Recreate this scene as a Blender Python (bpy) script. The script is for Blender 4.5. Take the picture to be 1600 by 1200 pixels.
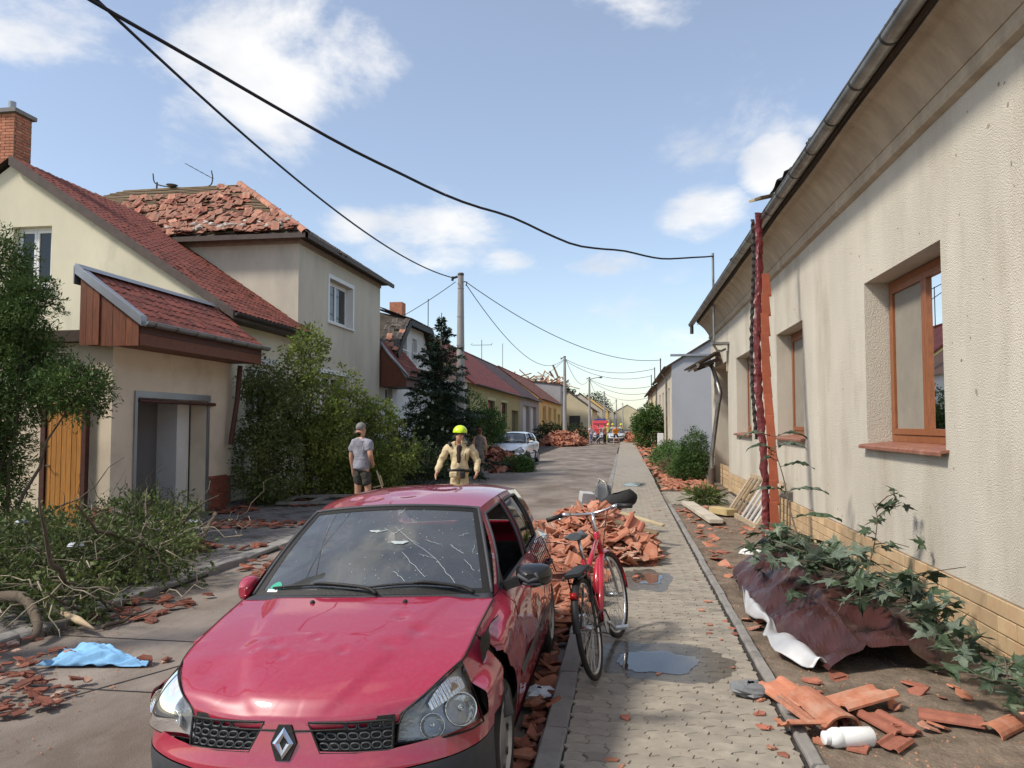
import bpy, bmesh, math, random
import numpy as np
from mathutils import Vector, Matrix, Euler, noise as mnoise

for _o in list(bpy.data.objects):
    bpy.data.objects.remove(_o)
scene = bpy.context.scene
COL = scene.collection
RND = random.Random(7)
PI = math.pi

# ------------------------------------------------------------------ camera
CAM_Z = 1.88
PITCH = math.atan(62 / 1200.0)
YAW = math.atan(175 * math.cos(PITCH) / 1200.0)
cam_d = bpy.data.cameras.new('camera')
cam_d.sensor_width = 36.0
cam_d.lens = 1200 / 1600 * 36.0
cam_d.clip_start = 0.05
cam_d.clip_end = 3000
cam = bpy.data.objects.new('camera', cam_d)
cam.location = (0, 0, CAM_Z)
cam.rotation_euler = (PI / 2 + PITCH, 0, YAW)
COL.objects.link(cam)
scene.camera = cam

# ------------------------------------------------------------------ sun, sky, exposure
SUN_DIR = Vector((-0.60, -0.34, 0.745)).normalized()      # towards the sun
sun_d = bpy.data.lights.new('sun', 'SUN')
sun_d.energy = 2.9
sun_d.angle = math.radians(8.0)
sun_d.color = (1.0, 0.93, 0.82)
sun = bpy.data.objects.new('sun', sun_d)
sun.rotation_euler = (-SUN_DIR).to_track_quat('-Z', 'Y').to_euler()
sun.location = (-20, -10, 40)
COL.objects.link(sun)

scene.view_settings.view_transform = 'Standard'
scene.view_settings.look = 'None'
scene.view_settings.gamma = 1.0
scene.view_settings.exposure = 0.58
scene.cycles.use_denoising = True
scene.cycles.max_bounces = 8
scene.cycles.transparent_max_bounces = 16

world = bpy.data.worlds.new('World')
scene.world = world
world.use_nodes = True


def make_world():
    nt = world.node_tree
    nt.nodes.clear()
    N, L = nt.nodes, nt.links

    def n(t, **k):
        q = N.new(t)
        for a, v in k.items():
            setattr(q, a, v)
        return q
    out = n('ShaderNodeOutputWorld')
    bg = n('ShaderNodeBackground')
    bg.inputs['Strength'].default_value = 0.128
    sky = n('ShaderNodeTexSky', sky_type='NISHITA')
    sky.sun_disc = False
    sky.sun_elevation = math.asin(SUN_DIR.z)
    sky.sun_rotation = math.atan2(SUN_DIR.x, SUN_DIR.y)
    sky.air_density = 1.0
    sky.dust_density = 0.7
    sky.ozone_density = 1.6
    tc = n('ShaderNodeTexCoord')
    # cloud field over the whole dome
    mp = n('ShaderNodeMapping')
    mp.inputs['Scale'].default_value = (1, 1, 1.7)
    mp.inputs['Location'].default_value = (3.1, 1.7, 0.4)
    L.new(tc.outputs['Generated'], mp.inputs['Vector'])
    nz = n('ShaderNodeTexNoise')
    nz.inputs['Scale'].default_value = 4.2
    nz.inputs['Detail'].default_value = 12
    nz.inputs['Roughness'].default_value = 0.6
    nz.inputs['Distortion'].default_value = 0.25
    L.new(mp.outputs[0], nz.inputs['Vector'])

    def math2(op, a, b=None, c=None):
        m = n('ShaderNodeMath', operation=op)
        for i, v in enumerate((a, b, c)):
            if v is None:
                continue
            if isinstance(v, (int, float)):
                m.inputs[i].default_value = v
            else:
                L.new(v, m.inputs[i])
        return m.outputs[0]
    F = Vector((-math.sin(YAW) * math.cos(PITCH), math.cos(YAW) * math.cos(PITCH), math.sin(PITCH)))
    R = Vector((math.cos(YAW), math.sin(YAW), 0))
    U = R.cross(F)
    # the cumulus clouds that stand in this sky: direction (photo pixel), angular half-sizes, weight
    clouds = [(455, 70, 195, 135, .85), (40, 25, 120, 80, .8), (960, 5, 130, 60, .38), (690, 372, 170, 62, .62),
              (530, 352, 90, 40, .8), (945, 412, 80, 28, 1.0), (1105, 335, 95, 50, 1.0), (1215, 268, 62, 55, 1.15),
              (800, 410, 70, 34, .8), (1480, -200, 200, 120, .9), (-250, 150, 200, 140, .9)]
    tot = None
    clouds += [(V3, 0, 420, 330, 1.0) for V3 in ((-.40, .12, .9), (.25, -.45, .85), (.55, .25, .8), (-.7, -.5, .5), (.1, -.9, .4), (.85, -.2, .5), (-.9, .1, .45))]
    for (px, py, rx, ry, w) in clouds:
        c = Vector(px).normalized() if isinstance(px, tuple) else (F + R * ((px - 800) / 1200) - U * ((py - 600) / 1200)).normalized()
        r_ = c.cross(Vector((0, 0, 1))).normalized()
        u_ = r_.cross(c)
        sub = n('ShaderNodeVectorMath', operation='SUBTRACT')
        L.new(tc.outputs['Generated'], sub.inputs[0])
        sub.inputs[1].default_value = c
        comps = []
        for ax, s in ((r_, rx / 1200), (u_, ry / 1200), (c, 0.6)):
            d = n('ShaderNodeVectorMath', operation='DOT_PRODUCT')
            L.new(sub.outputs[0], d.inputs[0])
            d.inputs[1].default_value = ax / s
            comps.append(d.outputs['Value'])
        q = math2('ADD', math2('ADD', math2('POWER', math2('ABSOLUTE', comps[0]), 2), math2('POWER', math2('ABSOLUTE', comps[1]), 2)),
                  math2('POWER', math2('ABSOLUTE', comps[2]), 2))
        m = math2('MULTIPLY', math2('MAXIMUM', math2('SUBTRACT', 1.0, q), 0.0), w)
        tot = m if tot is None else math2('MAXIMUM', tot, m)
    dens = math2('ADD', nz.outputs['Fac'], math2('MULTIPLY', tot, 0.26))
    mr = n('ShaderNodeMapRange', interpolation_type='SMOOTHSTEP')
    L.new(dens, mr.inputs['Value'])
    mr.inputs['From Min'].default_value = 0.56
    mr.inputs['From Max'].default_value = 0.76
    mr.inputs['To Max'].default_value = 0.86
    # cloud self shading: a second softer noise darkens parts of the clouds
    nz2 = n('ShaderNodeTexNoise')
    nz2.inputs['Scale'].default_value = 6.0
    nz2.inputs['Detail'].default_value = 7
    L.new(mp.outputs[0], nz2.inputs['Vector'])
    cr = n('ShaderNodeValToRGB')
    cr.color_ramp.elements[0].position = 0.3
    cr.color_ramp.elements[0].color = (3.7, 3.9, 4.3, 1)
    cr.color_ramp.elements[1].position = 0.62
    cr.color_ramp.elements[1].color = (5.8, 5.7, 5.55, 1)
    L.new(nz2.outputs['Fac'], cr.inputs['Fac'])
    # thin veil that pales the blue
    veil = n('ShaderNodeMixRGB')
    veil.inputs['Fac'].default_value = 0.16
    veil.inputs['Color2'].default_value = (5.2, 5.0, 4.7, 1)
    L.new(sky.outputs[0], veil.inputs['Color1'])
    mix = n('ShaderNodeMixRGB')
    L.new(mr.outputs[0], mix.inputs['Fac'])
    L.new(veil.outputs[0], mix.inputs['Color1'])
    L.new(cr.outputs[0], mix.inputs['Color2'])
    L.new(mix.outputs[0], bg.inputs['Color'])
    L.new(bg.outputs[0], out.inputs['Surface'])


make_world()

# ------------------------------------------------------------------ materials
def S(r, g, b):
    f = lambda c: (c / 255 / 12.92) if c / 255 <= 0.04045 else ((c / 255 + 0.055) / 1.055) ** 2.4
    return (f(r), f(g), f(b), 1.0)


def C4(c):
    return tuple(c) if len(c) == 4 else (c[0], c[1], c[2], 1.0)


MATS = {}


def M(name, col, rough=0.8, metal=0.0, var=0.18, scale=6.0, bump=0.25, bscale=60.0, coat=0.0, spec=0.4,
      col2=None, c2scale=1.5, c2thr=(0.5, 0.65), rndv=0.0, stretch=(1, 1, 1), bdist=0.01, trans=0.0):
    if name in MATS:
        return MATS[name]
    m = bpy.data.materials.new(name)
    m.use_nodes = True
    nt = m.node_tree
    N, L = nt.nodes, nt.links
    b = N['Principled BSDF']
    b.inputs['Roughness'].default_value = rough
    b.inputs['Metallic'].default_value = metal
    b.inputs['Specular IOR Level'].default_value = spec
    if coat:
        b.inputs['Coat Weight'].default_value = coat
        b.inputs['Coat Roughness'].default_value = 0.03
    tc = N.new('ShaderNodeTexCoord')
    mp = N.new('ShaderNodeMapping')
    mp.inputs['Scale'].default_value = stretch
    L.new(tc.outputs['Object'], mp.inputs['Vector'])
    vec = mp.outputs[0]
    oi = N.new('ShaderNodeObjectInfo')
    add = N.new('ShaderNodeVectorMath')
    add.operation = 'ADD'
    sc_ = N.new('ShaderNodeVectorMath')
    sc_.operation = 'SCALE'
    cx = N.new('ShaderNodeCombineXYZ')
    for i in range(3):
        L.new(oi.outputs['Random'], cx.inputs[i])
    L.new(cx.outputs[0], sc_.inputs[0])
    sc_.inputs['Scale'].default_value = 37.0
    L.new(vec, add.inputs[0])
    L.new(sc_.outputs[0], add.inputs[1])
    vec = add.outputs[0]
    nz = N.new('ShaderNodeTexNoise')
    nz.inputs['Scale'].default_value = scale
    nz.inputs['Detail'].default_value = 6
    nz.inputs['Roughness'].default_value = 0.6
    L.new(vec, nz.inputs['Vector'])
    base = C4(col)
    lo = tuple(max(0, c * (1 - var)) for c in base[:3]) + (1,)
    hi = tuple(min(1, c * (1 + var)) for c in base[:3]) + (1,)
    rp = N.new('ShaderNodeValToRGB')
    rp.color_ramp.elements[0].position = 0.3
    rp.color_ramp.elements[0].color = lo
    rp.color_ramp.elements[1].position = 0.7
    rp.color_ramp.elements[1].color = hi
    L.new(nz.outputs['Fac'], rp.inputs['Fac'])
    cur = rp.outputs[0]
    if col2 is not None:
        n2 = N.new('ShaderNodeTexNoise')
        n2.inputs['Scale'].default_value = c2scale
        n2.inputs['Detail'].default_value = 7
        n2.inputs['Roughness'].default_value = 0.65
        L.new(vec, n2.inputs['Vector'])
        mr = N.new('ShaderNodeMapRange')
        mr.inputs['From Min'].default_value = c2thr[0]
        mr.inputs['From Max'].default_value = c2thr[1]
        L.new(n2.outputs['Fac'], mr.inputs['Value'])
        mx = N.new('ShaderNodeMixRGB')
        L.new(mr.outputs[0], mx.inputs['Fac'])
        L.new(cur, mx.inputs['Color1'])
        mx.inputs['Color2'].default_value = C4(col2)
        cur = mx.outputs[0]
    if rndv:
        hs = N.new('ShaderNodeHueSaturation')
        mr2 = N.new('ShaderNodeMapRange')
        mr2.inputs['To Min'].default_value = 1 - rndv
        mr2.inputs['To Max'].default_value = 1 + rndv
        L.new(oi.outputs['Random'], mr2.inputs['Value'])
        L.new(mr2.outputs[0], hs.inputs['Value'])
        L.new(cur, hs.inputs['Color'])
        cur = hs.outputs[0]
    L.new(cur, b.inputs['Base Color'])
    if trans:
        # thin leaf: let some light through
        tl = N.new('ShaderNodeBsdfTranslucent')
        L.new(cur, tl.inputs['Color'])
        ms = N.new('ShaderNodeMixShader')
        ms.inputs['Fac'].default_value = trans
        L.new(b.outputs[0], ms.inputs[1])
        L.new(tl.outputs[0], ms.inputs[2])
        L.new(ms.outputs[0], N['Material Output'].inputs['Surface'])
    if bump:
        n3 = N.new('ShaderNodeTexNoise')
        n3.inputs['Scale'].default_value = bscale
        n3.inputs['Detail'].default_value = 4
        L.new(tc.outputs['Object'], n3.inputs['Vector'])
        bp = N.new('ShaderNodeBump')
        bp.inputs['Strength'].default_value = bump
        bp.inputs['Distance'].default_value = bdist
        L.new(n3.outputs['Fac'], bp.inputs['Height'])
        L.new(bp.outputs[0], b.inputs['Normal'])
    MATS[name] = m
    return m


def glassM(name, tint=(1, 1, 1), ior=1.5, refl=1.0, rough=0.0, opac=0.0, film=(0.3, 0.3, 0.28)):
    """window glass: clear (tinted) with fresnel mirror; opac = dust film"""
    if name in MATS:
        return MATS[name]
    m = bpy.data.materials.new(name)
    m.use_nodes = True
    nt = m.node_tree
    N, L = nt.nodes, nt.links
    N.remove(N['Principled BSDF'])
    tr = N.new('ShaderNodeBsdfTransparent')
    tr.inputs['Color'].default_value = C4(tint)
    gl = N.new('ShaderNodeBsdfGlossy')
    gl.inputs['Roughness'].default_value = rough
    gl.inputs['Color'].default_value = (refl, refl, refl, 1)
    fr = N.new('ShaderNodeFresnel')
    fr.inputs['IOR'].default_value = ior
    mx = N.new('ShaderNodeMixShader')
    L.new(fr.outputs[0], mx.inputs['Fac'])
    cur = tr.outputs[0]
    if opac:
        df = N.new('ShaderNodeBsdfDiffuse')
        df.inputs['Color'].default_value = C4(film)
        m2 = N.new('ShaderNodeMixShader')
        nz = N.new('ShaderNodeTexNoise')
        nz.inputs['Scale'].default_value = 3.0
        nz.inputs['Detail'].default_value = 6
        tcc = N.new('ShaderNodeTexCoord')
        L.new(tcc.outputs['Object'], nz.inputs['Vector'])
        mrr = N.new('ShaderNodeMapRange')
        mrr.inputs['From Min'].default_value = 0.3
        mrr.inputs['From Max'].default_value = 0.7
        mrr.inputs['To Min'].default_value = opac * 0.6
        mrr.inputs['To Max'].default_value = min(1, opac * 1.4)
        L.new(nz.outputs['Fac'], mrr.inputs['Value'])
        L.new(mrr.outputs[0], m2.inputs['Fac'])
        L.new(cur, m2.inputs[1])
        L.new(df.outputs[0], m2.inputs[2])
        cur = m2.outputs[0]
    L.new(cur, mx.inputs[1])
    L.new(gl.outputs[0], mx.inputs[2])
    L.new(mx.outputs[0], N['Material Output'].inputs['Surface'])
    MATS[name] = m
    return m


# ------------------------------------------------------------------ objects
BASE = {}          # world position of every thing's origin (unrotated things)


def tag(o, label=None, cat=None, group=None, kind=None):
    if label:
        o['label'] = label
    if cat:
        o['category'] = cat
    if group:
        o['group'] = group
    if kind:
        o['kind'] = kind
    return o


def thing(name, label, cat, loc=(0, 0, 0), group=None, rotz=0.0, kind=None):
    o = bpy.data.objects.new(name, None)
    o.empty_display_size = 0.2
    o.location = loc
    o.rotation_euler = (0, 0, rotz)
    COL.objects.link(o)
    BASE[o.name] = Vector(loc)
    return tag(o, label, cat, group, kind)


def link(name, me, parent=None, loc=None, rot=None, scale=None):
    """object from mesh; loc in the parent's local frame"""
    o = bpy.data.objects.new(name, me)
    COL.objects.link(o)
    if parent is not None:
        o.parent = parent
    if loc is not None:
        o.location = loc
    if rot is not None:
        o.rotation_euler = rot
    if scale is not None:
        o.scale = scale
    BASE[o.name] = (BASE[parent.name] if parent is not None else Vector((0, 0, 0))) + Vector(loc or (0, 0, 0))
    return o


class MB:
    """mesh collector, world (or local) coordinates"""

    def __init__(s):
        s.v = []
        s.f = []
        s.fm = []
        s.cur = 0

    def add(s, vs, fs):
        k = len(s.v)
        s.v.extend([tuple(p) for p in vs])
        for f in fs:
            s.f.append(tuple(i + k for i in f))
            s.fm.append(s.cur)
        return s

    def box(s, a, b, M4=None):
        x0, y0, z0 = a
        x1, y1, z1 = b
        vs = [(x0, y0, z0), (x1, y0, z0), (x1, y1, z0), (x0, y1, z0), (x0, y0, z1), (x1, y0, z1), (x1, y1, z1), (x0, y1, z1)]
        if M4 is not None:
            vs = [M4 @ Vector(p) for p in vs]
        return s.add(vs, [(0, 3, 2, 1), (4, 5, 6, 7), (0, 1, 5, 4), (1, 2, 6, 5), (2, 3, 7, 6), (3, 0, 4, 7)])

    def beam(s, p, q, w, h=None, up=(0, 0, 1)):
        """box from p to q, width w (sideways) and height h (along up)"""
        h = w if h is None else h
        p, q = Vector(p), Vector(q)
        d = (q - p)
        ln = d.length
        if ln < 1e-6:
            return s
        d.normalize()
        u = Vector(up)
        sd = d.cross(u)
        if sd.length < 1e-4:
            sd = d.cross(Vector((1, 0, 0)))
        sd.normalize()
        u = sd.cross(d)
        vs = []
        for c in (p, q):
            for a, b in ((-1, -1), (1, -1), (1, 1), (-1, 1)):
                vs.append(c + sd * (a * w / 2) + u * (b * h / 2))
        return s.add(vs, [(0, 1, 2, 3), (7, 6, 5, 4), (0, 4, 5, 1), (1, 5, 6, 2), (2, 6, 7, 3), (3, 7, 4, 0)])

    def tube(s, pts, r, seg=8, cap=True, closed=False):
        pts = [Vector(p) for p in pts]
        n = len(pts)
        rs = r if isinstance(r, (list, tuple)) else [r] * n
        vs = []
        prev = None
        for i, p in enumerate(pts):
            if closed:
                d = pts[(i + 1) % n] - pts[i - 1]
            else:
                d = pts[min(i + 1, n - 1)] - pts[max(i - 1, 0)]
            if d.length < 1e-9:
                d = Vector((0, 0, 1))
            d.normalize()
            if prev is None:
                a = d.cross(Vector((0, 0, 1)))
                if a.length < 0.05:
                    a = d.cross(Vector((1, 0, 0)))
            else:
                a = prev - d * prev.dot(d)
                if a.length < 1e-4:
                    a = d.cross(Vector((1, 0, 0)))
            a.normalize()
            prev = a
            b = d.cross(a)
            for k in range(seg):
                t = 2 * PI * k / seg
                vs.append(p + (a * math.cos(t) + b * math.sin(t)) * rs[i])
        fs = []
        m = n if closed else n - 1
        for i in range(m):
            j = (i + 1) % n
            for k in range(seg):
                k2 = (k + 1) % seg
                fs.append((i * seg + k, i * seg + k2, j * seg + k2, j * seg + k))
        if cap and not closed:
            fs.append(tuple(range(seg - 1, -1, -1)))
            fs.append(tuple((n - 1) * seg + k for k in range(seg)))
        return s.add(vs, fs)

    def prism(s, poly, p0, p1):
        """poly: list of 3-D points (planar), extruded by vector p1-p0"""
        d = Vector(p1) - Vector(p0)
        n = len(poly)
        a = [Vector(p) for p in poly]
        vs = a + [p + d for p in a]
        fs = [tuple(range(n - 1, -1, -1)), tuple(range(n, 2 * n))]
        for i in range(n):
            j = (i + 1) % n
            fs.append((i, j, n + j, n + i))
        return s.add(vs, fs)

    def quad(s, a, b, c, d):
        return s.add([a, b, c, d], [(0, 1, 2, 3)])

    def grid(s, fn, nu, nv, skip=None, thick=None):
        vs = [fn(i / nu, j / nv) for j in range(nv + 1) for i in range(nu + 1)]
        fs = []
        for j in range(nv):
            for i in range(nu):
                if skip and skip((i + .5) / nu, (j + .5) / nv):
                    continue
                a = j * (nu + 1) + i
                fs.append((a, a + 1, a + nu + 2, a + nu + 1))
        return s.add(vs, fs)

    def lathe(s, prof, c, seg=16, axis='z'):
        vs = []
        c = Vector(c)
        for (r, h) in prof:
            for k in range(seg):
                t = 2 * PI * k / seg
                if axis == 'z':
                    vs.append(c + Vector((r * math.cos(t), r * math.sin(t), h)))
                elif axis == 'x':
                    vs.append(c + Vector((h, r * math.cos(t), r * math.sin(t))))
                else:
                    vs.append(c + Vector((r * math.cos(t), h, r * math.sin(t))))
        fs = []
        for i in range(len(prof) - 1):
            for k in range(seg):
                k2 = (k + 1) % seg
                fs.append((i * seg + k, i * seg + k2, (i + 1) * seg + k2, (i + 1) * seg + k))
        return s.add(vs, fs)

    def mesh(s, name, mats, off=None, smooth=False):
        me = bpy.data.meshes.new(name)
        vs = s.v
        if off is not None and off.length > 0:
            vs = [(p[0] - off[0], p[1] - off[1], p[2] - off[2]) for p in vs]
        me.from_pydata(vs, [], s.f)
        for m in (mats if isinstance(mats, (list, tuple)) else [mats]):
            me.materials.append(m)
        if max(s.fm, default=0) > 0:
            me.polygons.foreach_set('material_index', s.fm)
        if smooth:
            me.polygons.foreach_set('use_smooth', [True] * len(me.polygons))
        me.update()
        return me

    def build(s, name, mats, parent=None, smooth=False, bevel=0.0, sharp=None, origin=None, local=False, fixn=False, thick=0.0):
        off = Vector((0, 0, 0))
        loc = None
        if parent is not None and not local:
            off = BASE[parent.name].copy()
        if origin is not None:
            loc = Vector(origin) - off
            off = Vector(origin)
        me = s.mesh(name, mats, off, smooth)
        if fixn:
            bm = bmesh.new()
            bm.from_mesh(me)
            bmesh.ops.remove_doubles(bm, verts=bm.verts, dist=1e-5)
            bmesh.ops.recalc_face_normals(bm, faces=bm.faces)
            bm.to_mesh(me)
            bm.free()
        o = link(name, me, parent, loc)
        if smooth and sharp is not None:
            try:
                me.set_sharp_from_angle(angle=math.radians(sharp))
            except Exception:
                pass
        if thick:
            md = o.modifiers.new('Solidify', 'SOLIDIFY')
            md.thickness = thick
            md.offset = -1
        if bevel:
            md = o.modifiers.new('Bevel', 'BEVEL')
            md.width = bevel
            md.segments = 2
            md.limit_method = 'ANGLE'
        return o


def npmesh(name, verts, faces, mats):
    """fast mesh of same-size faces from arrays"""
    me = bpy.data.meshes.new(name)
    verts = np.asarray(verts, np.float32)
    faces = np.asarray(faces, np.int32)
    k = faces.shape[1]
    me.vertices.add(len(verts))
    me.vertices.foreach_set('co', verts.ravel())
    me.loops.add(faces.size)
    me.loops.foreach_set('vertex_index', faces.ravel())
    me.polygons.add(len(faces))
    me.polygons.foreach_set('loop_start', np.arange(0, faces.size, k, dtype=np.int32))
    me.polygons.foreach_set('loop_total', np.full(len(faces), k, np.int32))
    for m in (mats if isinstance(mats, (list, tuple)) else [mats]):
        me.materials.append(m)
    me.update(calc_edges=True)
    me.validate()
    return me


def V(*a):
    return Vector(a)


def crom(pts, t):
    """Catmull-Rom through pts, t in 0..1"""
    n = len(pts) - 1
    x = min(max(t, 0), 1) * n
    i = min(int(x), n - 1)
    u = x - i
    p1, p2 = Vector(pts[i]), Vector(pts[i + 1])
    p0 = Vector(pts[i - 1]) if i > 0 else p1 * 2 - p2
    p3 = Vector(pts[i + 2]) if i + 2 <= n else p2 * 2 - p1
    return 0.5 * ((2 * p1) + (p2 - p0) * u + (2 * p0 - 5 * p1 + 4 * p2 - p3) * u * u + (3 * p1 - p0 - 3 * p2 + p3) * u ** 3)


def interp(x, xs, ys):
    return float(np.interp(x, xs, ys))


def structure(o):
    o['kind'] = 'structure'
    return o


def wall_panel(mb, org, U, Vv, Nn, u0, u1, v0, v1, openings, depth):
    """front skin of a wall with real recessed openings. org + U*u + Vv*v ; Nn = outward normal"""
    org, U, Vv, Nn = Vector(org), Vector(U), Vector(Vv), Vector(Nn)
    us = sorted({u0, u1} | {q for o in openings for q in o[:2]})
    vs = sorted({v0, v1} | {q for o in openings for q in o[2:4]})
    flip = U.cross(Vv).dot(Nn) < 0

    def q(a, b, c, d):
        mb.quad(*((a, b, c, d) if not flip else (d, c, b, a)))
    pt = lambda u, v, n=0.0: org + U * u + Vv * v - Nn * n
    for i in range(len(us) - 1):
        for j in range(len(vs) - 1):
            cu, cv = (us[i] + us[i + 1]) / 2, (vs[j] + vs[j + 1]) / 2
            if any(o[0] < cu < o[1] and o[2] < cv < o[3] for o in openings):
                continue
            q(pt(us[i], vs[j]), pt(us[i + 1], vs[j]), pt(us[i + 1], vs[j + 1]), pt(us[i], vs[j + 1]))
    for o in openings:
        a, b, c, d = o[:4]
        dp = o[4] if len(o) > 4 else depth
        q(pt(a, c), pt(a, d), pt(a, d, dp), pt(a, c, dp))
        q(pt(b, d), pt(b, c), pt(b, c, dp), pt(b, d, dp))
        q(pt(a, d), pt(b, d), pt(b, d, dp), pt(a, d, dp))
        q(pt(b, c), pt(a, c), pt(a, c, dp), pt(b, c, dp))


def window(parent, org, U, Nn, w, h, fm, glass, nsash=2, fw=0.06, frame_d=0.07, curtain=None, bars=0):
    """frame, sashes and panes. org = lower corner of the frame plane (outer face), U along width, Nn outward"""
    org, U, Nn = Vector(org), Vector(U), Vector(Nn)
    Z = V(0, 0, 1)

    def bx(mb, u0, u1, v0, v1, n0, n1):
        vs = []
        for n_ in (n0, n1):
            for (u, v) in ((u0, v0), (u1, v0), (u1, v1), (u0, v1)):
                vs.append(org + U * u + Z * v - Nn * n_)
        mb.add(vs, [(0, 1, 2, 3), (7, 6, 5, 4), (0, 4, 5, 1), (1, 5, 6, 2), (2, 6, 7, 3), (3, 7, 4, 0)])
    wd = MB()
    bx(wd, 0, w, 0, fw, 0, frame_d)
    bx(wd, 0, w, h - fw, h, 0, frame_d)
    bx(wd, 0, fw, fw, h - fw, 0, frame_d)
    bx(wd, w - fw, w, fw, h - fw, 0, frame_d)
    win = wd.build('window', fm, parent, bevel=0.004)
    iw = (w - 2 * fw) / nsash
    for k in range(nsash):
        a = fw + k * iw + 0.004
        b = fw + (k + 1) * iw - 0.004
        c, d = fw + 0.004, h - fw - 0.004
        sw = fw * 0.9
        sm = MB()
        bx(sm, a, b, c, c + sw, -0.012, frame_d - 0.02)
        bx(sm, a, b, d - sw, d, -0.012, frame_d - 0.02)
        bx(sm, a, a + sw, c + sw, d - sw, -0.012, frame_d - 0.02)
        bx(sm, b - sw, b, c + sw, d - sw, -0.012, frame_d - 0.02)
        for q in range(bars):
            zz = c + (d - c) * (q + 1) / (bars + 1)
            bx(sm, a + sw, b - sw, zz - .012, zz + .012, 0, .03)
        sm.build('sash', fm, win, bevel=0.003)
        pm = MB()
        gm = glass[k] if isinstance(glass, (list, tuple)) else glass
        bx(pm, a + sw, b - sw, c + sw, d - sw, 0.018, 0.024)
        pm.build('pane', gm, win)
    if curtain:
        cm = MB()
        cols = 40

        def cf(u, v):
            return org + U * (fw + u * (w - 2 * fw)) + Z * (fw + v * (h - 2 * fw)) - Nn * (0.16 + 0.018 * math.sin(u * 60) + .01 * math.sin(u * 23 + v))
        cm.grid(cf, cols, 1)
        cm.build('curtain', curtain, win, smooth=True)
    return win


def gutter(parent, p, q, r, mat, step=0.9, name='gutter', straps=True, mat2=None):
    """half round gutter from p to q with strap brackets"""
    p, q = Vector(p), Vector(q)
    d = (q - p).normalized()
    sd = d.cross(V(0, 0, 1)).normalized()
    mb = MB()
    seg = 10
    nl = max(2, int((q - p).length / 1.0))

    def ring(c, rr):
        return [c + sd * (rr * math.cos(PI + PI * k / seg)) + V(0, 0, 1) * (rr * math.sin(PI + PI * k / seg)) for k in range(seg + 1)]
    for rr, flip in ((r, 0), (r - 0.006, 1)):
        vs = []
        for i in range(nl + 1):
            vs += ring(p.lerp(q, i / nl), rr)
        fs = []
        for i in range(nl):
            for k in range(seg):
                f = (i * (seg + 1) + k, i * (seg + 1) + k + 1, (i + 1) * (seg + 1) + k + 1, (i + 1) * (seg + 1) + k)
                fs.append(f if not flip else f[::-1])
        mb.add(vs, fs)
    # rolled bead on the rims, end caps
    for s_ in (-1, 1):
        mb.tube([p + sd * (s_ * r), q + sd * (s_ * r)], 0.011, 6)
    for c in (p, q):
        a = ring(c, r)
        mb.add(a, [tuple(range(seg + 1))])
    g = mb.build(name, mat, parent, smooth=True, sharp=50)
    if straps:
        L_ = (q - p).length
        k = int(L_ / step)
        for i in range(k + 1):
            c = p.lerp(q, (i + 0.35) / (k + 1))
            sb = MB()
            for off in (0,):
                a = ring(c - d * 0.014, r + 0.006)
                b = ring(c + d * 0.014, r + 0.006)
                vs = a + b
                n_ = seg + 1
                sb.add(vs, [(j, j + 1, n_ + j + 1, n_ + j) for j in range(seg)])
            sb.build('bracket', mat2 or mat, g, smooth=True)
    return g

# ================================================================== materials of the place
m_road = M('road_mix', (0.215, 0.180, 0.150), .9, var=.30, scale=1.1, bump=.5, bscale=90, col2=(.125, .095, .072), c2scale=.8, c2thr=(.46, .64), stretch=(1, .55, 1))
m_roadfar = m_road
m_soil = M('soil', (0.17, 0.13, 0.095), .95, var=.35, scale=7, bump=.8, bscale=40, bdist=.02, col2=(.10, .075, .05), c2scale=2.2)
m_ground = M('far_ground', (0.16, 0.14, 0.09), .95, var=.3, scale=.3, bump=.3, bscale=4, col2=(.07, .09, .03), c2scale=.12)
m_paver = M('paver_concrete', (0.29, 0.255, 0.205), .9, var=.16, scale=9, bump=.5, bscale=160, bdist=.004, rndv=.10, col2=(.19, .175, .15), c2scale=3.0, c2thr=(.52, .75))
m_joint = M('joint_sand', (0.035, 0.03, 0.025), .95, var=.4, scale=20, bump=.4)
m_kerb = M('kerb_concrete', (0.25, 0.235, 0.215), .92, var=.2, scale=8, bump=.6, bscale=120, bdist=.005, rndv=.08, col2=(.17, .16, .145), c2scale=4)
m_sett = M('dark_sett', (0.165, 0.15, 0.14), .85, var=.3, scale=5, bump=.5, bscale=100, col2=(.07, .062, .055), c2scale=2)
m_concrete = M('pole_concrete', (0.33, 0.315, 0.30), .85, var=.14, scale=5, bump=.35, bscale=80, rndv=.04, stretch=(1, 1, .3))

# ground to the horizon
g = MB()
g.quad((-700, -60, -.06), (700, -60, -.06), (700, 1500, -.06), (-700, 1500, -.06))
structure(g.build('ground', m_ground))
# road
X_RL, X_RR = -5.12, -0.47
g = MB()


def road_f(u, v):
    y = -12 + (230 + 12) * v ** 2.2
    dr = max(0, y - 60) * .018
    x = X_RL + (X_RR - X_RL) * u + dr
    return V(x, y, 0.03 * math.sin(PI * u) - .012 + .006 * mnoise.noise((x * .7, y * .5, 0)))


g.grid(road_f, 14, 90)
road = structure(g.build('road', m_road, smooth=True))
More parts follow.
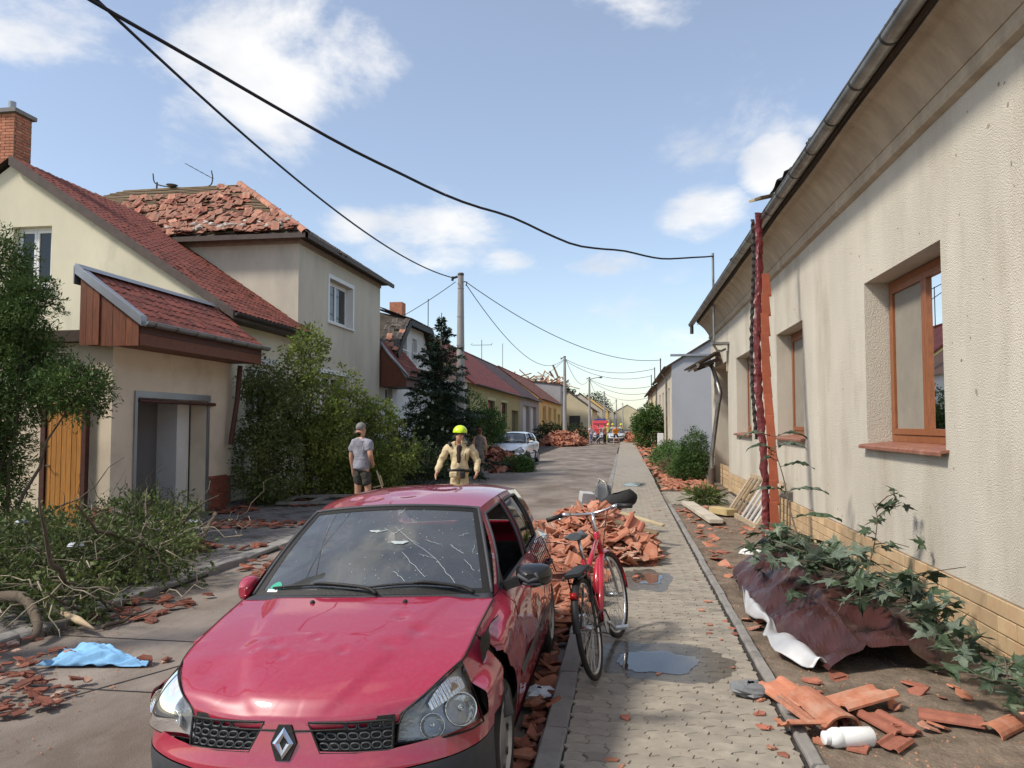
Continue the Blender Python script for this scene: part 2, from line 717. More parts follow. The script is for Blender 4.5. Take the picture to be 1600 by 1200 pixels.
# tar joints of the old concrete slabs in the road
m_tar = M('tar', (.028, .026, .025), .7, var=.3)
for (x0, y0, x1, y1) in [(-5.1, 5.05, -2.3, 5.0), (-5.1, 6.3, -2.4, 6.15), (-4.1, 4.2, -3.1, 6.2), (-3.2, 11.9, -1.2, 12.2), (-5.0, 18.2, -.6, 18.4)]:
    mb = MB()
    pts = []
    for i in range(25):
        t = i / 24
        x, y = x0 + (x1 - x0) * t, y0 + (y1 - y0) * t
        w_ = .02 * mnoise.noise((x * 2, y * 2, 3))
        uu = (x - X_RL) / (X_RR - X_RL)
        z = 0.03 * math.sin(PI * uu) - .012 + .006 * mnoise.noise((x * .7, y * .5, 0)) + .0045
        pts.append((x + w_, y + w_, z))
    for i in range(24):
        a, b = Vector(pts[i]), Vector(pts[i + 1])
        d = (b - a).normalized()
        s_ = V(-d.y, d.x, 0) * (.007 + .004 * abs(mnoise.noise((a.x * 5, a.y * 5, 9))))
        mb.quad(a - s_, b - s_, b + s_, a + s_)
    mb.build('tar_joint', m_tar, road)

# ------------------------------------------------------------------ right sidewalk with interlocking pavers
SW0, SW1 = -0.33, 0.935           # paved width
SZ = 0.12
g = MB()
g.box((SW0 - .02, -6, -.05), (SW1 + .01, 24.2, SZ - .012))
g.box((SW1 + .09, 17.25, -.05), (2.79, 20.4, SZ - .012))
sidewalk = structure(g.build('sidewalk', m_joint))
m_paverfar = m_paver


def paver_outline(L_, W_, inset):
    """zig-zag (wave) stone, period of the wave = L/2 so rows shifted by half interlock"""
    a = .020
    b = .016
    n = 8
    tri = lambda x: 2 * abs(2 * ((x / (L_ / 2)) - math.floor(x / (L_ / 2) + .5))) - 1
    low, top = [], []
    for i in range(n + 1):
        x = -L_ / 2 + L_ * i / n
        low.append((x, -W_ / 2 + a * tri(x) * .5))
        top.append((x, W_ / 2 + a * tri(x) * .5))
    rgt = [(L_ / 2 + b, -W_ * .18), (L_ / 2 - b, W_ * .18)]
    lft = [(-L_ / 2 - b, W_ * .18 * 1), (-L_ / 2 + b, -W_ * .18)]
    lft = [(-L_ / 2 - b, W_ * .18), (-L_ / 2 + b, -W_ * .18)]
    # the left edge must be the right edge shifted by -L
    lft = [(x - L_, y) for (x, y) in rgt[::-1]]
    poly = low + rgt + top[::-1] + lft
    # inset towards own edges
    out = []
    m = len(poly)
    for i in range(m):
        p0, p1, p2 = V(*poly[i - 1], 0), V(*poly[i], 0), V(*poly[(i + 1) % m], 0)
        e1, e2 = (p1 - p0).normalized(), (p2 - p1).normalized()
        n1, n2 = V(-e1.y, e1.x, 0), V(-e2.y, e2.x, 0)
        nn = (n1 + n2)
        k = max(.35, nn.length_squared / 2)
        out.append(p1 + nn * (inset / (2 * k)))
    return out


PL, PW = .225, .1125


def paver_geo(w0, w1):
    outl = paver_outline(PL, PW, .0035)
    inn = paver_outline(PL, PW, .0085)
    n = len(outl)
    vs = [(p.x, p.y, -.02) for p in outl] + [(p.x, p.y, -.007) for p in outl] + [(p.x, p.y, 0) for p in inn]
    fs = []
    for r in range(2):
        for i in range(n):
            j = (i + 1) % n
            fs.append((r * n + i, r * n + j, (r + 1) * n + j, (r + 1) * n + i))
    fs.append(tuple(2 * n + i for i in range(n)))
    return vs, fs


PV, PF = paver_geo(0, 0)


def clip_geo(vs, x0, x1):
    return [(min(max(p[0], x0), x1), p[1], p[2]) for p in vs]


PM = {}


def paver_mesh(kind):
    if kind not in PM:
        mb = MB()
        vs = PV
        if kind == 'right':
            vs = clip_geo(PV, -1, -.002)
        elif kind == 'left':
            vs = clip_geo(PV, .002, 1)
        mb.add(vs, PF)
        PM[kind] = mb.mesh('paver', m_paver)
    return PM[kind]


cnt = 0
far = MB()
ncol = int(round((SW1 - SW0) / PL * 2)) / 2       # 5.5 stones across
row = 0
y = 3.62
while y < 24.1:
    xs = []
    x = SW0 + (PL / 2 if row % 2 == 0 else 0)
    if row % 2:
        xs.append((SW0, 'left'))
        x = SW0 + PL
    while x + PL / 2 <= SW1 + .02:
        xs.append((x, 'full'))
        x += PL
    if x - PL / 2 < SW1 - .03:
        xs.append((x, 'right'))
    for (xx, kd) in xs:
        dz = RND.uniform(-.003, .003)
        jx, jy = RND.uniform(-.0012, .0012), RND.uniform(-.0012, .0012)
        if cnt < 296:
            o = link('paver', paver_mesh(kd), sidewalk, (xx + jx, y + jy, SZ + dz), (RND.uniform(-.006, .006), RND.uniform(-.006, .006), RND.uniform(-.006, .006)))
            cnt += 1
        else:
            vs = PV if kd == 'full' else clip_geo(PV, -1, -.002) if kd == 'right' else clip_geo(PV, .002, 1)
            far.add([(p[0] + xx + jx, p[1] + y + jy, p[2] + SZ + dz) for p in vs], PF)
    y += PW
    row += 1
# the paved crossing in front of the door
yy = 17.35
row = 0
while yy < 20.3:
    x = 1.06 + (PL / 2 if row % 2 else 0)
    while x < 2.62:
        far.add([(p[0] + x, p[1] + yy, p[2] + SZ + RND.uniform(-.003, .003)) for p in PV], PF)
        x += PL
    yy += PW
    row += 1
m_paver_sheet = M('paver_concrete_far', (0.29, 0.255, 0.205), .9, var=.2, scale=9, bump=.5, bscale=100, bdist=.004, col2=(.20, .18, .155), c2scale=2.0, c2thr=(.5, .7))
fo = far.build('paver', m_paver_sheet, sidewalk)
fo['kind'] = 'stuff'
g = MB()
g.box((SW0 - .02, 24.2, -.05), (SW1, 120, SZ - .002))
structure(g.build('far_sidewalk', m_paver_sheet))

# kerb stones towards the road (14 cm) and towards the soil strip (7 cm)
g = MB()
g.box((X_RR + .01, -6, -.1), (SW0 - .025, 60, .02))
kerb = structure(g.build('kerb', m_joint))


def stone_mesh(w_, l_, h_, seed):
    r = random.Random(seed)
    mb = MB()
    c = .012
    pts = []
    nl = 6
    for i in range(nl + 1):
        yq = -l_ / 2 + l_ * i / nl
        j = lambda s=.004: r.uniform(-s, s)
        pts.append([(-w_ / 2, yq, -h_), (-w_ / 2 + j(), yq, -c * 1.5 + j()), (-w_ / 2 + c + j(), yq, j(.003)), (w_ / 2 - c + j(), yq, j(.003)), (w_ / 2 + j(), yq, -c), (w_ / 2, yq, -h_)])
    vs = [p for rw in pts for p in rw]
    fs = []
    for i in range(nl):
        for k in range(5):
            fs.append((i * 6 + k, i * 6 + k + 1, (i + 1) * 6 + k + 1, (i + 1) * 6 + k))
    fs.append((5, 4, 3, 2, 1, 0))
    fs.append(tuple(nl * 6 + k for k in range(6)))
    mb.add(vs, fs)
    return mb.mesh('kerb_stone', m_kerb)


KS = [stone_mesh(.138, .985, .2, s) for s in range(4)]
yy = 2.55
i = 0
while yy < 45:
    link('kerb_stone', KS[i % 4], kerb, (-.402 + RND.uniform(-.008, .008), yy + .5, SZ + .005 + RND.uniform(-.008, .006)), (RND.uniform(-.01, .01), RND.uniform(-.02, .02), RND.uniform(-.008, .008)))
    yy += 1.0
    i += 1
g = MB()
g.box((SW1 + .012, -6, -.1), (SW1 + .07, 17.2, .03))
edging = structure(g.build('edging_kerb', m_joint))
ES = [stone_mesh(.075, .985, .2, s + 10) for s in range(3)]
yy = 3.2
while yy < 17.0:
    link('edging_stone', ES[i % 3], edging, (SW1 + .045 + RND.uniform(-.006, .006), yy + .5, SZ + .022 + RND.uniform(-.008, .006)), (0, RND.uniform(-.02, .02), RND.uniform(-.008, .008)))
    yy += 1.0
    i += 1

# soil strip along the right house
g = MB()


def soil_f(u, v):
    x = SW1 + .07 + u * (2.82 - SW1 - .07)
    y = -4 + v * (17.25 + 4)
    return V(x, y, .105 + .02 * mnoise.noise((x * 1.3, y * 1.1, 2)) + .014 * mnoise.noise((x * 5, y * 5, 5)) + .006 * mnoise.noise((x * 16, y * 16, 5)) + .03 * u)


g.grid(soil_f, 50, 420)
structure(g.build('soil_strip', m_soil, smooth=True))
g = MB()


def soil2_f(u, v):
    x = SW1 + .07 + u * (2.82 - SW1 - .07)
    y = 20.4 + v * 60
    return V(x, y, .10 + .04 * mnoise.noise((x * 1.3, y * 1.1, 2)) + .02 * mnoise.noise((x * 4, y * 4, 5)))


g.grid(soil2_f, 12, 200)
structure(g.build('garden_bed', m_soil, smooth=True))


# left pavement: dark setts, flush concrete edge
g = MB()
g.box((-9.3, -8, -.1), (-5.36, 125, .045))
lpave = structure(g.build('pavement', M('dark_joint', (.045, .04, .037), .95, var=.4, scale=8)))
sv, sf = [], []


def sett(x, y, dz, l=.1, w=.1):
    k = len(sv)
    a, b = l / 2 - .004, w / 2 - .004
    c, d = a - .008, b - .008
    t = RND.uniform(-.006, .006)
    q = RND.uniform(-.006, .006)
    for (dx, dy, dzz) in ((-a, -b, -.012), (a, -b, -.012), (a, b, -.012), (-a, b, -.012), (-c, -d, 0), (c, -d, 0), (c, d, 0), (-c, d, 0)):
        sv.append((x + dx, y + dy, dz + dzz + (t if dx > 0 else 0) + (q if dy > 0 else 0)))
    for f in ((4, 5, 6, 7), (0, 1, 5, 4), (1, 2, 6, 5), (2, 3, 7, 6), (3, 0, 4, 7)):
        sf.append(tuple(i_ + k for i_ in f))


yy = 6.0
r_ = 0
while yy < 20:
    x = -8.95 + (.1 if r_ % 2 else 0)
    while x < -5.42:
        sett(x, yy, .056 + .01 * mnoise.noise((x * .8, yy * .8, 1)), .2, .12)
        x += .2
    yy += .12
    r_ += 1
so = link('sett', npmesh('setts', sv, sf, m_sett), lpave)
so['kind'] = 'stuff'
g = MB()
g.box((-5.4, -8, -.1), (X_RL - .01, 125, .012))
lk = structure(g.build('left_kerb', M('dark_joint', (0, 0, 0))))
LS = [stone_mesh(.25, .985, .2, s + 20) for s in range(3)]
yy = 4.0
while yy < 45:
    link('kerb_stone', LS[i % 3], lk, (-5.25 + RND.uniform(-.012, .012), yy + .5, .065 + RND.uniform(-.012, .01)), (RND.uniform(-.012, .012), RND.uniform(-.03, .03), RND.uniform(-.012, .012)))
    yy += 1.0
    i += 1

# ================================================================== right house
m_stucco = M('rough_stucco', (0.56, 0.515, 0.43), .95, var=.10, scale=1.4, bump=1.0, bscale=75, bdist=.016, col2=(.38, .325, .245), c2scale=1.1, c2thr=(.5, .8), stretch=(1, 1, .35))
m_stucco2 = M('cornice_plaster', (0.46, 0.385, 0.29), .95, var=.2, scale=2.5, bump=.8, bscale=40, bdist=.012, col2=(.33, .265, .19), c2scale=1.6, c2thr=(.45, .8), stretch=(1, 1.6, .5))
m_brickY = M('yellow_brick', (0.49, 0.355, 0.205), .8, var=.2, scale=6, bump=.4, bscale=90, bdist=.003, rndv=.16, col2=(.42, .26, .14), c2scale=3)
m_mortar = M('mortar', (.20, .155, .11), .95, var=.2)
m_brown = M('brown_wood', (0.24, 0.085, 0.032), .45, var=.25, scale=9, bump=.15, bscale=60, stretch=(6, 6, 1), spec=.5)
m_sill = M('red_brown_sill', (0.24, 0.10, 0.065), .5, var=.3, scale=9, bump=.2, col2=(.36, .26, .2), c2scale=7, c2thr=(.6, .72))
m_zinc = M('zinc', (0.30, 0.30, 0.285), .42, metal=.75, var=.2, scale=3, bump=.1, bscale=12, col2=(.18, .15, .12), c2scale=2.5)
m_zincd = M('zinc_dark', (0.06, 0.055, 0.05), .6, metal=.4, var=.3)
m_darkwood = M('dark_wood', (0.06, 0.04, 0.028), .85, var=.4, scale=6, bump=.4, bscale=40, stretch=(5, 1, 5))
m_blk = M('black_paint', (.012, .011, .010), .6, var=.2)
m_screen = M('insect_screen', (0.25, 0.225, 0.185), .75, var=.12, scale=3, bump=.2, bscale=200, spec=.25)
m_glass = glassM('window_glass', (.7, .72, .72), 1.3, opac=.35, film=(.30, .30, .29))
m_curt = M('curtain', (.55, .55, .55), .9, var=.06, bump=0)
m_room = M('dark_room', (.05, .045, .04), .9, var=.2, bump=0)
m_tile_old = M('old_tile', (0.20, 0.065, 0.038), .8, var=.3, scale=12, bump=.5, bscale=50, rndv=.28, col2=(.11, .045, .03), c2scale=6)
m_tile_or = M('orange_tile', (0.42, 0.165, 0.095), .82, var=.2, scale=10, bump=.45, bscale=60, bdist=.004, rndv=.22, col2=(.40, .26, .19), c2scale=5, c2thr=(.5, .72))
m_tile_pink = M('weathered_tile', (0.38, 0.165, 0.105), .88, var=.25, scale=8, bump=.5, bscale=60, rndv=.25, col2=(.33, .22, .16), c2scale=5, c2thr=(.5, .68))
m_maroon = M('maroon_metal', (0.048, 0.017, 0.015), .4, metal=0.0, var=.3, scale=5, bump=.2, bscale=14, spec=.4, col2=(.10, .06, .045), c2thr=(.56, .7), c2scale=3)

XW = 2.8
rh = thing('stucco_house', 'long beige rough-stucco house with brown windows along the right pavement', 'house', (XW, 17, 0))
wins = [(7.25, 9.45), (12.6, 14.7), (17.65, 19.85)]
WT, WB = 3.52, 1.63
door = (21.45, 24.6)
Y0, Y1 = 1.0, 25.4
mb = MB()
ops = [(a, b, WB, WT, .30) for a, b in wins] + [(door[0], door[1], 0.02, 3.6, 1.2)]
wall_panel(mb, (XW, 0, 0), (0, 1, 0), (0, 0, 1), (-1, 0, 0), Y0, Y1, 0.0, 4.68, ops, .3)
mb.quad((XW, Y1, 0), (XW, Y1, 4.68), (11, Y1, 4.68), (11, Y1, 0))
mb.quad((11, Y0, 0), (11, Y0, 4.68), (XW, Y0, 4.68), (XW, Y0, 0))
mb.quad((11, Y1, 0), (11, Y1, 4.68), (11, Y0, 4.68), (11, Y0, 0))
rwall = mb.build('wall', m_stucco, rh)
mb = MB()
for k in range(150):
    y_, z_ = 4.5 + 16 * RND.random() ** 1.5, RND.uniform(.65, 4.5)
    if any(a - .1 < y_ < b + .1 and WB - .1 < z_ < WT + .1 for a, b in wins):
        continue
    r_ = RND.uniform(.004, .022)
    mb.add([(XW - .003, y_ + r_ * RND.uniform(.4, 1.3) * math.cos(q), z_ + r_ * RND.uniform(.4, 1.3) * math.sin(q)) for q in (5.4, 4.4, 3.3, 2.2, 1.1, 0)], [(0, 1, 2, 3, 4, 5)])
mb.build('impact_marks', M('chip_grey', (.30, .25, .19), .95, var=.4), rh)['kind'] = 'stuff'
# plinth of yellow brick slips, 3 courses
mb = MB()
mb.box((XW - .022, Y0, -.1), (XW - .002, door[0] - .02, .575))
mb.box((XW - .022, door[1] + .02, -.1), (XW - .002, Y1, .575))
plinth = mb.build('plinth', m_mortar, rh)


def brick_mesh(l, h, d, mat, name='brick'):
    b_ = MB()
    c = .004
    vs = []
    for (dd, e) in ((0, 0), (d - c, 0), (d, c)):
        for (yy_, zz) in ((-l / 2 + e, -h / 2 + e), (l / 2 - e, -h / 2 + e), (l / 2 - e, h / 2 - e), (-l / 2 + e, h / 2 - e)):
            vs.append((-dd, yy_, zz))
    fs = [(8, 11, 10, 9)]
    for r in range(2):
        for i_ in range(4):
            j_ = (i_ + 1) % 4
            fs.append((r * 4 + i_, (r + 1) * 4 + i_, (r + 1) * 4 + j_, r * 4 + j_))
    b_.add(vs, fs)
    return b_.mesh(name, mat)


BRF = brick_mesh(.286, .118, .016, m_brickY)
BRH = brick_mesh(.138, .118, .016, m_brickY)
for r in range(5):
    z = .575 - .064 - r * .128
    if z < -.02:
        break
    yb = 5.0 + (.14 if r % 2 else 0)
    while yb < door[0] - .2:
        half = RND.random() < .22
        l = .148 if half else .296
        link('brick', BRH if half else BRF, plinth, V(XW - .022, yb + l / 2, z) - BASE[plinth.name], (RND.uniform(-.01, .01), 0, RND.uniform(-.008, .008)))
        yb += l
# cornice: band + cove
mb = MB()
prof = [(XW - .002, 4.60), (XW - .06, 4.625), (XW - .075, 4.66), (XW - .06, 4.70), (XW - .07, 4.76)]
for k in range(9):
    t = k / 8 * PI / 2
    prof.append((XW - .08 - .30 * (.7 * k / 8 + .3 * (1 - math.cos(t))), 4.76 + .34 * (.7 * k / 8 + .3 * math.sin(t))))
prof.append((XW - .42, 5.10))
prof.append((XW, 5.12))
vs, fs = [], []
ys = [Y0 + (Y1 - Y0) * k / 60 for k in range(61)]
for yv in ys:
    vs += [(p[0], yv, p[1] + .006 * mnoise.noise((yv, p[1] * 3, 0))) for p in prof]
n_ = len(prof)
for a in range(60):
    for k in range(n_ - 1):
        fs.append((a * n_ + k, (a + 1) * n_ + k, (a + 1) * n_ + k + 1, a * n_ + k + 1))
fs.append(tuple(range(n_)))
fs.append(tuple(60 * n_ + k for k in range(n_ - 1, -1, -1)))
mb.add(vs, fs)
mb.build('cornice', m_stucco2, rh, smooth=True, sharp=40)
# dark eaves board, lightning cable under it
mb = MB()
mb.box((XW - .47, Y0, 5.10), (XW - .42, Y1 - .3, 5.24))
mb.box((XW - .46, Y0, 5.125), (XW - .1, Y1 - .3, 5.14))
mb.build('eaves_board', m_darkwood, rh)
mb = MB()
mb.tube([(XW - .44, y_, 5.07 + .01 * math.sin(y_ * 1.7)) for y_ in np.linspace(Y0, 25.2, 50)], .010, 6)
mb.build('lightning_cable', m_blk, rh)
gt = gutter(rh, (XW - .555, Y0, 5.15), (XW - .555, 26.2, 5.19), .085, m_zinc, .92, mat2=m_zincd)
# outlet stub at the far end of the gutter
mb = MB()
mb.tube([(XW - .555, 25.9, 5.1), (XW - .555, 25.9, 4.85)], .06, 10)
mb.build('gutter_outlet', m_zincd, rh, smooth=True, sharp=50)
# roof
mb = MB()
sl = .78
rx = 7.0
pts = [(XW - .52, 5.22), (rx, 5.22 + (rx - XW + .52) * sl), (11.4, 5.22)]
for (a, b) in ((0, 1), (1, 2)):
    mb.quad((pts[a][0], Y0 - .2, pts[a][1]), (pts[a][0], Y1 + .4, pts[a][1]), (pts[b][0], Y1 + .4, pts[b][1]), (pts[b][0], Y0 - .2, pts[b][1]))
rroof = mb.build('roof', m_darkwood, rh)
mb = MB()
for yv in (Y0 + .002, Y1 - .01):
    mb.add([(XW, yv, 4.68), (11, yv, 4.68), (rx, yv, 5.15 + (rx - XW + .52) * sl), (XW, yv, 5.1)], [(0, 1, 2, 3)])
mb.build('gable', m_stucco, rh)
# eaves row of dark tiles along the gutter (most of the covering is gone)


def flat_tile_mesh(w, l, th, mat, name='tile', wave=.018):
    b_ = MB()
    nx = 6
    vs = []
    for (yv, dz) in ((0, 0), (l, 0)):
        for side in (0, 1):
            for i_ in range(nx + 1):
                u = i_ / nx
                z = wave * (math.sin(u * 2 * PI) * .5 + .5) ** 1.0
                vs.append((-w / 2 + w * u, yv, z + (th if side else 0)))
    n = nx + 1
    fs = []
    for i_ in range(nx):
        fs.append((i_, i_ + 1, n + i_ + 1, n + i_))                       # front edge
        fs.append((n + i_, n + i_ + 1, 3 * n + i_ + 1, 3 * n + i_))        # top
        fs.append((2 * n + i_ + 1, 2 * n + i_, 3 * n + i_, 3 * n + i_ + 1))
        fs.append((i_ + 1, i_, 2 * n + i_, 2 * n + i_ + 1))
    fs.append((0, n, 3 * n, 2 * n))
    fs.append((nx, 2 * n + nx, 3 * n + nx, n + nx))
    b_.add(vs, fs)
    return b_.mesh(name, mat, smooth=False)


m_tile_dark = M('dark_tile', (0.075, 0.062, 0.055), .8, var=.35, scale=9, bump=.4, rndv=.3, col2=(.14, .11, .09), c2scale=6)
TD = flat_tile_mesh(.235, .38, .016, m_tile_dark)
sa = math.atan(sl)


def tile_field(parent, org, U, Vs, nu, nv, pu, pv, meshes, lift=.02, miss=0.0, jit=.004, skip=None, limit=10 ** 9, stuffmat=None, tilt=.045, rotj=.012, name='tile'):
    """rows of overlapping tiles on a roof plane; org = lower corner at the eave, U along the eave, Vs up the slope"""
    org, U, Vs = Vector(org), Vector(U).normalized(), Vector(Vs).normalized()
    Nn = U.cross(Vs).normalized()
    if Nn.z < 0:
        Nn = -Nn
        org, U = org + U * (nu * pu), -U
        if skip:
            sk0, skip = skip, (lambda u, v, i_, j: sk0(1 - u, v, nu - 1 - i_, j))
    B3 = Matrix((U, Vs, Nn)).transposed()
    out = []
    stuff = MB()
    k = 0
    for j in range(nv):
        for i_ in range(nu):
            if skip and skip(i_ / nu, j / nv, i_, j):
                continue
            if RND.random() < miss:
                continue
            slip = 0
            rz = RND.gauss(0, rotj)
            if RND.random() < .05:
                slip = -RND.uniform(.02, .10)
                rz += RND.gauss(0, .08)
            p = org + U * ((i_ + .5) * pu + RND.gauss(0, jit)) + Vs * (j * pv + slip + RND.gauss(0, jit)) + Nn * (lift + RND.uniform(0, .006))
            R_ = B3 @ Euler((-tilt + RND.gauss(0, .01), RND.gauss(0, .01), rz)).to_matrix()
            me = meshes[RND.randrange(len(meshes))]
            if k < limit:
                o = link(name, me, parent, p - BASE[parent.name], R_.to_euler())
                out.append(o)
            else:
                stuff.add([R_ @ v.co + p for v in me.vertices], [tuple(q.vertices) for q in me.polygons])
            k += 1
    if stuff.f:
        o = stuff.build(name, stuffmat or meshes[0].materials[0], parent)
        o['kind'] = 'stuff'
    return out


tile_field(rroof, (XW - .56, Y0, 5.20), (0, 1, 0), (1, 0, sl), 103, 1, .24, .3, [TD], .02, .22, rotj=.05,
           skip=lambda u, v, i_, j: 40 < i_ < 46 or (i_ > 92 and RND.random() < .5), name='roof_tile')
# windows
m_frame = m_brown
for k, (a, b) in enumerate(wins):
    w_ = window(rh, (XW + .26, a + .03, WB + .05), (0, 1, 0), (-1, 0, 0), (b - a) - .06, WT - WB - .06, m_frame, [m_glass, m_screen], 2, .075, .075, curtain=m_curt)
    mb = MB()
    mb.box((XW + .50, a - .1, WB - .1), (XW + .9, b + .1, WT + .1))
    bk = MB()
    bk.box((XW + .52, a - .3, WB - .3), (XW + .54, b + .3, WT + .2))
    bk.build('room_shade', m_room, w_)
    sb = MB()
    pr = [(XW + .27, WB + .05), (XW - .07, WB + .012), (XW - .085, WB - .004), (XW - .085, WB - .034), (XW - .068, WB - .034), (XW - .068, WB - .012), (XW + .27, WB + .02)]
    sb.prism([(p[0], a - .07, p[1]) for p in pr], (0, a - .07, 0), (0, b + .06, 0))
    sb.build('sill', m_sill, w_, fixn=True)
# door recess: step risers of brick, inner door
mb = MB()
mb.box((XW + .4, door[0], .0), (XW + 1.2, door[1], .35))
mb.box((XW + .8, door[0], .35), (XW + 1.2, door[1], .6))
mb.build('step', m_brickY, rh)
mb = MB()
mb.box((XW + 1.15, door[0] + .02, .6), (XW + 1.19, door[1] - .02, 3.58))
mb.build('door', m_brown, rh)
for q in range(5):
    mb = MB()
    mb.box((XW + .005, door[0] + .02, .09 + q * .125), (XW + .045, door[1] - 1.2, .20 + q * .125))
    mb.build('brick', m_brickY, plinth)
# small tilted porch roof over the door with its bent downpipe
cp = thing('porch_canopy', 'small tilted dark porch roof over the house door behind the bent downpipe', 'canopy', (2.5, 23.5, 3.5))
mb = MB()
mb.beam((2.82, 23.2, 4.02), (2.0, 23.5, 3.55), 2.0, .05, up=(-.5, 0, 1))
mb.build('roof_board', m_darkwood, cp)
mb = MB()
mb.beam((2.75, 22.4, 3.75), (2.15, 22.6, 3.52), .07, .09)
mb.build('rafter', m_darkwood, cp)
mb = MB()
mb.beam((2.75, 24.2, 3.75), (2.15, 24.3, 3.52), .07, .09)
mb.build('rafter', m_darkwood, cp)
mb = MB()
mb.tube([(2.1, 22.4, 3.56), (2.02, 24.5, 3.54)], .05, 10)
mb.build('eaves_gutter', m_zinc, cp, smooth=True, sharp=50)
dp = thing('downpipe', 'dented grey downpipe hanging bent beside the house door', 'pipe', (2.45, 22.6, .1))
mb = MB()
W0 = [(2.42, 23.3, 3.62), (2.5, 23.1, 3.62), (2.57, 22.95, 3.50), (2.62, 22.85, 3.30), (2.72, 22.6, 2.8), (2.72, 22.6, 2.66), (2.66, 22.65, 2.3), (2.56, 22.75, 1.5), (2.5, 22.8, .95)]
mb.tube([crom(W0, t / 30) for t in range(31)], .062, 12)
mb.build('pipe', m_zinc, dp, smooth=True, sharp=40)
mb = MB()
mb.tube([(2.5, 22.8, .98), (2.49, 22.8, .55)], [.058, .066], 12)
mb.build('lower_pipe', m_zinc, dp, smooth=True, sharp=40)
mb = MB()
mb.tube([(2.48, 22.8, .60), (2.47, 22.8, .06)], [.085, .088], 12)
mb.build('boot', M('brown_pipe', (.10, .075, .065), .6), dp, smooth=True, sharp=40)
# steel service mast through the eaves
ms = thing('service_mast', 'grey steel cable mast standing through the gutter of the stucco house', 'mast', (2.42, 21.2, 3.9))
mb = MB()
mb.tube([(2.42, 21.2, 3.95), (2.42, 21.2, 6.5)], .032, 10)
mb.build('pipe', m_zinc, ms, smooth=True, sharp=50)
mb = MB()
mb.box((2.36, 21.0, 4.0), (2.80, 21.36, 4.06))
mb.tube([(2.42, 21.2, 3.98), (2.5, 21.25, 3.86), (2.62, 21.3, 3.84), (2.74, 21.3, 3.9)], .03, 8)
mb.build('bracket', m_zinc, ms)
mb = MB()
mb.tube([(2.79, 21.35, 3.85), (2.785, 21.38, 3.3)], .03, 6)
mb.build('cable_box', m_stucco2, ms)

# ================================================================== left: garage and cream house
m_cream = M('cream_plaster', (0.68, 0.62, 0.46), .92, var=.10, scale=.8, bump=.35, bscale=70, col2=(.43, .40, .31), c2scale=.7, c2thr=(.55, .8), stretch=(1, 1, .5))
m_peach = M('peach_plaster', (0.73, 0.62, 0.48), .92, var=.10, scale=.9, bump=.3, bscale=70, col2=(.62, .52, .40), c2scale=1.2)
m_greybeige = M('greybeige_plaster', (0.58, 0.53, 0.43), .92, var=.12, scale=.9, bump=.4, bscale=60, col2=(.40, .37, .31), c2scale=.8, c2thr=(.5, .8), stretch=(1, 1, .35))
m_cladding = M('red_cladding', (0.165, 0.055, 0.026), .6, var=.3, scale=7, bump=.2, bscale=50, stretch=(6, 6, .6), rndv=.22)
m_fascia = M('brown_fascia', (0.085, 0.032, 0.024), .6, var=.25, scale=5, bump=.2, stretch=(3, .6, 3))
m_verge = M('verge_brown', (0.085, 0.062, 0.052), .7, var=.2)
m_tileA = M('dark_red_tile', (0.205, 0.055, 0.036), .75, var=.25, scale=10, bump=.4, bscale=50, rndv=.36, col2=(.10, .04, .03), c2scale=5)
m_flash = M('zinc_flashing', (0.33, 0.34, 0.36), .4, metal=.6, var=.12, scale=2, bump=.1, bscale=8)
m_white = M('white_paint', (0.74, 0.74, 0.73), .5, var=.04, bump=.1)
m_whitewall = M('white_plaster', (0.66, 0.65, 0.63), .9, var=.07, scale=2, bump=.3)
m_batten = M('old_batten', (0.21, 0.15, 0.09), .9, var=.35, scale=5, bump=.4, stretch=(.8, 5, 5), rndv=.25)
m_under = M('roof_underlay', (.055, .045, .035), .95, var=.4, scale=3)
m_redbrick = M('red_brick', (0.27, 0.085, 0.055), .85, var=.25, scale=8, bump=.4, bscale=80, rndv=.22)
m_orbrick = M('chimney_brick', (0.42, 0.165, 0.095), .85, var=.22, scale=8, bump=.4, bscale=80, rndv=.2, col2=(.5, .34, .22), c2scale=6, c2thr=(.58, .72))
m_honey = M('honey_wood', (0.46, 0.20, 0.042), .5, var=.22, scale=6, bump=.15, stretch=(8, 8, .7), rndv=.14, spec=.5)
m_greypanel = M('grey_panel', (0.15, 0.147, 0.15), .8, var=.08, scale=1)
m_gl2 = glassM('house_glass', (.35, .37, .38), 1.55)
TA = [flat_tile_mesh(.215, .34, .016, m_tileA, wave=.022)]

XA = -8.8
ga = thing('garage', 'peach plaster garage with red-boarded mansard canopy and open doorway', 'garage', (XA, 14, 0))
mb = MB()
wall_panel(mb, (XA, 0, 0), (0, 1, 0), (0, 0, 1), (1, 0, 0), 12.2, 16.35, 0, 3.3, [(12.88, 15.25, -.01, 2.36, .35)], .35)
wall_panel(mb, (0, 12.2, 0), (1, 0, 0), (0, 0, 1), (0, -1, 0), -13.5, XA, 0, 3.3, [(-10.06, -9.22, -.01, 2.32, .12)], .12)
mb.build('wall', m_peach, ga)
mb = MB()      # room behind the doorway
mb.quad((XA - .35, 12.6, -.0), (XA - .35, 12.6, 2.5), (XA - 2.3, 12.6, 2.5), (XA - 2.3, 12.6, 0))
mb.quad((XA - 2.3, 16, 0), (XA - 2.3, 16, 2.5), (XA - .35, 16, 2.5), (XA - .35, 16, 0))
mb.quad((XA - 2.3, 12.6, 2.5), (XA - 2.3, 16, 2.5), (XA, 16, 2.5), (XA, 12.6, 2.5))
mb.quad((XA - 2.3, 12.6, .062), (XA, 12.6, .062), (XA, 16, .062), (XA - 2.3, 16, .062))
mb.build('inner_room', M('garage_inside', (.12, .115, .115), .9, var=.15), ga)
mb = MB()
